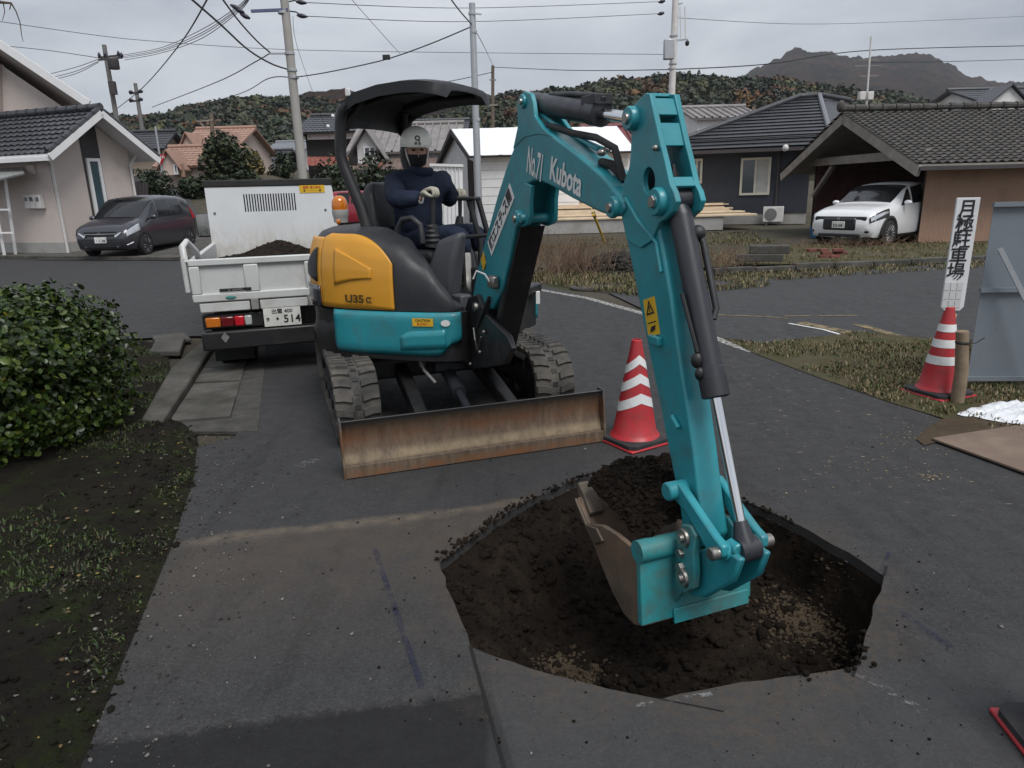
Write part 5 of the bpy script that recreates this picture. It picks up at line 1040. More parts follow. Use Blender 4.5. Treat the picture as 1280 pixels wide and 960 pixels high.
for ys in (-1, 1):
    m = B(MU); m.prism([(1.54,ys*.852,0),(1.535,ys*.852,.1),(1.505,ys*.852,.36),(1.42,ys*.852,.36),(1.40,ys*.852,.2),(1.47,ys*.852,0)], (0,ys*.012,0)); m.build('end_plate', BLADE, bl, bevel=.003)
    m = B(MU); m.loft([[(.4,ys*.3-.05,.3),(.4,ys*.3+.05,.3),(.4,ys*.3+.05,.42),(.4,ys*.3-.05,.42)], [(1.0,ys*.31-.045,.2),(1.0,ys*.31+.045,.2),(1.0,ys*.31+.045,.31),(1.0,ys*.31-.045,.31)], [(1.45,ys*.32-.04,.12),(1.45,ys*.32+.04,.12),(1.45,ys*.32+.04,.22),(1.45,ys*.32-.04,.22)]]); m.build('blade_arm', BLKM, EX, bevel=.01)
m = B(MU); m.tube([(.45,0,.42),(1.0,0,.3)], .05, 14).tube([(1.0,0,.3),(1.42,0,.21)], .028, 12); m.box((.62,0,.43), (.2,.2,.06), 0); m.build('blade_cylinder', CYLM, EX)
m = B(MU); m.tube([(.5,-.13,.5),(.6,-.16,.42),(.68,-.2,.44),(.72,-.21,.5),(.8,-.2,.44),(.88,-.14,.36)], .011, 8); m.build('hydraulic_hose', pm('grey_hose', (.2,.19,.18), .6), EX)
# --- upper structure
OUT = [(.70,-.60),(.63,-.72),(.3,-.795),(-.2,-.815),(-.5,-.70),(-.72,-.47),(-.84,-.15),(-.84,.15),(-.72,.47),(-.5,.7),(-.2,.815),(.3,.80),(.66,.72)]
def Q(t):
    t = min(max(t, 0), len(OUT)-1.0001); i = int(t); f = t-i
    p = [V((*OUT[min(max(i+k, 0), len(OUT)-1)], 0)) for k in (-1,0,1,2)]
    return .5*((2*p[1]) + (p[2]-p[0])*f + (2*p[0]-5*p[1]+4*p[2]-p[3])*f*f + (-p[0]+3*p[1]-3*p[2]+p[3])*f**3)
def patch(t0, t1, zf, sc=1.0, nt=24, nz=6, mat=TEAL, name='p', par=EX, bevel=.012, solid=.025, prof=None):
    m = B(MH)
    def f(u, v):
        t = t1 + (t0-t1)*u; q = Q(t); z0, z1 = zf(t); k = sc*(prof(v) if prof else 1); return (q.x*k, q.y*k, z0+(z1-z0)*v)
    m.grid(f, nt, nz); return m.build(name, mat, par, bevel=0, solid=solid)
def lerp_tab(tab, t):
    for (a, x), (b, y) in zip(tab, tab[1:]):
        if t <= b: f = max(0, (t-a)/(b-a)); f = f*f*(3-2*f); return x+(y-x)*f
    return tab[-1][1]
sk = patch(.55, 3.15, lambda t: (lerp_tab([(0,.70),(.9,.64),(1.35,.555),(9,.555)], t), .865), 1.03, 30, 8, TEAL, 'skirt_panel', prof=lambda v: .975+.025*min(1, v*7)*min(1, 1+(1-v)*0) - .012*max(0, v-.9)*10)
m = B(MH); 
def sk2(u, v):
    t = 1.15+.9*(1-u); q = Q(t); return (q.x*1.036, q.y*1.036, .60+.13*v*(1 if u > .18 else .75+u*1.4) + .02*u)
m.grid(sk2, 10, 3); m.build('skirt_recess', TEAL, sk, solid=.012)
cw = patch(3.17, 8.8, lambda t: (.47, .865), 1.0, 40, 6, BLKM, 'counterweight', prof=lambda v: .985+.03*math.sin(math.pi*min(1, v*1.2)), solid=.06)
patch(10.2, 12.0, lambda t: (.58, .865), 1.02, 14, 6, TEAL, 'skirt_panel')
m = B(MH); m.prism([(*Q(t*.5)[:2], .52) for t in range(0, 25)], (0,0,.33)); m.build('turntable_deck', BLKM, EX)
hT = [(0,.03),(.7,.06),(1.0,.16),(1.5,.33),(2.1,.47),(2.8,.545),(3.6,.55),(9,.55)]
SEC = [(1.0,0),(1.0,.25),(.992,.5),(.972,.7),(.935,.85),(.875,.95),(.79,.995),(.66,1.01),(.5,1.0)]
def secp(t, a, sc=1.0):
    """point on the engine hood: a = 0..8 along the arch"""
    a = min(max(a, 0), 7.999); i = int(a); f = a-i; r = SEC[i][0]+(SEC[i+1][0]-SEC[i][0])*f; z = SEC[i][1]+(SEC[i+1][1]-SEC[i][1])*f
    q = Q(t); h = lerp_tab(hT, t); k = (sc-1)
    return V((q.x*(r+k), q.y*(r+k), .868 + h*z + k*.8*(1 if a > 4 else a/4)))
m = B(MH); rings = []
for k in range(57):
    t = .25 + 8.6*k/56; ring = [secp(t, a*.5) for a in range(17)]; q = Q(t); ring.append(V((q.x*.5, q.y*.5, .868))); rings.append(list(reversed(ring)))
m.loft(rings); hood = m.build('engine_hood', BLKP, EX, sharp=50)
def hpatch(t0, t1, a0, a1, sc, name, mat, par, nt=16, na=12, solid=.014, shape=None, sub=0):
    m = B(MH)
    def f(u, v):
        t = t1+(t0-t1)*u; aa1 = a1; aa0 = a0
        if shape: aa0, aa1 = shape(u)
        return secp(t, aa0+(aa1-aa0)*v, sc)
    m.grid(f, nt, na); return m.build(name, mat, par, solid=solid, sub=sub)
yp = hpatch(2.12, 3.52, .05, 4.6, 1.022, 'side_panel', YEL, EX, 26, 16, shape=lambda u: (.05, 4.7 - 1.9*max(0, (u-.62)/.38)**2.2 - .5*max(0, .12-u)*8))
yp2 = hpatch(3.55, 4.75, .05, 4.4, 1.02, 'side_panel', YEL, EX, 16, 14, shape=lambda u: (1.2 - 1.15*u, 4.2))
hpatch(3.72, 4.5, 1.3, 3.1, 1.036, 'vent', BLKP, yp2, 10, 8, shape=lambda u: (1.55-.3*u, 2.0+1.2*u)); hpatch(3.56, 4.6, .0, 1.05, 1.04, 'rear_lamp', pm('lamp_dark', (.03,.03,.04), .15, coat=.5), yp2, 10, 4)
# raised rib and handle dent on the yellow panel
hpatch(2.42, 3.05, 1.2, 3.2, 1.032, 'swage', YEL, yp, 12, 10, shape=lambda u: (1.2+.5*u, 3.3-1.1*u))
p0 = MH @ secp(2.62, .55, 1.04); ex = (MH.to_3x3() @ (Q(2.4)-Q(2.9))).normalized()
text('U35', .075, 'model_lettering', pm('lettering_dark', (.09,.06,.02), .35, .3), yp, p0 - ex*.03, ex, (0,0,1), .003, sx=1.25); text('α', .07, 'model_lettering', MATS['lettering_dark'], yp, p0 + ex*.088, ex, (0,0,1), .003)
# stickers on the skirt
def skp(t, z, k=1.045): q = Q(t); return MH @ V((q.x*k, q.y*k, z))
def sticker(c, ex, ey, w_, h_, mat, name, par, th=.0015):
    ex = V(ex).normalized(); ey = V(ey).normalized(); nz = ex.cross(ey); m = MB(); c = V(c)
    m.prism([c - ex*w_/2 - ey*h_/2, c + ex*w_/2 - ey*h_/2, c + ex*w_/2 + ey*h_/2, c - ex*w_/2 + ey*h_/2], nz*th); return m.build(name, mat, par, smooth=False)
ex = (MH.to_3x3() @ (Q(1.5)-Q(1.7))).normalized()
st = sticker(skp(1.62, .80, 1.036), ex, (0,0,1), .15, .055, YELPR, 'sticker', sk); text('CAUTION', .024, 'lettering', DARKPR, sk, skp(1.62, .812, 1.037)+V((0,0,0)), ex, (0,0,1), .0006); text('あぶない', .022, 'lettering', REDPR, sk, skp(1.62, .788, 1.037), ex, (0,0,1), .0006)
m = MB(); c = skp(1.14, .795, 1.036); ex2 = (MH.to_3x3() @ (Q(1.05)-Q(1.2))).normalized(); m.prism([c + ex2*.032*math.cos(a) + V((0,0,1))*.022*math.sin(a) for a in [k*math.pi/8 for k in range(16)]], ex2.cross(V((0,0,1)))*.003); m.build('sticker', WHITE, sk)
sticker(MH @ V((.7,.64,.77)), MH.to_3x3() @ V((-.35,1,0)), (0,0,1), .06, .1, WHITE, 'sticker', EX, .03)
# floor, seat, consoles, levers
m = B(MH); m.b6(-.3,.70,-.42,.78,.80,.88); m.build('floor', BLKM, EX, bevel=.02)
seat = B(MH); seat.loft([[(-.42,-.12,.9),(.12,-.12,.9),(.12,.36,.9),(-.42,.36,.9)],[(-.42,-.14,1.18),(.16,-.14,1.18),(.16,.38,1.18),(-.42,.38,1.18)],[(-.38,-.11,1.23),(.13,-.11,1.22),(.13,.35,1.22),(-.38,.35,1.23)]]); seat.build('seat', BLKP, EX, bevel=.03)
seat = B(MH); seat.loft([[(-.40,-.13,1.2),(-.28,-.13,1.2),(-.28,.37,1.2),(-.40,.37,1.2)],[(-.45,-.14,1.45),(-.33,-.14,1.45),(-.33,.38,1.45),(-.45,.38,1.45)],[(-.48,-.1,1.66),(-.37,-.1,1.66),(-.37,.34,1.66),(-.48,.34,1.66)],[(-.48,-.02,1.74),(-.40,-.02,1.74),(-.40,.26,1.74),(-.48,.26,1.74)]]); seat.build('seat_back', BLKP, EX, bevel=.035, seg=3)
m = B(MH); m.loft([[(.22,-.42,.9),(.48,-.44,.9),(.48,-.26,.9),(.22,-.22,.9)],[(.28,-.42,1.1),(.52,-.44,1.15),(.52,-.26,1.15),(.28,-.22,1.1)],[(.36,-.38,1.32),(.58,-.42,1.38),(.58,-.3,1.38),(.36,-.26,1.32)]]); m.build('right_console', GREYP, EX, bevel=.04, seg=3)
m = B(MH); m.loft([[(-.25,.44,.9),(.2,.44,.9),(.2,.62,.9),(-.25,.62,.9)],[(-.2,.44,1.36),(.2,.44,1.40),(.2,.6,1.40),(-.2,.6,1.36)]]); m.build('left_console', GREYP, EX, bevel=.04, seg=3)
def hin(px, py, yl=None, xl=None):
    """point seen at a pixel on the plane y = yl (or x = xl) of the cab frame, as local coordinates"""
    o = MHI @ CAM; d = MHI.to_3x3() @ ray(px, py); t = (yl-o.y)/d.y if yl is not None else (xl-o.x)/d.x; return o + d*t
RH = hin(540, 246, yl=-.22); LH = hin(574, 247, yl=.42)
m = B(MH); m.tube([(RH.x-.02,RH.y,RH.z-.36),(RH.x,RH.y,RH.z-.2)], [.055,.03], 14).tube([(RH.x-.005,RH.y,RH.z-.22),(RH.x+.01,RH.y,RH.z+.05)], [.016,.022], 12)
for k in range(4): m.lathe([(.056-.006*k,0),(.062-.007*k,.014),(.05-.006*k,.026)], (RH.x-.016,RH.y,RH.z-.33+.035*k), n=16)
m.build('control_lever', BLKP, EX)
m = B(MH); m.tube([(LH.x-.02,LH.y,LH.z-.28),(LH.x,LH.y,LH.z-.15)], [.05,.028], 14).tube([(LH.x,LH.y,LH.z-.16),(LH.x+.01,LH.y,LH.z+.05)], [.015,.02], 12); m.build('control_lever', BLKP, EX)
# armrest loop in front of the right lever
m = B(MH); a0 = hin(497,290,yl=-.38); m.tube([a0+V((0,0,-.12)), a0+V((0,0,.02)), a0+V((.05,0,.09)), a0+V((.13,0,.1)), a0+V((.2,0,.05)), a0+V((.21,0,-.08))], .022, 12); m.build('guard_loop', BLKP, EX)
# travel levers and front hand rail
tl = B(MH); b0 = hin(600,300,yl=.12); b1 = hin(586,250,yl=.12); tl.tube([b0+V((0,0,-.35)), b0, b1], .022, 12).tube([b0+V((.0,.16,-.35)), b0+V((0,.16,0)), b1+V((0,.16,0))], .022, 12); tl.build('travel_lever', BLKM, EX)
m = B(MH); c0 = hin(585,250,yl=.12); m.box(c0+V((0,0,.01)), (.2,.08,.028), -.2); m.build('lever_top', BLKP, EX, bevel=.01)
m = B(MH); c0 = hin(578,296,yl=-.12); m.tube([c0+V((0,0,-.38)), c0+V((0,0,-.03)), c0+V((.03,0,.0)), c0+V((.2,.02,.01))], .016, 10); m.build('hand_rail', BLKM, EX)
m = B(MH); c0 = hin(550,345,yl=-.3); m.box(c0, (.07,.05,.12)); m.build('warning_tag', YELPR, EX, bevel=.004)
m = B(MH); m.b6(.5,.66,-.15,.1,.88,1.1); m.build('pedal_box', BLKM, EX, bevel=.01)
# canopy
CAN = [(-.385,2.14),(-.37,2.23),(-.32,2.29),(-.2,2.34),(0,2.375),(.2,2.385),(.31,2.379),(.37,2.372),(.41,2.366),(.44,2.358),(.455,2.35)]
m = B(MH); rings = []
for i, (x, z) in enumerate(CAN):
    hw = [.42,.44,.46,.47,.47,.465,.46,.45,.43,.385,.31][i]; ring = []
    for k in range(9): f = -1+2*k/8; ring.append((x, hw*f, z + .03*(1-f**4)))
    for k in range(9): f = 1-2*k/8; ring.append((x+(.02 if i == 0 else 0), hw*f*.985, z - (.075 if abs(f) > .9 else .03) + .02*(1-f*f)))
    rings.append(ring)
m.loft(rings); cano = m.build('canopy_roof', BLKP, EX, sharp=60)
for y in (-.25, .25): m = B(MH); m.tube([(-.25,y,2.29),(0,y,2.34),(.38,y,2.34)], .022, 8); m.build('roof_rib', BLKM, cano)
for ys in (-1, 1):
    m = B(MH); m.tube([(-.28,ys*.425,2.27),(-.34,ys*.43,2.23),(-.365,ys*.43,2.14),(-.38,ys*.43,2.0),(-.385,ys*.43,1.92),(-.36,ys*.43,1.84),(-.24,ys*.43,1.55),(-.2,ys*.43,1.40)], .042, 14); m.build('canopy_post', BLKM, EX)
m = B(MH); p_ = V((-.25,-.465,2.345)); m.box(p_, (.035,.02,.05)); m.build('roof_clip', WHITE, cano, bevel=.004)
for ys in (-1, 1): m = B(MH); m.tube([(-.36,ys*.38,2.12),(-.28,ys*.3,2.28)], .03, 8); m.build('gusset', BLKM, cano)
# amber beacon on the rear hood
bp = hin(425, 262, yl=.3); m = B(MH); m.lathe([(.06,-.11),(.065,-.06),(.07,-.05),(.072,0)], bp, n=20); bb = m.build('beacon_base', pm('beacon_grey', (.45,.45,.43), .5), EX)
m = B(MH); m.tube([bp+V((0,0,-.3)), bp+V((0,0,-.1))], .03, 10); m.build('beacon_stem', BLKM, EX)
amb, ta, ba = newmat('amber_lens'); ba.inputs['Base Color'].default_value = (.75,.22,.01,1); ba.inputs['Roughness'].default_value = .12; ba.inputs['Transmission Weight'].default_value = .35; ba.inputs['Coat Weight'].default_value = .5
m = B(MH); m.lathe([(.068,0),(.07,.03),(.066,.07),(.05,.1),(.025,.117),(.0,.12)], bp, n=20); m.build('beacon_lens', amb, EX)
m = B(MH); m.ell(bp+V((.05,-.1,-.1)), (.02,.02,.025)); m.build('beacon_lens', amb, EX)
# --- swing bracket, boom, arm, bucket (all in the vertical plane of the boom)
BETA = 21; bdir = hd(BETA); nrm = V((-math.cos(R_(BETA)), -math.sin(R_(BETA)), 0)); SP = V((-.25, 5.0, 0)); ZV = V((0,0,1))
def BP(x, y, off=0.0): return inplane(x, y, SP + nrm*off, nrm)
def plate(px, off, th, name, mat, par=EX, bevel=.006, seg=2, sh=0.0):
    m = MB(); m.prism([BP(x, y, off) - nrm*sh for x, y in px], -nrm*th); return m.build(name, mat, par, bevel=bevel, seg=seg)
def pin(px, off0, off1, r, name, mat, par=EX, n=20, cen=None):
    c = BP(*px, off0) if cen is None else cen; m = MB(); L_ = off0-off1
    m.lathe([(r*.6,0),(r*.9,.0),(r,.006),(r,L_-.006),(r*.9,L_),(r*.6,L_)], c, -nrm, n); return m.build(name, mat, par)
def boss(px, off, r, name='boss', mat=TEAL, par=EX, th=.03, c=None):
    c = BP(*px, off) if c is None else c; m = MB(); m.lathe([(r*.3,th+.004),(r*.5,th+.004),(r*.52,th),(r*.9,th),(r,th-.008),(r,0)], c, nrm, 22); o = m.build(name, mat, par)
    q = MB(); q.lathe([(r*.1,th+.012),(r*.42,th+.012),(r*.45,th+.006),(r*.45,0)], c, nrm, 6 if r > .045 else 14); q.build('pin', STEEL, o); return o
boom_px = [(589,378),(596,340),(603,312),(612,280),(622,243),(634,205),(643,182),(652,166),(664,157),(676,160),(690,169),(722,193),(750,217),(760,228),(775,247),(780,254),(781,262),(776,269),(766,271),(748,265),(715,248),(691,234),(676,227),(667,226),(659,230),(654,239),(651,252),(650,262),(645,283),(638,318),(628,362),(616,385),(600,392)]
HB = .078
boomo = plate(boom_px, HB, 2*HB, 'boom', TEAL, bevel=.012, seg=3)
# top flange rib and side weld line
lug_px = [(641,186),(647,158),(646,128),(650,118),(656,114),(663,117),(666,128),(668,145),(678,160),(690,171),(672,168),(655,172)]
plate(lug_px, HB+.004, .024, 'lug_plate', TEAL, boomo, .004); plate(lug_px, HB+.004, .024, 'lug_plate', TEAL, boomo, .004, sh=2*HB-.016)
lug2 = [(655,228),(651,245),(643,262),(641,272),(645,281),(652,284),(659,281),(662,270),(662,250),(664,232)]
plate(lug2, HB+.006, .024, 'lug_plate', TEAL, boomo, .004); plate(lug2, HB+.006, .024, 'lug_plate', TEAL, boomo, .004, sh=2*HB-.012)
pin((650,273), HB+.03, -HB-.03, .026, 'pin', TEAL, boomo); boss((650,273), HB+.006, .045, par=boomo)
boss((655,127), HB+.004, .035, par=boomo, th=.014); pin((655,127), HB, -HB, .02, 'pin', STEEL, boomo)
# arm
arm_low = [(779,262),(783,300),(789,330),(800,385),(811,440),(822,493),(833,550),(841,590),(849,630),(853,668),(862,684),(876,684),(881,672),(876,640),(872,610),(866,560),(859,511),(852,468),(845,420),(838,370),(831,329),(824,290),(822,268),(800,240),(783,245)]
HA = .055
armo = plate(arm_low, HA, 2*HA, 'arm', TEAL, bevel=.01, seg=3)
head = [(806,117),(812,117),(818,146),(824,174),(831,202),(837,230),(842,240),(845,252),(841,264),(832,273),(824,278),(815,300),(800,310),(783,300),(777,272),(776,256),(780,226),(786,210),(788,195),(789,166),(781,155),(781,144),(788,136)]
hole_c = (811,227)
def headplate(off, th, sh=0.0):
    ov = [(811+7.5*math.cos(a), 226+17*math.sin(a)) for a in [k*math.pi/8 for k in range(16)]]
    pts = [BP(*p, off)-nrm*sh for p in head]; hp_ = [BP(*p, off)-nrm*sh for p in ov]
    e1, e2 = bdir, ZV; to2 = lambda p: V((p.dot(e1), p.dot(e2), 0))
    tris = tessellate_polygon([[to2(p) for p in pts], [to2(p) for p in hp_]]); al = pts+hp_; n = len(al); m = MB(); vec = -nrm*th; fs = []
    for a, b, c in tris:
        if (to2(al[b])-to2(al[a])).cross(to2(al[c])-to2(al[a])).z > 0: b, c = c, b
        fs += [(a,b,c), (n+a,n+c,n+b)]
    k = len(pts)
    for i in range(k): fs.append((i, n+i, n+(i+1) % k, (i+1) % k))
    for i in range(len(hp_)): j = (i+1) % len(hp_); fs.append((k+i, k+j, n+k+j, n+k+i))
    m.add(al + [p+vec for p in al], fs); return m.build('head_plate', TEAL, armo, bevel=.003, sharp=30)
HH = .066
headplate(HH, .024); headplate(HH, .024, 2*HH-.024)
plate([(798,205),(826,205),(830,250),(822,268),(798,262),(790,230)], HH, .012, 'hole_shade_plate', BLKM, armo, 0, sh=.05)  # added black plate: stands in for the shade seen through the oval hole
boss((792,148), HH, .045, par=armo); boss((825,252), HH, .052, par=armo); boss((825,252), 0, .052, par=armo, c=BP(825,252,HH) - nrm*(2*HH+.03))
pin((792,148), HH, -HH, .025, 'pin', STEEL, armo); pin((825,252), HH, -HH-.03, .028, 'pin', STEEL, armo)
boss((768,259), HB, .045, par=boomo, th=.022); pin((770,259), HB, -HB, .03, 'pin', STEEL, armo)
# cross plates closing the front of the arm head
def cross(pa, pb, name='cross_plate', mat=TEAL, th=.014, hw=HH-.012):
    a, b = BP(*pa, HH), BP(*pb, HH); m = MB(); c0 = -nrm*(HH-hw); c1 = -nrm*(HH+hw); d = (b-a).normalized(); dn = d.cross(nrm).normalized()*th
    m.prism([a+c0, b+c0, b+c1, a+c1], dn); return m.build(name, mat, armo, bevel=.003)
cross((811,122),(816,143)); cross((818,153),(824,182)); cross((834,221),(838,233)); cross((806,120),(789,138))
# weld ribs and little brackets on the arm side
m = MB(); m.tube([BP(782,248,HH+.004), BP(797,275,HH+.004), BP(820,303,HA+.006), BP(826,340,HA+.006)], .008, 8); m.build('weld_rib', TEAL, armo)
m = MB(); c = BP(822,425,HA); m.box(c+nrm*.012, (.024,.07,.035), R_(BETA)); m.build('bracket', TEAL, armo, bevel=.004)
m = MB(); m.tube([BP(840,520,HA+.01), BP(848,535,HA+.012)], .01, 8); m.build('bracket', TEAL, armo)
m = MB(); m.ell(BP(819,185,HH+.01), (.012,.012,.012)); m.build('bolt', STEEL, armo)
# warning sticker on the arm
def psticker(cx, cy, ux, uy, w_, h_, off, mat, name, par, th=.002):
    c = BP(cx, cy, off); u = (BP(cx+ux, cy+uy, off)-c).normalized(); r = u.cross(nrm).normalized()
    # u = up direction on the plate, r = reading direction
    if (BP(cx+5, cy, off)-c).dot(r) < 0: r = -r
    sticker(c, r, u, w_, h_, mat, name, par, th); return c + nrm*.001, r, u
c, r, u = psticker(814.5,396,-3,-20,.085,.15,HA+.001,YELPR,'warning_sticker',armo)
m = MB(); tc_ = c + u*.035 + nrm*.003
m.add([tc_+u*.033, tc_-u*.025-r*.03, tc_-u*.025+r*.03, tc_+u*.019, tc_-u*.018-r*.018, tc_-u*.018+r*.018], [(0,1,4,3),(1,2,5,4),(2,0,3,5)]); m.build('warning_symbol', DARKPR, armo, smooth=False)
text('!', .03, 'warning_symbol', DARKPR, armo, tc_-u*.004, r, u, .002); 
m = MB(); m.prism([c-u*.02-r*.03+nrm*.002, c-u*.024-r*.03+nrm*.002, c-u*.024+r*.03+nrm*.002, c-u*.02+r*.03+nrm*.002], nrm*.001).prism([c-u*.04-r*.01+nrm*.002, c-u*.06-r*.02+nrm*.002, c-u*.055+r*.015+nrm*.002, c-u*.035+r*.022+nrm*.002], nrm*.001); m.build('warning_symbol', DARKPR, armo, smooth=False)
# boom lettering: follows the slope of the boom
def btext(s, x, y, x2, y2, size, name, off=HB+.002, w=.004, sx=None, mat=WHITE, al='CENTER'):
    a, b = BP(x, y, off), BP(x2, y2, off); exx = (b-a).normalized(); eyy = nrm.cross(exx); 
    if eyy.z < 0 and abs(eyy.z) > .3: eyy = -eyy
    return text(s, size, name, mat, boomo, a.lerp(b, .5), exx, eyy, w, al, fit=(b-a).length)
btext('No.71', 660, 201, 678, 213, .185, 'fleet_number', w=.004)
btext('Kubota', 688, 211, 727, 233, .15, 'maker_lettering', w=.004)
a, b = BP(613,309,HB+.002), BP(639,241,HB+.002); u = (b-a).normalized(); r = nrm.cross(u); cc = a.lerp(b, .5)
sticker(cc, u, r, (b-a).length*1.08, .105, WHITE, 'name_plate', boomo, .0015)
text('㈱エステ-ス開', .088, 'name_lettering', DARKPR, boomo, cc + nrm*.002, u, r, .0025, fit=(b-a).length*.98)
c, r, u = psticker(604.5,327,0,-10,.085,.085,HB+.001,BLKP,'mount',boomo,.0004)
m = MB(); d_ = .062; m.prism([c+u*d_, c-r*d_*.8, c-u*d_, c+r*d_*.8], nrm*.002); m.build('warning_sticker', YELPR, boomo, smooth=False)
# hydraulic cylinders
def cyl(p0, p1, frac, rb, rr, name, mat=CYLM, par=EX, end=.03):
    d = (p1-p0); L_ = d.length; d.normalize(); c = p0 + d*(L_*frac)
    m = MB(); m.tube([p0+d*.02, p0+d*.06, p0+d*.07, c-d*.09, c-d*.085, c], [rb*.7, rb, rb*1.0, rb, rb*1.1, rb*1.1], 22); o = m.build(name, mat, par)
    m = MB(); m.tube([c-d*.02, p1-d*.03], rr, 18); m.build('rod', CHROME, o)
    for q, w_ in ((p0, rb*1.0), (p1, rb*1.05)):
        m = MB(); m.lathe([(w_*.4,-.04),(w_,-.04),(w_,.04),(w_*.4,.04)], q, nrm, 20); m.build('eye', mat, o)
    m = MB(); m.tube([p1-d*.1, p1-d*.02], [rr*1.3, w_*.9], 16); m.build('rod_end', mat, o)
    return o, d, c
ac, d, c = cyl(BP(664,128,0), BP(803,150,0), .70, .052, .024, 'arm_cylinder')
m = MB(); q0 = BP(664,128,0); m.tube([q0+d*.25+ZV*.05, q0+d*.5+ZV*.065, c+ZV*.07-d*.06, c+ZV*.06+d*.02], .014, 10).box(c+ZV*.05-d*.05, (.09,.13,.045), R_(BETA)); m.build('hose_guard', BLKP, ac, bevel=.008)
m = MB(); m.tube([BP(690,158,.04)+ZV*.0, BP(715,172,.04)+ZV*.02, BP(745,190,.03)+ZV*.06, BP(768,210,.03)+ZV*.08, BP(780,236,.02)+ZV*.03], .016, 10); m.build('hydraulic_hose', RUBB, EX)
m = MB(); m.tube([p+ZV*.045 for p in (BP(672,152,.03), BP(700,172,.03), BP(728,188,.03), BP(748,200,.02))], .012, 10); m.build('hydraulic_pipe', TEAL, EX)
m = MB(); m.tube([p+ZV*.045 for p in (BP(672,152,-.03), BP(700,172,-.03), BP(728,188,-.03), BP(752,199,-.03))], .012, 10); m.build('hydraulic_pipe', TEAL, EX)
for q in (BP(752,203,.05)+ZV*.04, BP(758,202,-.02)+ZV*.05): m = MB(); m.ell(q, (.02,.02,.016)); m.build('pipe_fitting', STEEL, EX)
m = MB(); m.tube([BP(752,203,.02), BP(765,206,.02), BP(776,218,.0), BP(781,240,.0), BP(777,262,.0)], .02, 10).tube([BP(750,205,-.04), BP(764,211,-.04), BP(772,225,-.05), BP(772,250,-.05)], .018, 10); m.build('hydraulic_hose', RUBB, EX)
bc, d, c = cyl(BP(657,275,0), BP(622,442,0), .06, .03, .03, 'boom_cylinder')
m = MB(); q0, q1 = BP(659,282,0), BP(624,440,0); m.tube([q0.lerp(q1,.02), q0.lerp(q1,.04), q1], [.05,.062,.066], 20); m.build('barrel', BLKM, bc)
m = MB(); e1 = (q1-q0).normalized(); gd = bdir*.075 + e1*.0
m.prism([q0+gd+nrm*.075, q0+gd-nrm*.075, q1+gd-nrm*.075, q1+gd+nrm*.075], bdir*.012); m.build('cylinder_guard', BLKM, bc, bevel=.004)
m = MB(); m.lathe([(.01,-.05),(.03,-.05),(.032,.03),(.018,.04)], BP(652,288,.02), nrm, 12); m.build('fitting', STEEL, bc)
p0, p1 = BP(847,250,0), BP(932,686,0)
uc, d, c = cyl(p0, p1, .56, .044, .0185, 'bucket_cylinder')
m = MB(); sidev = -nrm*.062+bdir*.02; m.tube([p0+d*.14+sidev*.9, p0+d*.17+sidev, p0+d*.42+sidev, p0+d*.46+sidev*.7], .013, 10).ell(p0+d*.13+sidev*.8, (.03,.03,.03)); m.build('hydraulic_pipe', BLKP, uc)
m = MB(); m.lathe([(.03,-.03),(.051,-.03),(.051,.04),(.04,.045)], c-d*.02, d, 24); m.build('gland', BLKP, uc)
m = MB(); q = c-d*.12+nrm*.05; m.ell(q, (.022,.022,.03)).ell(q+d*.05, (.018,.018,.025)).tube([q+V((0,0,.03)), q-d*.25+nrm*.01], .008, 8); m.build('fitting', BLKM, uc)
# swing bracket
m = MB()
for off in (.11, -.075):
    m.prism([BP(x, y, off) for x, y in ((585,372),(596,368),(606,392),(634,420),(640,436),(630,456),(590,462),(575,440),(577,400))], -nrm*.035)
m.lathe([(.06,.42),(.1,.43),(.1,.86),(.06,.87)], SP+bdir*.1, (0,0,1), 20); m.build('swing_bracket', BLKM, EX, bevel=.008)
m = B(MH); m.b6(.35,.78,-.55,.0,.46,.60); m.build('bracket_base', BLKM, EX, bevel=.02)
m = MB(); q = BP(577,385,.1); m.box(q+V((0,0,.0)), (.1,.13,.2), R_(BETA+20)); m.build('valve_cover', GREYP, EX, bevel=.015)
pin((592,384), .13, -.13, .032, 'pin', STEEL)
for k, (x, y) in enumerate(((584,410),(605,415),(600,440),(588,455))): m = MB(); m.ell(BP(x, y, .125), (.014,.014,.014), 10, 6); m.build('bolt', STEEL, EX)
for k in range(5):
    m = MB(); a = BP(590+6*k, 432, .06-.03*k); b = BP(612+4*k, 372+3*k, .1-.035*k); m.tube([a, a.lerp(b,.3)+bdir*.06+nrm*.03, a.lerp(b,.7)+bdir*.05+nrm*.03, b], .014, 8); m.build('hydraulic_hose', RUBB, EX)
m = MB(); m.tube([BP(592,410,.13), BP(594,425,.14), BP(597,438,.13), BP(601,421,.13)], .006, 6); m.build('pipe_clip', STEEL, EX)
m = MB(); c = BP(622,352,HB); m.box(c+nrm*.03, (.05,.1,.08), R_(BETA)); wl_ = m.build('work_lamp', STEEL, EX, bevel=.015); m = MB(); m.tube([c+nrm*.05, c+nrm*.05+V((-.03,0,.05)), c+nrm*.03+V((-.1,0,.07)), c+V((-.15,0,.02))], .006, 6); m.build('lamp_wire', WHITE, wl_)
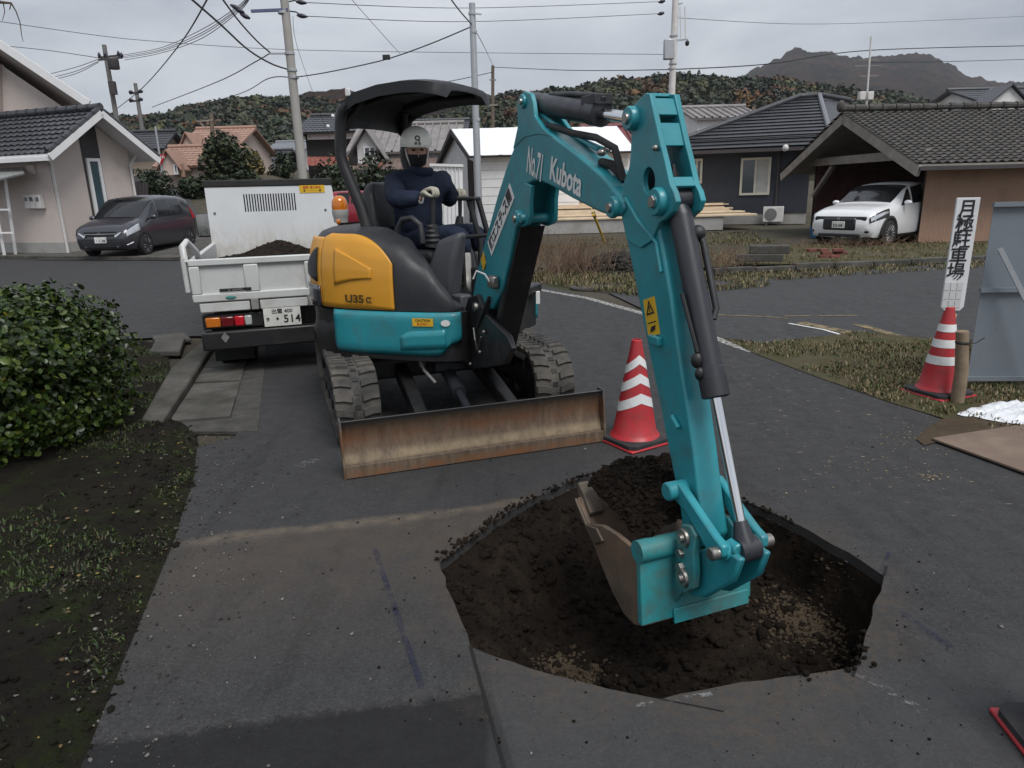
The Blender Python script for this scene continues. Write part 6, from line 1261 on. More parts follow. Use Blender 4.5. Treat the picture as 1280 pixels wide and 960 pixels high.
# bucket
HBK = .26
prof = [(721,622),(728,646),(740,676),(752,708),(765,740),(780,768),(793,781),(802,783),(801,740),(800,706),(799,694),(787,682),(770,668),(752,657),(735,655)]
sidep = [BP(x, y, HBK) for x, y in prof]
m = MB(); m.prism(sidep, -nrm*.022); bko = m.build('bucket', BKT, EX, bevel=.003)
m = MB(); m.prism([p - nrm*(2*HBK-.022) for p in sidep], -nrm*.022); m.build('side_plate', BKT, bko, bevel=.003)
shell = [BP(x, y, HBK) for x, y in prof[:8]]
m = MB(); rings = []
cen = BP(775, 700, HBK)
for p in shell: rings.append([p - nrm*.01, p - nrm*(2*HBK-.01), p + (cen-p).normalized()*.022 - nrm*(2*HBK-.01), p + (cen-p).normalized()*.022 - nrm*.01])
m.loft(rings); m.build('floor_plate', BKT, bko)
back = [BP(x, y, HBK+.002) for x, y in ((802,783),(801,740),(800,697),(799,690))]; m = MB(); rings = []
for p in back: rings.append([p, p - nrm*(2*HBK+.004), p - nrm*(2*HBK+.004) - bdir*.03, p - bdir*.03])
m.loft(rings); m.build('back_plate', TEALW, bko, bevel=.004)
m = MB(); hl = BP(802,770,HBK); m.prism([hl+bdir*.002-nrm*.14, hl+bdir*.002-nrm*.5, hl+bdir*.012-nrm*.5-ZV*.06, hl+bdir*.012-nrm*.14-ZV*.06], bdir*.012); m.build('heel_strip', TEALW, bko, bevel=.003)
tb = BP(797,690,HBK); m = MB(); m.tube([tb+nrm*.003, tb-nrm*(2*HBK+.003)], .045, 18); m.build('torque_tube', TEALW, bko)
for off in (.205, -.205, .07, -.07):
    p = BP(721,622,HBK)-nrm*(HBK-off); dv = (BP(706,592,HBK)-BP(728,646,HBK)).normalized(); w_ = .032
    m = MB(); up2 = dv.cross(nrm).normalized(); rings = []
    for t, hh, ww in ((-.1,.03,1.1),(0,.03,1),(.04,.02,.9),(.07,.008,.75)): rings.append([p+dv*t+nrm*w_*ww+up2*hh, p+dv*t-nrm*w_*ww+up2*hh, p+dv*t-nrm*w_*ww-up2*hh, p+dv*t+nrm*w_*ww-up2*hh])
    m.loft(rings); m.build('tooth', pm('tooth_steel', (.16,.13,.1), .5, .5, var=.3, dirt=(.06,.045,.03), da=.5) if 'tooth_steel' not in MATS else MATS['tooth_steel'], bko, bevel=.004)
m = MB(); m.prism([sidep[0]+nrm*.012, sidep[1]+nrm*.012, BP(745,680,HBK)+nrm*.012, BP(756,676,HBK)+nrm*.012, BP(748,660,HBK)+nrm*.012, sidep[14]+nrm*.012], -nrm*.012); m.build('side_cutter', MATS['tooth_steel'], bko, bevel=.003)
# ears: two plates on the bucket back carrying the two pins
ear = [(846,664),(852,656),(862,656),(868,668),(866,690),(868,715),(866,735),(856,742),(846,738),(838,745),(815,752),(812,735),(822,715),(834,690)]
for sh in (0, .17):
    off = .09; pts_ = [(852,655),(862,657),(869,670),(866,692),(868,716),(866,736),(855,742),(846,736),(845,700),(846,668)]
    m = MB(); m.prism([BP(x, y, off+.025)-nrm*sh for x, y in pts_], -nrm*.03); m.build('ear', TEALW, bko, bevel=.005)
    kk = nrm*(HBK-off-.02); q = BP(801,700,HBK)-kk; q2 = BP(801,765,HBK)-kk; m = MB(); m.prism([p-nrm*sh for p in (q, BP(850,690,off+.02), BP(856,735,off+.02), q2)], -nrm*.022); m.build('ear', TEALW, bko, bevel=.004)
for px_ in ((855,672),(854,722)):
    boss(px_, .115, .038, par=bko, th=.012, mat=STEEL); pin(px_, .115, -.1, .026, 'pin', STEEL, bko)
for px_ in ((852,691),(852,708)): m = MB(); m.lathe([(.005,.018),(.018,.018),(.02,0)], BP(*px_, .115), nrm, 6); m.build('bolt', STEEL, bko)
m = MB(); a, b = BP(862,735,.1), BP(905,690,.1); m.prism([BP(862,690,.07), BP(900,682,.07), BP(925,700,.07), BP(915,728,.07), BP(880,748,.07), BP(862,745,.07)], -nrm*.03); m.prism([BP(x, y, .07)-nrm*.11 for x, y in ((862,690),(900,682),(925,700),(915,728),(880,748),(862,745))], -nrm*.03); m.build('bucket_link', TEAL, EX, bevel=.01)
for sh in (0, .17):
    off = .085; m = MB(); ln = [(836,608),(842,602),(849,606),(862,626),(878,650),(893,672),(903,684),(903,697),(893,702),(886,694),(872,668),(856,640),(843,626),(837,620)]
    m.prism([BP(x, y, off+.02)-nrm*sh for x, y in ln], -nrm*.034); lk_ = m.build('tipping_link', TEAL, EX, bevel=.008)
    m = MB(); m.lathe([(.01,.035),(.03,.035),(.036,.03),(.036,-.05)], BP(842,613,off+.02)-nrm*sh, nrm if not sh else -nrm, 18); m.build('boss', TEAL, lk_)
    m = MB(); m.lathe([(.004,.03),(.02,.03),(.024,.026),(.024,-.05)], BP(896,691,off+.02)-nrm*(sh+(.04 if sh else 0)), nrm if not sh else -nrm, 18); m.build('pin', STEEL, lk_)
pin((842,613), .1, -.08, .022, 'pin', STEEL); pin((896,691), .11, -.09, .018, 'pin', STEEL)
for o_f in (.065, -.045): m = MB(); m.lathe([(.02,.02),(.034,.02),(.034,-.02),(.02,-.02)], BP(896,691,.105)-nrm*(.105-o_f), nrm, 18); m.build('boss', TEAL, EX)
for off in (.042, -.042): m = MB(); m.lathe([(.012,.03),(.022,.03),(.026,.025),(.026,-.02)], BP(918,684,off), bdir, 18); m.build('boss', TEAL, EX)
# soil held in the bucket
SOILB = []
def bsoil(u, v):
    off = (HBK-.03)*(1-2*v); a = BP(727, 640, HBK).lerp(BP(795, 690, HBK), u)-nrm*HBK; hgt = .2*math.sin(math.pi*min(1, max(0, .2+u*.6)))*(1-abs(2*v-1)**4*.7) + .11*(1-u)
    p = a + nrm*off + ZV*(hgt - .03 + .03*fbm(u*5, v*6, 3, 4) + .012*abs(fbm(u*22, v*22, 8, 3))); return p
ms = MB(); ms.grid(bsoil, 60, 60); so_ = thing('bucket_soil', 'dark crumbly soil heaped in the excavator bucket', 'soil', tuple(BP(765,665,HBK)-nrm*HBK))
g_ = ms.build('soil_heap', M_SOIL, so_, sharp=None); g_['kind'] = 'stuff'
pts = []; rad = []
for i in range(2600):
    u, v = random.random(), random.random(); p = bsoil(u, v); r = .003 + .012*random.random()**3; pts.append(tuple(p+ZV*r*.3)); rad.append(r)
clods(pts, rad, 'soil_clods', M_SOIL, so_)
# ------------------------------------------------------------------ operator
def skinmesh(verts, edges, rad, root=0, sub=1, M=None):
    """connected skeleton -> one continuous surface (list of verts, faces)"""
    me = bpy.data.meshes.new('s'); me.from_pydata([tuple(M @ V(v)) if M else v for v in verts], edges, []); o = bpy.data.objects.new('s', me); COL.objects.link(o)
    o.modifiers.new('skin', 'SKIN'); 
    for i, d in enumerate(me.skin_vertices[0].data):
        r = rad[i]; d.radius = r if isinstance(r, tuple) else (r, r); d.use_root = (i == root)
    mo = o.modifiers.new('sub', 'SUBSURF'); mo.levels = sub; mo.render_levels = sub
    bpy.context.view_layer.update(); ev = o.evaluated_get(bpy.context.evaluated_depsgraph_get()).to_mesh()
    vs = [v.co.copy() for v in ev.vertices]; fs = [tuple(p.vertices) for p in ev.polygons]; bpy.data.objects.remove(o); return vs, fs
M_SKIN = pm('skin', (.5,.3,.22), .55, var=.08, vs=20); M_NAVY = pm('navy_jacket_cloth', (.016,.022,.042), .85, var=.3, vs=7, bmp=.6, bsc=14, spec=.2, bdist=.03); M_GLOVE = pm('cotton_glove', (.42,.40,.33), .9, var=.15, vs=20, dirt=(.22,.2,.16), da=.4, dsc=14, bmp=.5, bsc=150); M_BOOT = pm('white_boot', (.5,.49,.46), .6, dirt=(.25,.23,.2), da=.4, dsc=8)
M_HELM = pm('white_helmet_shell', (.88,.87,.8), .35, var=.03, coat=.3); M_MASK = pm('black_mask_cloth', (.008,.008,.009), .95)
pe = thing('person', 'excavator operator in white helmet, black mask and navy jacket at the controls', 'person', tuple(MH @ V((-.12,.12,1.22))))
hp_ = V((-.13,.12,1.30)); chest = V((-.06,.10,1.62)); neck = V((-.02,.09,1.80)); hdc = hin(521,190,yl=.10); hdc.z = min(hdc.z, 1.99)
ty = R_(-44)   # torso turned to the machine's right, towards the bucket
def rot(v): return V((v.x*math.cos(ty)-v.y*math.sin(ty), v.x*math.sin(ty)+v.y*math.cos(ty), v.z))
sR, sL = chest+rot(V((0,-.185,.10))), chest+rot(V((0,.185,.10))); eR = hin(493,250,yl=-.30); eL = hin(561,247,yl=.36); wR = RH+V((-.075,.0,-.005)); wL = LH+V((-.07,.01,-.005))
kR, kL = V((.36,-.02,1.34)), V((.36,.26,1.34)); aR, aL = V((.40,-.06,.96)), V((.42,.28,.96))
sv = [hp_, hp_.lerp(chest,.5), chest, chest+V((.01,0,.13)), neck, hdc-V((0,0,.06)), sR, eR, wR, sL, eL, wL, hp_+V((.02,-.1,-.02)), kR, aR, hp_+V((.02,.1,-.02)), kL, aL]
se = [(0,1),(1,2),(2,3),(3,4),(4,5),(3,6),(6,7),(7,8),(3,9),(9,10),(10,11),(0,12),(12,13),(13,14),(0,15),(15,16),(16,17)]
sr = [(.14,.11),(.13,.1),(.15,.11),(.1,.08),.055,.06,.058,.045,.03,.058,.045,.03,.085,.06,.042,.085,.06,.042]
vs, fs = skinmesh(sv, se, sr, 0, 2, MH)
# head modelled as a loft: turned towards the bucket
hw_ = MH @ hdc; hx = hd(13); hx = (hx - ZV*.12).normalized(); hl = ZV.cross(hx).normalized(); hu = hx.cross(hl)
def hpnt(x, y, z): return hw_ + hx*x + hl*y + hu*z
hb = MB(); rings = []
for z, fx, bx, wy in ((-.125,.035,.03,.03),(-.11,.07,.04,.05),(-.08,.085,.06,.062),(-.04,.092,.075,.07),(0,.093,.09,.074),(.04,.092,.098,.076),(.08,.085,.095,.072),(.11,.06,.07,.055),(.128,.02,.02,.02)):
    rings.append([hpnt((fx if math.cos(a) > 0 else bx)*math.cos(a)*(1-.12*math.sin(a)**2), wy*math.sin(a), z) for a in [2*math.pi*k/20 for k in range(20)]])
hb.loft(rings); hb.loft([[hpnt(.085,-.013,.01), hpnt(.085,.013,.01), hpnt(.09,0,.015)], [hpnt(.1,-.014,-.025), hpnt(.1,.014,-.025), hpnt(.108,0,-.012)], [hpnt(.092,-.016,-.038), hpnt(.092,.016,-.038), hpnt(.112,0,-.036)]])
for s in (-1, 1): hb.ell(hpnt(-.005,s*.077,-.005), (.022,.012,.034), 10, 8, Matrix((hx,hl,hu)).transposed())
nb_ = len(vs); mk('body', [tuple(v) for v in vs]+hb.v, fs+[tuple(i+nb_ for i in f) for f in hb.f], M_SKIN, pe, sharp=None)
for s in (-1, 1):
    m = MB(); m.ell(hpnt(.085,s*.032,.02), (.010,.016,.007), 10, 6, Matrix((hx,hl,hu)).transposed()); m.build('eye', pm('eye_dark', (.02,.014,.012), .2) if s < 0 else MATS['eye_dark'], pe)
    m = MB(); m.tube([hpnt(.093,s*.014,.04), hpnt(.09,s*.034,.046), hpnt(.078,s*.054,.04)], [.004,.005,.003], 6); m.build('eyebrow', MATS['eye_dark'], pe)
# helmet with brim and strap
m = MB(); rings = []
for z, r, dx in ((.05,.118,.004),(.07,.121,.003),(.10,.12,0),(.13,.112,0),(.155,.095,-.002),(.175,.068,-.004),(.188,.035,-.005),(.192,.004,-.005)): rings.append([hpnt(dx+r*1.12*math.cos(a), r*math.sin(a), z) for a in [2*math.pi*k/28 for k in range(28)]])
m.loft(rings); he = m.build('helmet', M_HELM, pe, sharp=None)
m = MB(); rings = []
for r, z, dx in ((.112,.054,.004),(.128,.05,.012),(.132,.047,.018),(.128,.044,.014),(.11,.048,.004)): rings.append([hpnt(dx+(r*1.12+(.03 if math.cos(a) > .2 else 0)*math.cos(a))*math.cos(a), r*math.sin(a), z) for a in [2*math.pi*k/28 for k in range(28)]])
m.loft(rings); m.build('brim', M_HELM, he, sharp=None)
fc = hpnt(.132,-.005,.112); text('Q', .05, 'emblem', DARKPR, he, fc+hx*.003-hu*.005, hl, (hu-hx*.35), .002); text('安 全', .022, 'emblem', DARKPR, he, fc+hx*.012-hu*.042, hl, (hu-hx*.15), .001)
m = MB(); m.tube([hpnt(.02,-.09,.03), hpnt(.03,-.078,-.04), hpnt(.045,-.055,-.1), hpnt(.06,0,-.125), hpnt(.045,.055,-.1), hpnt(.03,.078,-.04), hpnt(.02,.09,.03)], .006, 6); m.build('chin_strap', WHITE, he)
m = MB(); rings = []
for z, fx, wy in ((-.135,.06,.06),(-.11,.088,.068),(-.07,.104,.074),(-.035,.112,.077),(-.012,.104,.076)): rings.append([hpnt(fx*math.cos(a)*(1 if abs(a) < 1.2 else .9), wy*math.sin(a), z) for a in [-1.75+3.5*k/16 for k in range(17)]])
m.loft(rings, cap=False, closed=False); m.build('face_mask', M_MASK, pe, solid=.006)
# jacket, trousers, boots
jv = [hp_+V((.02,0,-.02)), hp_.lerp(chest,.5), chest, chest+V((.01,0,.13)), neck+V((-.015,0,-.005)), sR, sR.lerp(eR,.5), eR, eR.lerp(wR,.6), wR+(eR-wR).normalized()*.02, sL, sL.lerp(eL,.5), eL, eL.lerp(wL,.6), wL+(eL-wL).normalized()*.02]
je = [(0,1),(1,2),(2,3),(3,4),(3,5),(5,6),(6,7),(7,8),(8,9),(3,10),(10,11),(11,12),(12,13),(13,14)]
vs, fs = skinmesh(jv, je, [(.21,.18),(.215,.18),(.22,.175),(.165,.135),(.095,.09),.108,.094,.082,.07,.055,.108,.094,.082,.07,.055], 0, 2, MH)
jk = mk('jacket', [tuple(v) for v in vs], fs, M_NAVY, pe, sharp=None); dm = bpy.data.textures.new('folds', 'CLOUDS'); dm.noise_scale = .07; md = jk.modifiers.new('folds', 'DISPLACE'); md.texture = dm; md.strength = .045; md.mid_level = .5; md.texture_coords = 'LOCAL'
m = MB(); m.M = MH; m.lathe([(.085,-.03),(.1,0),(.095,.035),(.085,.045),(.075,.04)], neck+V((-.01,0,.0)), (0.1,0,1), 18); m.build('collar', M_NAVY, pe, sharp=None)
vs, fs = skinmesh([hp_, hp_+V((.02,-.1,-.02)), kR, kR.lerp(aR,.45), hp_+V((.02,.1,-.02)), kL, kL.lerp(aL,.45)], [(0,1),(1,2),(2,3),(0,4),(4,5),(5,6)], [(.16,.13),.11,.085,.075,.11,.085,.075], 0, 2, MH); mk('trousers', [tuple(v) for v in vs], fs, M_NAVY, pe, sharp=None)
for k_, a_ in ((kR,aR),(kL,aL)):
    vs, fs = skinmesh([k_.lerp(a_,.3), k_.lerp(a_,.7), a_, a_+V((.12,0,-.03)), a_+V((.2,0,-.035))], [(0,1),(1,2),(2,3),(3,4)], [.072,.066,.058,.048,.038], 2, 2, MH); mk('boot', [tuple(v) for v in vs], fs, M_BOOT, pe, sharp=None)
# gloved hands: palm over the lever knob, fingers curled round it, thumb from the side
def hand(w_, c, s):
    """w_ wrist, c lever grip centre (cab frame), s = -1 right hand, +1 left hand"""
    d = (c-w_); d.z = 0; d.normalize(); l = V((-d.y, d.x, 0)); up = V((0,0,1)); K = c+up*.03-d*.02
    v = [w_, w_.lerp(K,.45)+up*.012, K-d*.01+up*.028]; e_ = [(0,1),(1,2)]; r = [.036,(.042,.03),(.044,.026)]
    for i, off in enumerate((-.036,-.012,.012,.036)):
        ln = (.85,1,1.02,.9)[i] if s > 0 else (.9,1.02,1,.85)[i]; b0 = len(v); k = K+l*off
        v += [k+d*.018+up*.03, k+d*.055*ln+up*.022, k+d*.066*ln-up*.012, k+d*.045*ln-up*.036]; e_ += [(2,b0),(b0,b0+1),(b0+1,b0+2),(b0+2,b0+3)]; r += [.0145,.0135,.0125,.011]
    b0 = len(v); t = -s; v += [K-d*.02+l*.045*-t*1.0+up*.008, K+d*.015+l*.055*-t-up*.015, K+d*.042+l*.035*-t-up*.028]; e_ += [(1,b0),(b0,b0+1),(b0+1,b0+2)]; r += [.016,.0145,.012]
    vs, fs = skinmesh(v, e_, r, 1, 1, MH); g_ = mk('glove', [tuple(p) for p in vs], fs, M_GLOVE, pe, sharp=None)
    m = MB(); m.M = MH; q = (w_-c).normalized(); m.tube([w_+q*.02, w_+q*.05, w_+q*.075], [.042,.047,.045], 14); m.build('cuff', M_GLOVE if s > 0 else WHITE, g_)
hand(wR, RH, -1); hand(wL, LH, 1)
# ------------------------------------------------------------------ dump truck
M_TRW = pm('truck_white', (.60,.61,.60), .4, var=.04, vs=1.5, dirt=(.30,.25,.18), da=.28, dsc=3.0, coat=.2); M_TRG = pm('truck_gate_white', (.52,.53,.52), .45, var=.05, vs=2, dirt=(.26,.22,.15), da=.32, dsc=3.5)
TD = V((-.305,.952,0)).normalized(); TR = V((TD.y,-TD.x,0))           # forward, right (image right)
gl = inplane(243, 345, G(270,452), TD); gl.z = 0
TO = G(243, 412); TO = V((TO.x, TO.y, 0)); 
TO = AY(243, 386, 6.45); TO.z = 0
MT = Matrix(((TR.x,TD.x,0,TO.x),(TR.y,TD.y,0,TO.y),(0,0,1,0),(0,0,0,1)))
tz = lambda py: AY(300, py, 6.6).z
tk = thing('dump_truck', 'small white dump truck with muddy tailgate parked behind the excavator', 'truck', tuple(TO))
def T(): return B(MT)
WT = 1.70; zb, zg = tz(374), tz(322)
m = T(); m.b6(0,WT,0,.045,zb,zg); gt = m.build('tailgate', M_TRG, tk, bevel=.012)
for x0, x1, z0, z1 in ((0,WT,zg-.06,zg+.004),(0,WT,zb-.004,zb+.075),(0,.09,zb+.07,zg-.06),(.47,.60,zb+.07,zg-.06),(1.02,1.15,zb+.07,zg-.06),(WT-.09,WT,zb+.07,zg-.06)): m = T(); m.b6(x0,x1,-.03,.01,z0,z1); m.build('rib', M_TRG, gt, bevel=.012)
for x in (.05,.58,1.08): m = T(); m.b6(x,x+.44,-.02,.05,zb-.1,zb-.012); m.build('lower_flap', M_TRG, tk, bevel=.008)
for x in (.52,1.04): m = T(); m.b6(x-.02,x+.05,-.03,.03,zb-.1,zb+.005); m.build('hinge', pm('hinge_steel', (.3,.29,.27), .6, .5, dirt=(.1,.08,.05), da=.5) if x < 1 else MATS['hinge_steel'], tk, bevel=.006)
pl = T(); pl.b6(.24,.52,-.034,-.03,zb+.085,zb+.115); pl.build('badge', DARKPR, gt); text('2t  LIMITED', .026, 'lettering', SILV, gt, MT @ V((.38,-.0345,zb+.1)), TR, ZV, .0006)
m = T(); m.ell(V((.33,-.032,zb-.02+.05)), (.05,.004,.018), 10, 6); m.build('paint_smudge', pm('green_smudge', (.05,.2,.18), .6), gt)
for x in (0, WT-.05): m = T(); m.b6(x,x+.05,.05,3.0,zb,zg); m.build('side_board', M_TRG, tk, bevel=.01)
m = T(); m.b6(.05,WT-.05,.05,3.0,zb,zb+.04); m.build('bed_floor', M_TRG, tk)
m = T(); m.tube([(-.02,.0,zg-.02),(-.03,.03,zg+.12),(.0,.12,zg+.16),(.06,.22,zg+.06),(.07,.3,zg-.02)], .03, 10); m.tube([(-.03,-.01,zb+.1),(-.035,-.01,zg+.02)], .022, 8); m.build('gate_latch', M_TRG, tk)
m = T(); m.b6(-.035,-.02,-.02,.03,zb+.16,zb+.34); m.build('side_reflector', pm('reflector_red', (.5,.02,.03), .25, coat=.4), tk)
# front guard panel of the bed with slots
yp_ = 2.6; zt_ = AY(330, 229, 6.45+yp_).z; x0p, x1p = 0.0, 1.64
def gp(px, py): q = inplane(px, py, MT @ V((0,yp_,0)), TD); return MT.inverted() @ q
pA, pB = gp(256,240), gp(414,232); zt_ = (pA.z+pB.z)/2+.03; x0p, x1p = pA.x, pB.x
sl0, sl1 = gp(302,243), gp(371,266); slots = []; ns = 20
m = T(); zs0, zs1 = gp(336,264).z, gp(336,242).z; xs0, xs1 = sl0.x, sl1.x
m.b6(x0p,x1p,yp_,yp_+.04,zb,zs0).b6(x0p,x1p,yp_,yp_+.04,zs1,zt_).b6(x0p,xs0,yp_,yp_+.04,zs0,zs1).b6(xs1,x1p,yp_,yp_+.04,zs0,zs1)
for k in range(ns): w_ = (xs1-xs0)/ns; m.b6(xs0+k*w_,xs0+k*w_+w_*.5,yp_,yp_+.04,zs0,zs1)
gw, gt_, gb_ = newmat('muddy_guard_white'); v_ = objvec(gt_); sp_z = node(gt_, 'ShaderNodeSeparateXYZ'); lnk(gt_, v_, sp_z.inputs[0]); mpz = node(gt_, 'ShaderNodeMapping'); mpz.inputs['Scale'].default_value = (6,6,2.2); lnk(gt_, v_, mpz.inputs['Vector'])
mud = mth(gt_, 'MULTIPLY', smooth_(gt_, sp_z.outputs[2], zb+.75, zb+.15), noisefac(gt_, mpz.outputs[0], 1.6, .34, .66, 8, .7))
lnk(gt_, mixc(gt_, mth(gt_, 'MULTIPLY', mud, .85), mixc(gt_, noisefac(gt_, v_, 2, .3, .7), (.58,.6,.61), (.66,.68,.69)), (.36,.29,.19)), gb_.inputs['Base Color']); gb_.inputs['Roughness'].default_value = .5
gpn = m.build('guard_panel', gw, tk, smooth=False)
m = T(); m.b6(xs0-.02,xs1+.02,yp_+.06,yp_+.09,zs0-.02,zs1+.02); m.build('slot_backing', BLKP, gpn)
m = T(); m.b6(x0p-.01,x1p+.01,yp_-.01,yp_+.06,zt_,zt_+.085); m.build('rubber_top', RUBB, gpn, bevel=.012)
q = gp(390,236); c = MT @ V((q.x,yp_-.004,q.z)); sticker(c, TR, ZV, .31, .095, YELPR, 'warning_label', gpn, .002); text('危険  立入禁止', .034, 'lettering', REDPR, gpn, c-TD*.003+ZV*.018, TR, ZV, .001); text('■ ───── ■', .03, 'lettering', DARKPR, gpn, c-TD*.003-ZV*.022, TR, ZV, .0)
for x in (x0p+.08, x1p-.1): m = T(); m.lathe([(.004,.012),(.014,.01),(.016,0)], (x,yp_,zb+.75), (0,-1,0), 10); m.build('bolt', STEEL, gpn)
# cab behind the guard, mirror showing on the left
m = T(); m.loft([[(.02,3.15,.55),(1.62,3.15,.55),(1.62,3.15,1.2),(1.58,3.15,zt_+.02),(.06,3.15,zt_+.02),(.02,3.15,1.2)],[(.02,4.6,.55),(1.62,4.6,.55),(1.62,4.6,1.15),(1.52,4.3,zt_-.02),(.12,4.3,zt_-.02),(.02,4.6,1.15)]]); m.build('cab', M_TRW, tk, bevel=.05)
m = T(); m.box((-.2,4.15,1.28), (.2,.09,.34)); mi = m.build('mirror', BLKP, tk, bevel=.03); m = T(); m.tube([(-.12,4.15,1.4),(.03,4.2,1.5)], .012, 6); m.build('mirror_arm', BLKP, mi); m = T(); m.box((-.2,4.10,1.28), (.17,.012,.3)); m.build('mirror_glass', CHROME, mi)
# chassis, lamps, plate, bumper, wheels
m = T(); m.b6(.3,1.3,.15,4.2,.36,zb-.02); m.build('chassis', BLKM, tk)
m = T(); m.b6(.03,WT-.02,-.06,.06,tz(433),tz(411)); m.build('rear_bumper', BLKM, tk, bevel=.015)
m = T(); m.b6(.05,.62,.02,.14,tz(409),tz(391)); m.build('lamp_bracket', BLKM, tk, bevel=.01)
for x0, x1, c_, nm in ((.08,.21,(.5,.14,.015),'turn_lens'),(.215,.33,(.12,.008,.012),'tail_lens'),(.335,.42,(.5,.01,.02),'brake_lens'),(.425,.49,(.35,.38,.36),'reverse_lens')): m = T(); m.b6(x0,x1,-.02,.03,tz(406),tz(394)); m.build(nm, pm(nm+'_plastic', c_, .15, coat=.6), tk, bevel=.01)
m = T(); zr_ = tz(418); m.prism([(.235,-.062,zr_+.05),(.275,-.062,zr_),(.235,-.062,zr_-.05),(.2,-.062,zr_)], (0,-.003,0)); m.build('reflector', SILV, tk)
def npl(px, py): q = inplane(px, py, MT @ V((0,-.03,0)), TD); return q
ca, cb_ = npl(332,404), npl(374,387); cpl = (ca+cb_)/2; m = MB(); 
tilt = (TR*1.0); sticker(cpl, TR, ZV, .34, .175, pm('plate_white', (.62,.62,.58), .5, dirt=(.35,.33,.28), da=.3, dsc=12), 'number_plate', tk, .006)
np_ = MATS['dark_print']; text('出雲 400', .05, 'plate_lettering', np_, tk, cpl-TD*.007+ZV*.052, TR, ZV, .0008, fit=.19); text('・514', .105, 'plate_lettering', np_, tk, cpl-TD*.007-ZV*.026+TR*.035, TR, ZV, .002, fit=.225, spacing=1.1); text('き', .04, 'plate_lettering', np_, tk, cpl-TD*.007-ZV*.02-TR*.135, TR, ZV, .001)
def wheel(m_root, c, ax, R, w_, par, rimr=.6, spokes=0, rimmat=None, name='wheel'):
    ax = V(ax).normalized(); q = MB(); q.lathe([(R*rimr,-w_/2),(R*.9,-w_/2),(R*.98,-w_*.42),(R,-w_*.25),(R,w_*.25),(R*.98,w_*.42),(R*.9,w_/2),(R*rimr,w_/2)], c, ax, 32); wo_ = q.build(name, RUBB, par)
    q = MB(); q.lathe([(R*rimr,-w_*.3),(R*rimr,w_*.48),(R*rimr*.92,w_*.46),(R*rimr*.85,w_*.2),(.01,w_*.2)], c, ax, 28); q.build('rim_barrel', pm('rim_dark', (.03,.03,.032), .4, .5) if 'rim_dark' not in MATS else MATS['rim_dark'], wo_)
    u_ = ax.orthogonal().normalized(); v_ = ax.cross(u_)
    for k in range(spokes):
        for dd in (-.1, .1):
            a = 2*math.pi*k/spokes; d1 = u_*math.cos(a+dd*.5)+v_*math.sin(a+dd*.5); d2 = u_*math.cos(a+dd*2)+v_*math.sin(a+dd*2); q = MB(); q.tube([V(c)+ax*w_*.42+d1*R*.08, V(c)+ax*w_*.46+d2*R*rimr*.97], [R*.05,R*.04], 6); q.build('spoke', rimmat or M_GALV, wo_)
    q = MB(); q.lathe([(R*.14,w_*.2),(R*.13,w_*.46),(.005,w_*.48)], c, ax, 14); q.build('hub', rimmat or M_GALV, wo_); return wo_
for x in (.2, .40, 1.22, 1.42): wheel(tk, MT @ V((x,.6,.31)), TR if x > .8 else -TR, .31, .16, tk, .55)
for x in (.2, 1.44): wheel(tk, MT @ V((x,3.6,.33)), TR if x > .8 else -TR, .33, .17, tk, .55)
for x in (.1, 1.25): m = T(); m.b6(x,x+.36,.22,.235,.1,.48); m.build('mud_flap', RUBB, tk)
# soil load
sh = thing('soil_load', 'mound of brown soil in the bed of the white dump truck', 'soil', tuple(MT @ V((.8,1.9,zb+.04)))); 
pk_ = gp(345,298)
def load(u_, v_):
    x = .07+(WT-.14)*u_; y = .08+2.45*v_; h = (zg-zb)*.45 + (pk_.z-zb-(zg-zb)*.45-.04)*math.exp(-((x-pk_.x-.02)/.33)**2-((y-2.1)/.75)**2) + .03*fbm(x*5, y*5, 1, 4); return MT @ V((x, y, zb+.04+h))
m = MB(); m.grid(load, 44, 50); q = m.build('soil_heap', M_SOIL, sh, sharp=None); q['kind'] = 'stuff'
pts = []; rad = []
for i in range(1500): p = load(random.random(), random.random()); r = .004+.016*random.random()**3; pts.append(tuple(p)); rad.append(r)
clods(pts, rad, 'soil_clods', M_SOIL, sh)
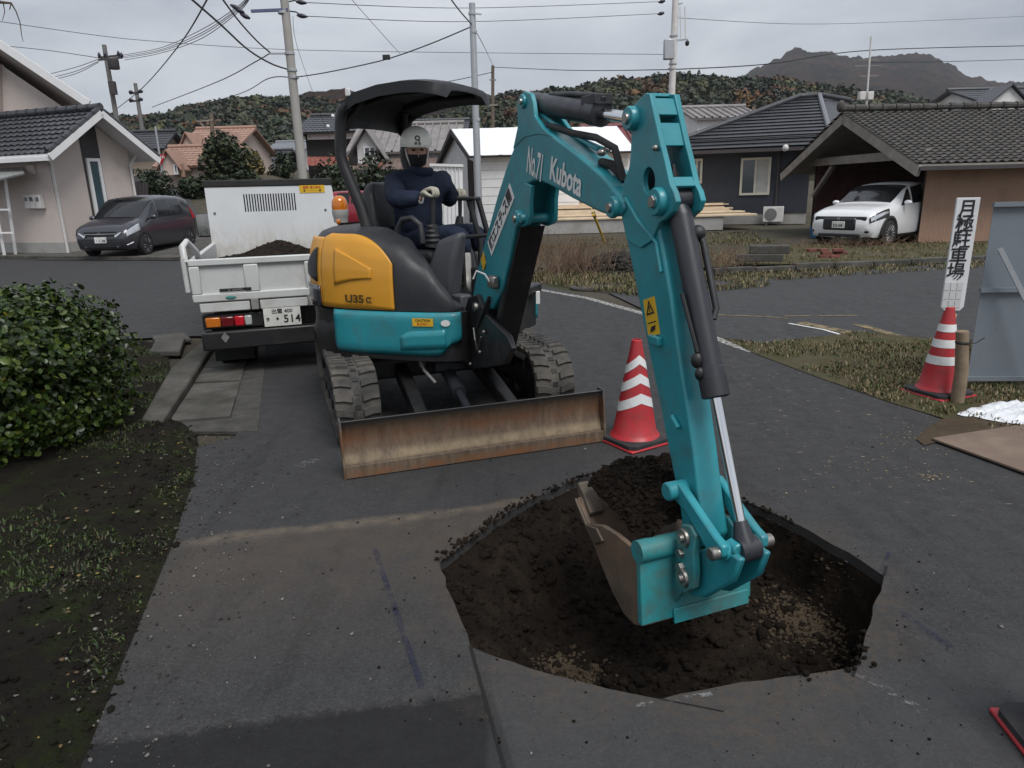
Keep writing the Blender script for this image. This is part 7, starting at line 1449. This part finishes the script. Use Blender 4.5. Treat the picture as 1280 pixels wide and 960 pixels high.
# ------------------------------------------------------------------ cars
def car(name, label, loc, heading, L_, W_, Ht, paint, prof_, glass, st, wheels, wr, zc=0, spokes=5, plate=True, cladding=False, lampc=(.55,.57,.6)):
    """body lofted from stations (x from nose, belt z, top z, half width factor, roof half width factor)"""
    fx = V((math.cos(heading), math.sin(heading), 0)); ly = V((-fx.y, fx.x, 0)); O = V(loc); M_ = Matrix(((fx.x,ly.x,0,O.x),(fx.y,ly.y,0,O.y),(0,0,1,O.z),(0,0,0,1)))
    o = thing(name, label, 'car', tuple(O)); hw = W_/2
    def station(x):
        for a, b in zip(prof_, prof_[1:]):
            if x <= b[0]: f = (x-a[0])/(b[0]-a[0]); return [a[i]+(b[i]-a[i])*f for i in range(len(a))]
        return list(prof_[-1])
    def ring(x):
        s = station(x); _, zb_, zbelt, ztop, wf, rf_ = s; w_ = hw*wf; r = hw*rf_; X = L_/2-x
        half = [(.55*w_,zb_),(.93*w_,zb_+.03),(.985*w_,zb_+.16),(1.0*w_,zb_+.33*(zbelt-zb_)/.6*.9),(.995*w_,zb_+(zbelt-zb_)*.78),(.965*w_,zbelt),(.965*w_+(r-.965*w_)*.5,zbelt+(ztop-zbelt)*.5),(r*1.0,zbelt+(ztop-zbelt)*.88),(r*.86,zbelt+(ztop-zbelt)*.975),(r*.5,ztop+.012),(0,ztop+.02)]
        return X, half
    xs = []
    x = 0
    while x < L_-1e-6: xs.append(x); x += .1 if (x < 1.8 or x > L_-.9) else .2
    xs.append(L_); m = B(M_); rings = []
    for x in xs:
        X, h = ring(x); rings.append([(X, y, z) for y, z in h]+[(X, -y, z) for y, z in reversed(h[:-1])])
    m.loft(rings); body = m.build('body', paint, o, sharp=60)
    def S(x, k, s=1, off=.006):
        X, h = ring(x); k = min(max(k, 0), 9.999); i = int(k); f = k-i; y = h[i][0]+(h[i+1][0]-h[i][0])*f; z = h[i][1]+(h[i+1][1]-h[i][1])*f; return V((X, s*(y+off*(1 if k < 8 else .3)), z+off*(.3 if k < 7 else 1)))
    def pat(nm, mat, x0, x1, k0, k1, s=1, off=.006, par=None, nx=8, nk=6, shape=None):
        q = B(M_); q.grid(lambda a, b: S(*(shape(a, b) if shape else (x0+(x1-x0)*a, k0+(k1-k0)*b)), s, off), nx, nk); return q.build(nm, mat, par or o, sharp=None)
    # side glazing
    for s in (-1, 1):
        for (a, b, c, d) in st: pat('side_window', glass, 0, 0, 0, 0, s, .004, None, 6, 6, lambda u_, v_, a=a, b=b, c=c, d=d: ((a+(c-a)*v_)+((b+(d-b)*v_)-(a+(c-a)*v_))*u_, 5.12+2.0*v_))
    # windscreen and rear window
    ws = [p for p in prof_ if len(p) > 0]; x0, x1 = st_ws = WS[name]
    q = B(M_)
    def wsf(a, b):
        x = x0+(x1-x0)*b; X, h = ring(x); half = h[7][0]*.97 if b > .0 else h[7][0]*.97; y = -half+2*half*a; zt = h[10][1]; edge = abs(2*a-1); z = zt-(.045*edge**3); return V((X+.01, y, z+.012))
    q.grid(wsf, 12, 8); q.build('windscreen', glass, o, sharp=None)
    X0 = L_/2
    return o, M_, S, pat, body, ring
WS = {'minivan': (.92, 1.85), 'white_suv': (1.18, 2.05), 'red_car': (1.0, 1.7)}
M_CARG = pm('dark_car_glass', (.01,.011,.013), .06, var=.1, spec=.5, coat=.15); M_GREYC = pm('grey_car_paint', (.05,.05,.062), .28, .45, var=.05, rvar=.0, coat=.8); M_WHITEC = pm('white_car_paint', (.72,.73,.74), .28, var=.02, rvar=.0, coat=.8); M_REDC = pm('red_car_paint', (.25,.015,.03), .3, var=.05, rvar=.0, coat=.7); M_LAMP = pm('headlamp', (.55,.57,.6), .12, .4, coat=.9); M_GRILL = pm('grille_black', (.012,.012,.014), .35, coat=.3); M_ALLOY = pm('alloy_silver', (.5,.5,.52), .35, .25, var=.04); M_CHR = pm('chrome_trim', (.7,.71,.73), .18, 1.0, var=.02)
# x, z bottom, z belt, z top, width factor, roof half-width factor
vanp = [(0,.30,.62,.66,.80,.62),(.06,.25,.72,.78,.88,.68),(.2,.2,.80,.88,.95,.72),(.5,.19,.90,.99,.99,.76),(.9,.19,.98,1.07,1.0,.80),(1.2,.19,1.0,1.28,1.0,.82),(1.6,.19,1.02,1.54,1.0,.82),(1.95,.19,1.03,1.66,1.0,.82),(2.6,.19,1.05,1.71,1.0,.82),(3.4,.19,1.07,1.69,1.0,.82),(3.95,.2,1.09,1.62,.985,.80),(4.15,.22,1.08,1.42,.97,.76),(4.24,.3,1.02,1.15,.93,.74),(4.27,.4,.9,.95,.88,.7)]
suvp = [(0,.34,.66,.70,.78,.6),(.06,.28,.76,.82,.87,.66),(.2,.24,.84,.92,.95,.72),(.55,.22,.93,1.01,.99,.77),(1.1,.22,.99,1.07,1.0,.8),(1.4,.22,1.0,1.22,1.0,.8),(1.75,.22,1.02,1.42,1.0,.79),(2.15,.22,1.03,1.55,1.0,.78),(2.7,.22,1.05,1.60,1.0,.78),(3.3,.22,1.08,1.57,1.0,.77),(3.8,.24,1.12,1.46,.99,.75),(4.15,.3,1.1,1.22,.96,.72),(4.29,.42,.95,1.0,.88,.7)]
redp = [(0,.3,.66,.70,.8,.64),(.1,.24,.76,.82,.9,.7),(.5,.2,.88,.96,.99,.76),(1.0,.2,.95,1.04,1.0,.8),(1.3,.2,.97,1.26,1.0,.8),(1.7,.2,.98,1.5,1.0,.8),(2.4,.2,1.0,1.56,1.0,.8),(3.3,.2,1.02,1.53,1.0,.8),(3.6,.24,1.02,1.4,.98,.78),(3.8,.3,.98,1.1,.93,.74),(3.85,.4,.9,.95,.88,.7)]
def dress(c, L_, W_, wr, wx, zc, wheels_spokes, kind, rimm=None):
    o, M_, S, pat, body, ring = c; hw = W_/2
    for s in (-1, 1):
        for x in wx:
            cpt = M_ @ V((L_/2-x, s*(hw-.07), wr)); wheel(o, cpt, M_.to_3x3() @ V((0,s,0)), wr, .21, o, .68, wheels_spokes, rimm)
            q = B(M_); n = 20; rr_ = wr*1.17; yo = S(x, 2.4, s).y
            q.loft([[(L_/2-x+rr_*math.cos(a)*kk, yo+s*(.004 if kk < 1.05 else -.002), wr+rr_*math.sin(a)*kk) for kk in (.9,1.0,1.0 if kind != 'suv' else 1.12)] for a in [math.pi*k/n*1.1-.16 for k in range(n+1)]], cap=False, closed=False); q.build('wheel_arch', RUBB, o, solid=.02)
            q = B(M_); q.prism([(L_/2-x+rr_*.97*math.cos(a), yo-s*.002, max(.17, wr+rr_*.97*math.sin(a))) for a in [2*math.pi*k/24 for k in range(24)]], (0,s*.008,0)); q.build('arch_void', RUBB, o, smooth=False)
        q = B(M_); mp_ = S(WS[o.name.split('.')[0]][0]+.38, 5.2, s); q.ell(mp_+V((.02,s*.12,.05)), (.06,.1,.065), 14, 10); mi_ = q.build('mirror', body.data.materials[0], o); q = B(M_); q.tube([mp_, mp_+V((.01,s*.06,.02))], .02, 8); q.build('mirror_foot', RUBB, mi_)
        pat('sill', RUBB, wx[0]+.38, wx[1]-.38, .6, 1.4, s, .004)
c = None
gr_ = G(203, 318.5); hdg = R_(268)
gfx = V((math.cos(hdg), math.sin(hdg), 0)); glf = V((-gfx.y, gfx.x, 0))
gloc = V((AY(176,290,22.4).x, 22.4, .07))
cv = car('minivan', 'dark grey minivan parked in front of the beige house', tuple(gloc), hdg, 4.27, 1.70, 1.71, M_GREYC, vanp, M_CARG, [(1.12,1.78,1.72,1.80),(1.83,2.62,1.92,2.62),(2.68,3.4,2.68,3.36),(3.46,3.98,3.44,3.8)], 4, .31)
dress(cv, 4.27, 1.70, .31, (.82, 3.52), 0, 5, 'van', M_ALLOY)
o, M_, S, pat, body, ring = cv; LL = 4.27
def front_box(nm, mat, y0, y1, z0, z1, x=.0, th=.03, bev=.008, par=None):
    q = B(M_); q.b6(LL/2-x-.05, LL/2-x+th, y0, y1, z0, z1); return q.build(nm, mat, par or o, bevel=bev)
front_box('grille', M_GRILL, -.46,.46,.60,.74,.03,.04); front_box('grille_bar', M_CHR, -.44,.44,.66,.68,.03,.052); front_box('lower_intake', M_GRILL, -.55,.55,.30,.46,.04,.05)
for s in (-1,1):
    pat('headlamp', M_LAMP, .05,.62,3.9,5.1,s,.012); q = B(M_); q.prism([(LL/2-.0,s*.42,.62),(LL/2-.02,s*.60,.72),(LL/2-.02,s*.63,.70),(LL/2+.01,s*.46,.575)], (.03,0,0)); q.build('chrome_wing', M_CHR, o)
    q = B(M_); q.tube([V((LL/2+.0,s*.45,.31)), V((LL/2-.08,s*.72,.36)), V((LL/2-.22,s*.82,.42))], .018, 8); q.build('bumper_lip', M_GALV, o)
    pat('tail_lamp', pm('tail_red', (.4,.015,.02), .2, coat=.6) if s < 0 else MATS['tail_red'], 3.92,4.16,4.3,5.9,s,.012)
pb = front_box('number_plate', pm('plate_pale', (.6,.6,.58), .5), -.165,.165,.42,.585,.0,.045); fx_ = M_.to_3x3() @ V((1,0,0)); ly_ = M_.to_3x3() @ V((0,1,0)); text('・1 38', .1, 'plate_lettering', DARKPR, o, M_ @ V((LL/2+.046,0,.48)), ly_, ZV, .002, fit=.26); text('H', .1, 'emblem', M_CHR, o, M_ @ V((LL/2+.024,0,.68)), ly_, ZV, .004)
# white car in the carport
h2 = R_(217); f2 = V((math.cos(h2), math.sin(h2), 0)); l2 = V((-f2.y, f2.x, 0)); wl_c = G(1106,308.5)
sloc = wl_c - f2*(4.29/2-.86) - l2*.82
cs_ = car('white_suv', 'white crossover car parked nose out in the open carport', tuple(sloc), h2, 4.29, 1.77, 1.6, M_WHITEC, suvp, M_CARG, [(1.42,2.0,1.95,2.02),(2.06,2.8,2.14,2.78),(2.86,3.7,2.84,3.4)], 4, .34)
dress(cs_, 4.29, 1.77, .34, (.86, 3.47), 0, 8, 'suv', M_ALLOY); o, M_, S, pat, body, ring = cs_; LL = 4.29
front_box('grille', M_GRILL, -.44,.44,.44,.76,.02,.05,.05); front_box('grille_wing', M_GRILL, -.68,.68,.66,.79,.10,.09,.03); front_box('lower_intake', M_GRILL, -.55,.55,.27,.36,.05,.07,.02)
for s in (-1,1):
    pat('headlamp', M_LAMP, 0,0,0,0,s,.016,None,8,4,lambda a, b: (.07+.66*a, 4.05+.35*a+(.8-.5*a)*b)); pat('lamp_surround', M_GRILL, .05,.8,3.8,5.1,s,.008); q = B(M_); q.ell(V((LL/2-.06,s*.6,.42)), (.06,.17,.05)); q.build('fog_lamp', M_GRILL, o); q = B(M_); q.tube([V((LL/2+.0,s*.1,.27)), V((LL/2-.02,s*.5,.28)), V((LL/2-.14,s*.76,.31))], .018, 8); q.build('bumper_lip', M_GALV, o)
front_box('number_plate', MATS['plate_pale'], -.165,.165,.50,.665,-.012,.045); fx_ = M_.to_3x3() @ V((1,0,0)); ly_ = M_.to_3x3() @ V((0,1,0)); text('53-06', .1, 'plate_lettering', DARKPR, o, M_ @ V((LL/2+.06,0,.565)), ly_, ZV, .002, fit=.26); text('H', .11, 'emblem', M_CHR, o, M_ @ V((LL/2+.05,0,.735)), ly_, ZV, .004)
# red car behind the truck
rl = AY(462, 258, 31); cr_c = car('red_car', 'red hatchback half hidden behind the excavator canopy post', (rl.x,31,.25), R_(355), 3.85, 1.66, 1.56, M_REDC, redp, M_CARG, [(1.3,1.8,1.75,1.82),(1.86,2.5,1.9,2.48),(2.56,3.2,2.54,3.05)], 4, .3)
dress(cr_c, 3.85, 1.66, .3, (.75, 3.15), 0, 5, 'van', M_ALLOY)
# ------------------------------------------------------------------ cones, sign, panel, sheets
M_CONE = pm('cone_red', (.42,.022,.03), .45, var=.08, vs=4, dirt=(.16,.045,.04), da=.5, dsc=9); M_BANDW = pm('reflective_white', (.66,.67,.66), .4, var=.05, dirt=(.4,.38,.35), da=.35, dsc=14); M_WEIGHT = pm('cone_weight_black', (.022,.022,.024), .85, dirt=(.06,.055,.05), da=.4, dsc=9)
def cone(name, label, loc, rz, chevron, weight='both'):
    o = thing(name, label, 'traffic cone', (0,0,0)); rad = lambda z: .150-(.150-.032)*(z-.05)/.65; m = MB(); hs = .19
    m.loft([[(sx*hs, sy*hs, 0) for sx, sy in ((-1,-1),(1,-1),(1,1),(-1,1))], [(sx*hs, sy*hs, .018) for sx, sy in ((-1,-1),(1,-1),(1,1),(-1,1))]]); m.build('base', M_CONE, o, bevel=.008)
    if weight:
        m = MB(); n = 28; hs2 = .185; rings = []
        for r_, z_ in ((.16,.02),(1,.02),(1,.042),(.9,.05),(.158,.052)):
            ring_ = []
            for k in range(n): a = 2*math.pi*k/n; sq = hs2/max(abs(math.cos(a)), abs(math.sin(a))); sq = min(sq, hs2*1.3); rr_ = r_ if r_ < .2 else sq*r_; ring_.append((rr_*math.cos(a), rr_*math.sin(a), z_))
            rings.append(ring_)
        m.loft(rings, cap=False); m.build('weight', M_WEIGHT, o)
    m = MB(); m.lathe([(.165,.018),(.168,.05),(.156,.066)]+[(rad(z), z) for z in (.08,.2,.35,.5,.62,.695)]+[(.026,.70),(.024,.68),(.022,.6)], n=36); m.build('body', M_CONE, o)
    for zc_, w_ in ((.29,.065),(.42,.062),(.54,.058)):
        m = MB(); n = 48; rings = []
        for e_ in (0, 1):
            ring_ = []
            for k in range(n):
                a = 2*math.pi*k/n; tri_ = abs(((a/(2*math.pi)*2+.62) % 1)-.5)*2 if chevron else .5; z = zc_-w_/2+w_*e_+(tri_-.5)*.075; r_ = rad(z)+.0025; ring_.append((r_*math.cos(a), r_*math.sin(a), z))
            rings.append(ring_)
        m.loft(rings, cap=False); m.build('reflective_band', M_BANDW, o)
    o.location = loc; o.rotation_euler = (0,0,rz); return o
cn = cone('traffic_cone', 'red traffic cone with white chevron bands beside the dozer blade', tuple(G(793,551)), R_(32), True)
cn2 = cone('traffic_cone', 'red traffic cone with straight white bands holding the parking sign', tuple(G(1172,492)), R_(20), False)
cn3 = cone('traffic_cone', 'traffic cone with black weight on the asphalt right of the hole', (1.67,1.655,0), R_(-6), False)
# parking sign standing in the cone
sO = G(1172,492); sb_ = thing('parking_sign', 'white parking lot board with black lettering standing in a cone', 'sign', tuple(sO))
Ys = sO.y; tl_, tr2, br2, bl2 = AY(1197,246,Ys), AY(1226,248,Ys-.01), AY(1204,390,Ys-.01), AY(1176,387,Ys)
upv = ((tl_+tr2)/2-(bl2+br2)/2).normalized(); rtv = (tr2-tl_).normalized(); rtv = (rtv-upv*rtv.dot(upv)).normalized(); bn = rtv.cross(upv); bc_ = (tl_+tr2+br2+bl2)/4; sw, sh2 = (tr2-tl_).length/2, ((tl_+tr2)/2-(bl2+br2)/2).length/2
bpx = lambda x, y: inplane(x, y, bc_+bn*.002, bn)
m = MB(); m.prism([bc_+rtv*a+upv*b for a, b in ((-sw,sh2),(sw,sh2),(sw,-sh2*.93),(sw*.7,-sh2),(-sw*.7,-sh2),(-sw,-sh2*.93))], -bn*.018); m.build('board', pm('sign_white', (.60,.61,.62), .5, var=.03, dirt=(.4,.4,.4), da=.2, dsc=6), sb_, smooth=False, bevel=.004)
for ch, (x, y) in zip('月極駐車場', ((1209.5,262),(1206,281),(1202,301),(1198,321),(1194.5,341))): text(ch, .138, 'lettering', DARKPR, sb_, bpx(x, y), rtv, upv, .002, sx=.98)
for i in range(3):
    for j in range(3): q = bpx(1184-1.6*j+i*8, 358+j*11); sticker(q, rtv, upv, .042, .06, pm('tape_grey', (.48,.49,.49), .6) if 'tape_grey' not in MATS else MATS['tape_grey'], 'tape', sb_, .002)
for x in (1186, 1192): bar(AY(x+1,392,Ys+.02), AY(x-8,430,Ys+.0), .03, .02, 'stick', M_PLY, sb_)
# grey steel panel with brace and timber post
Yp = Ys+.22; pO = AY(1205,495,Yp); pn = thing('site_hoarding', 'grey painted steel sheet panel with diagonal brace behind the parking sign', 'panel', (pO.x,pO.y,0)); M_PANEL = pm('grey_panel_paint', (.16,.185,.21), .5, var=.06, vs=1, dirt=(.1,.11,.12), da=.3, dsc=2)
a0 = AY(1198,486,Yp); a0.z = .03; a1_ = AY(1226,256,Yp); d_ = 1.15; zt2 = a1_.z; px0 = a0.x+.06
for k, (z0, z1) in enumerate(((.05,.78),(.80,zt2))): m = MB(); m.prism([(px0,Yp,z0),(px0+d_,Yp-.1,z0),(px0+d_,Yp-.1,z1),(px0,Yp,z1)], (0,.004,0)); m.build('sheet', M_PANEL, pn, smooth=False)
for z in (.06,.79,zt2): bar((px0-.02,Yp-.02,z), (px0+d_,Yp-.12,z), .03, .035, 'rail', M_PANEL, pn)
bar((px0,Yp-.03,.0), (px0,Yp-.03,zt2+.02), .04, .04, 'upright', M_GALV, pn); bar((px0+.62,Yp-.09,.0), (px0+.62,Yp-.09,zt2), .07, .05, 'upright', pm('dark_timber', (.06,.05,.045), .9), pn); bar((px0+.03,Yp-.1,1.12), (px0+.55,Yp-.3,.15), .035, .035, 'brace', M_GALV, pn)
tp = thing('timber_post', 'round weathered timber post in front of the steel panel', 'post', tuple(G(1196,503))); q = G(1196,503); m = MB(); m.tube([q+V((0,0,-.1)), q+V((0,0,.25)), AY(1203,414,q.y)], [.048,.046,.043], 14); m.build('trunk', pm('post_wood', (.2,.15,.1), .9, var=.25, vs=10, bmp=.4), tp); m = MB(); q2 = AY(1203,428,q.y); m.tube([q2+V((.0,-.05,0)), q2+V((.08,-.03,.0)), q2+V((.16,.0,.03))], .005, 6).lathe([(.046,-.01),(.05,0),(.046,.01)], q2, (0,0,1), 14); m.build('wire_tie', RUBB, tp)
# brown sheet on the ground, plywood edge, white tarp, sand spill
M_SHEET = pm('brown_panel_sheet', (.15,.105,.08), .75, var=.12, vs=2, dirt=(.24,.19,.13), da=.35, dsc=4)
q = [G(*p) for p in ((1164,552),(1300,602),(1420,560),(1300,531))]; bs = thing('ground_sheet', 'brown plywood sheet lying flat on the asphalt edge', 'sheet', tuple(q[0])); m = MB(); m.prism([p+V((0,0,.012)) for p in q], (0,0,.014)); m.build('board', M_SHEET, bs, smooth=False, bevel=.002)
sp = [G(*p) for p in ((1145,550),(1158,536),(1180,524),(1230,520),(1300,524),(1300,536),(1170,554),(1155,558))]; ss = struct(sheet('sand_spill', sp, None, .008, M_SAND))
tO = G(1245,520); tarp = thing('tarpaulin', 'crumpled white plastic sheet beside the brown plywood', 'tarpaulin', tuple(tO))
def tfn(a, b):
    P0_, P1_, P2_, P3_ = G(1196,520), G(1320,541), G(1330,505), G(1236,507); p = P0_.lerp(P1_, a).lerp(P3_.lerp(P2_, a), b); e_ = min(a, 1-a, b, 1-b)*6; p.z = .014+min(1, e_)*(.012+.035*abs(fbm(p.x*9, p.y*9, 2, 4))+.012*abs(math.sin(p.x*9+p.y*5))); p.x += .04*noise.noise((a*6, b*4, 1)); p.y += .05*noise.noise((a*7, b*3, 4)); return p
m = MB(); m.grid(tfn, 60, 26); m.build('film', pm('white_film', (.7,.72,.75), .3, var=.04), tarp, sharp=None)
# ------------------------------------------------------------------ air
hz = MB(); hz.b6(-2000, 2000, -200, 2900, -6, 330)
ho = hz.build('haze', None, smooth=False); hm = bpy.data.materials.new('haze'); hm.use_nodes = True; ht = hm.node_tree
for n in list(ht.nodes): ht.nodes.remove(n)
hout = ht.nodes.new('ShaderNodeOutputMaterial'); hv = ht.nodes.new('ShaderNodeVolumePrincipled'); hv.inputs['Color'].default_value = (.78,.84,.93,1); hv.inputs['Density'].default_value = .00014; hv.inputs['Anisotropy'].default_value = .2
ht.links.new(hv.outputs[0], hout.inputs['Volume']); ho.data.materials.append(hm); ho['kind'] = 'stuff'; tag(ho, 'thin grey air lying over the valley and hills', 'haze')
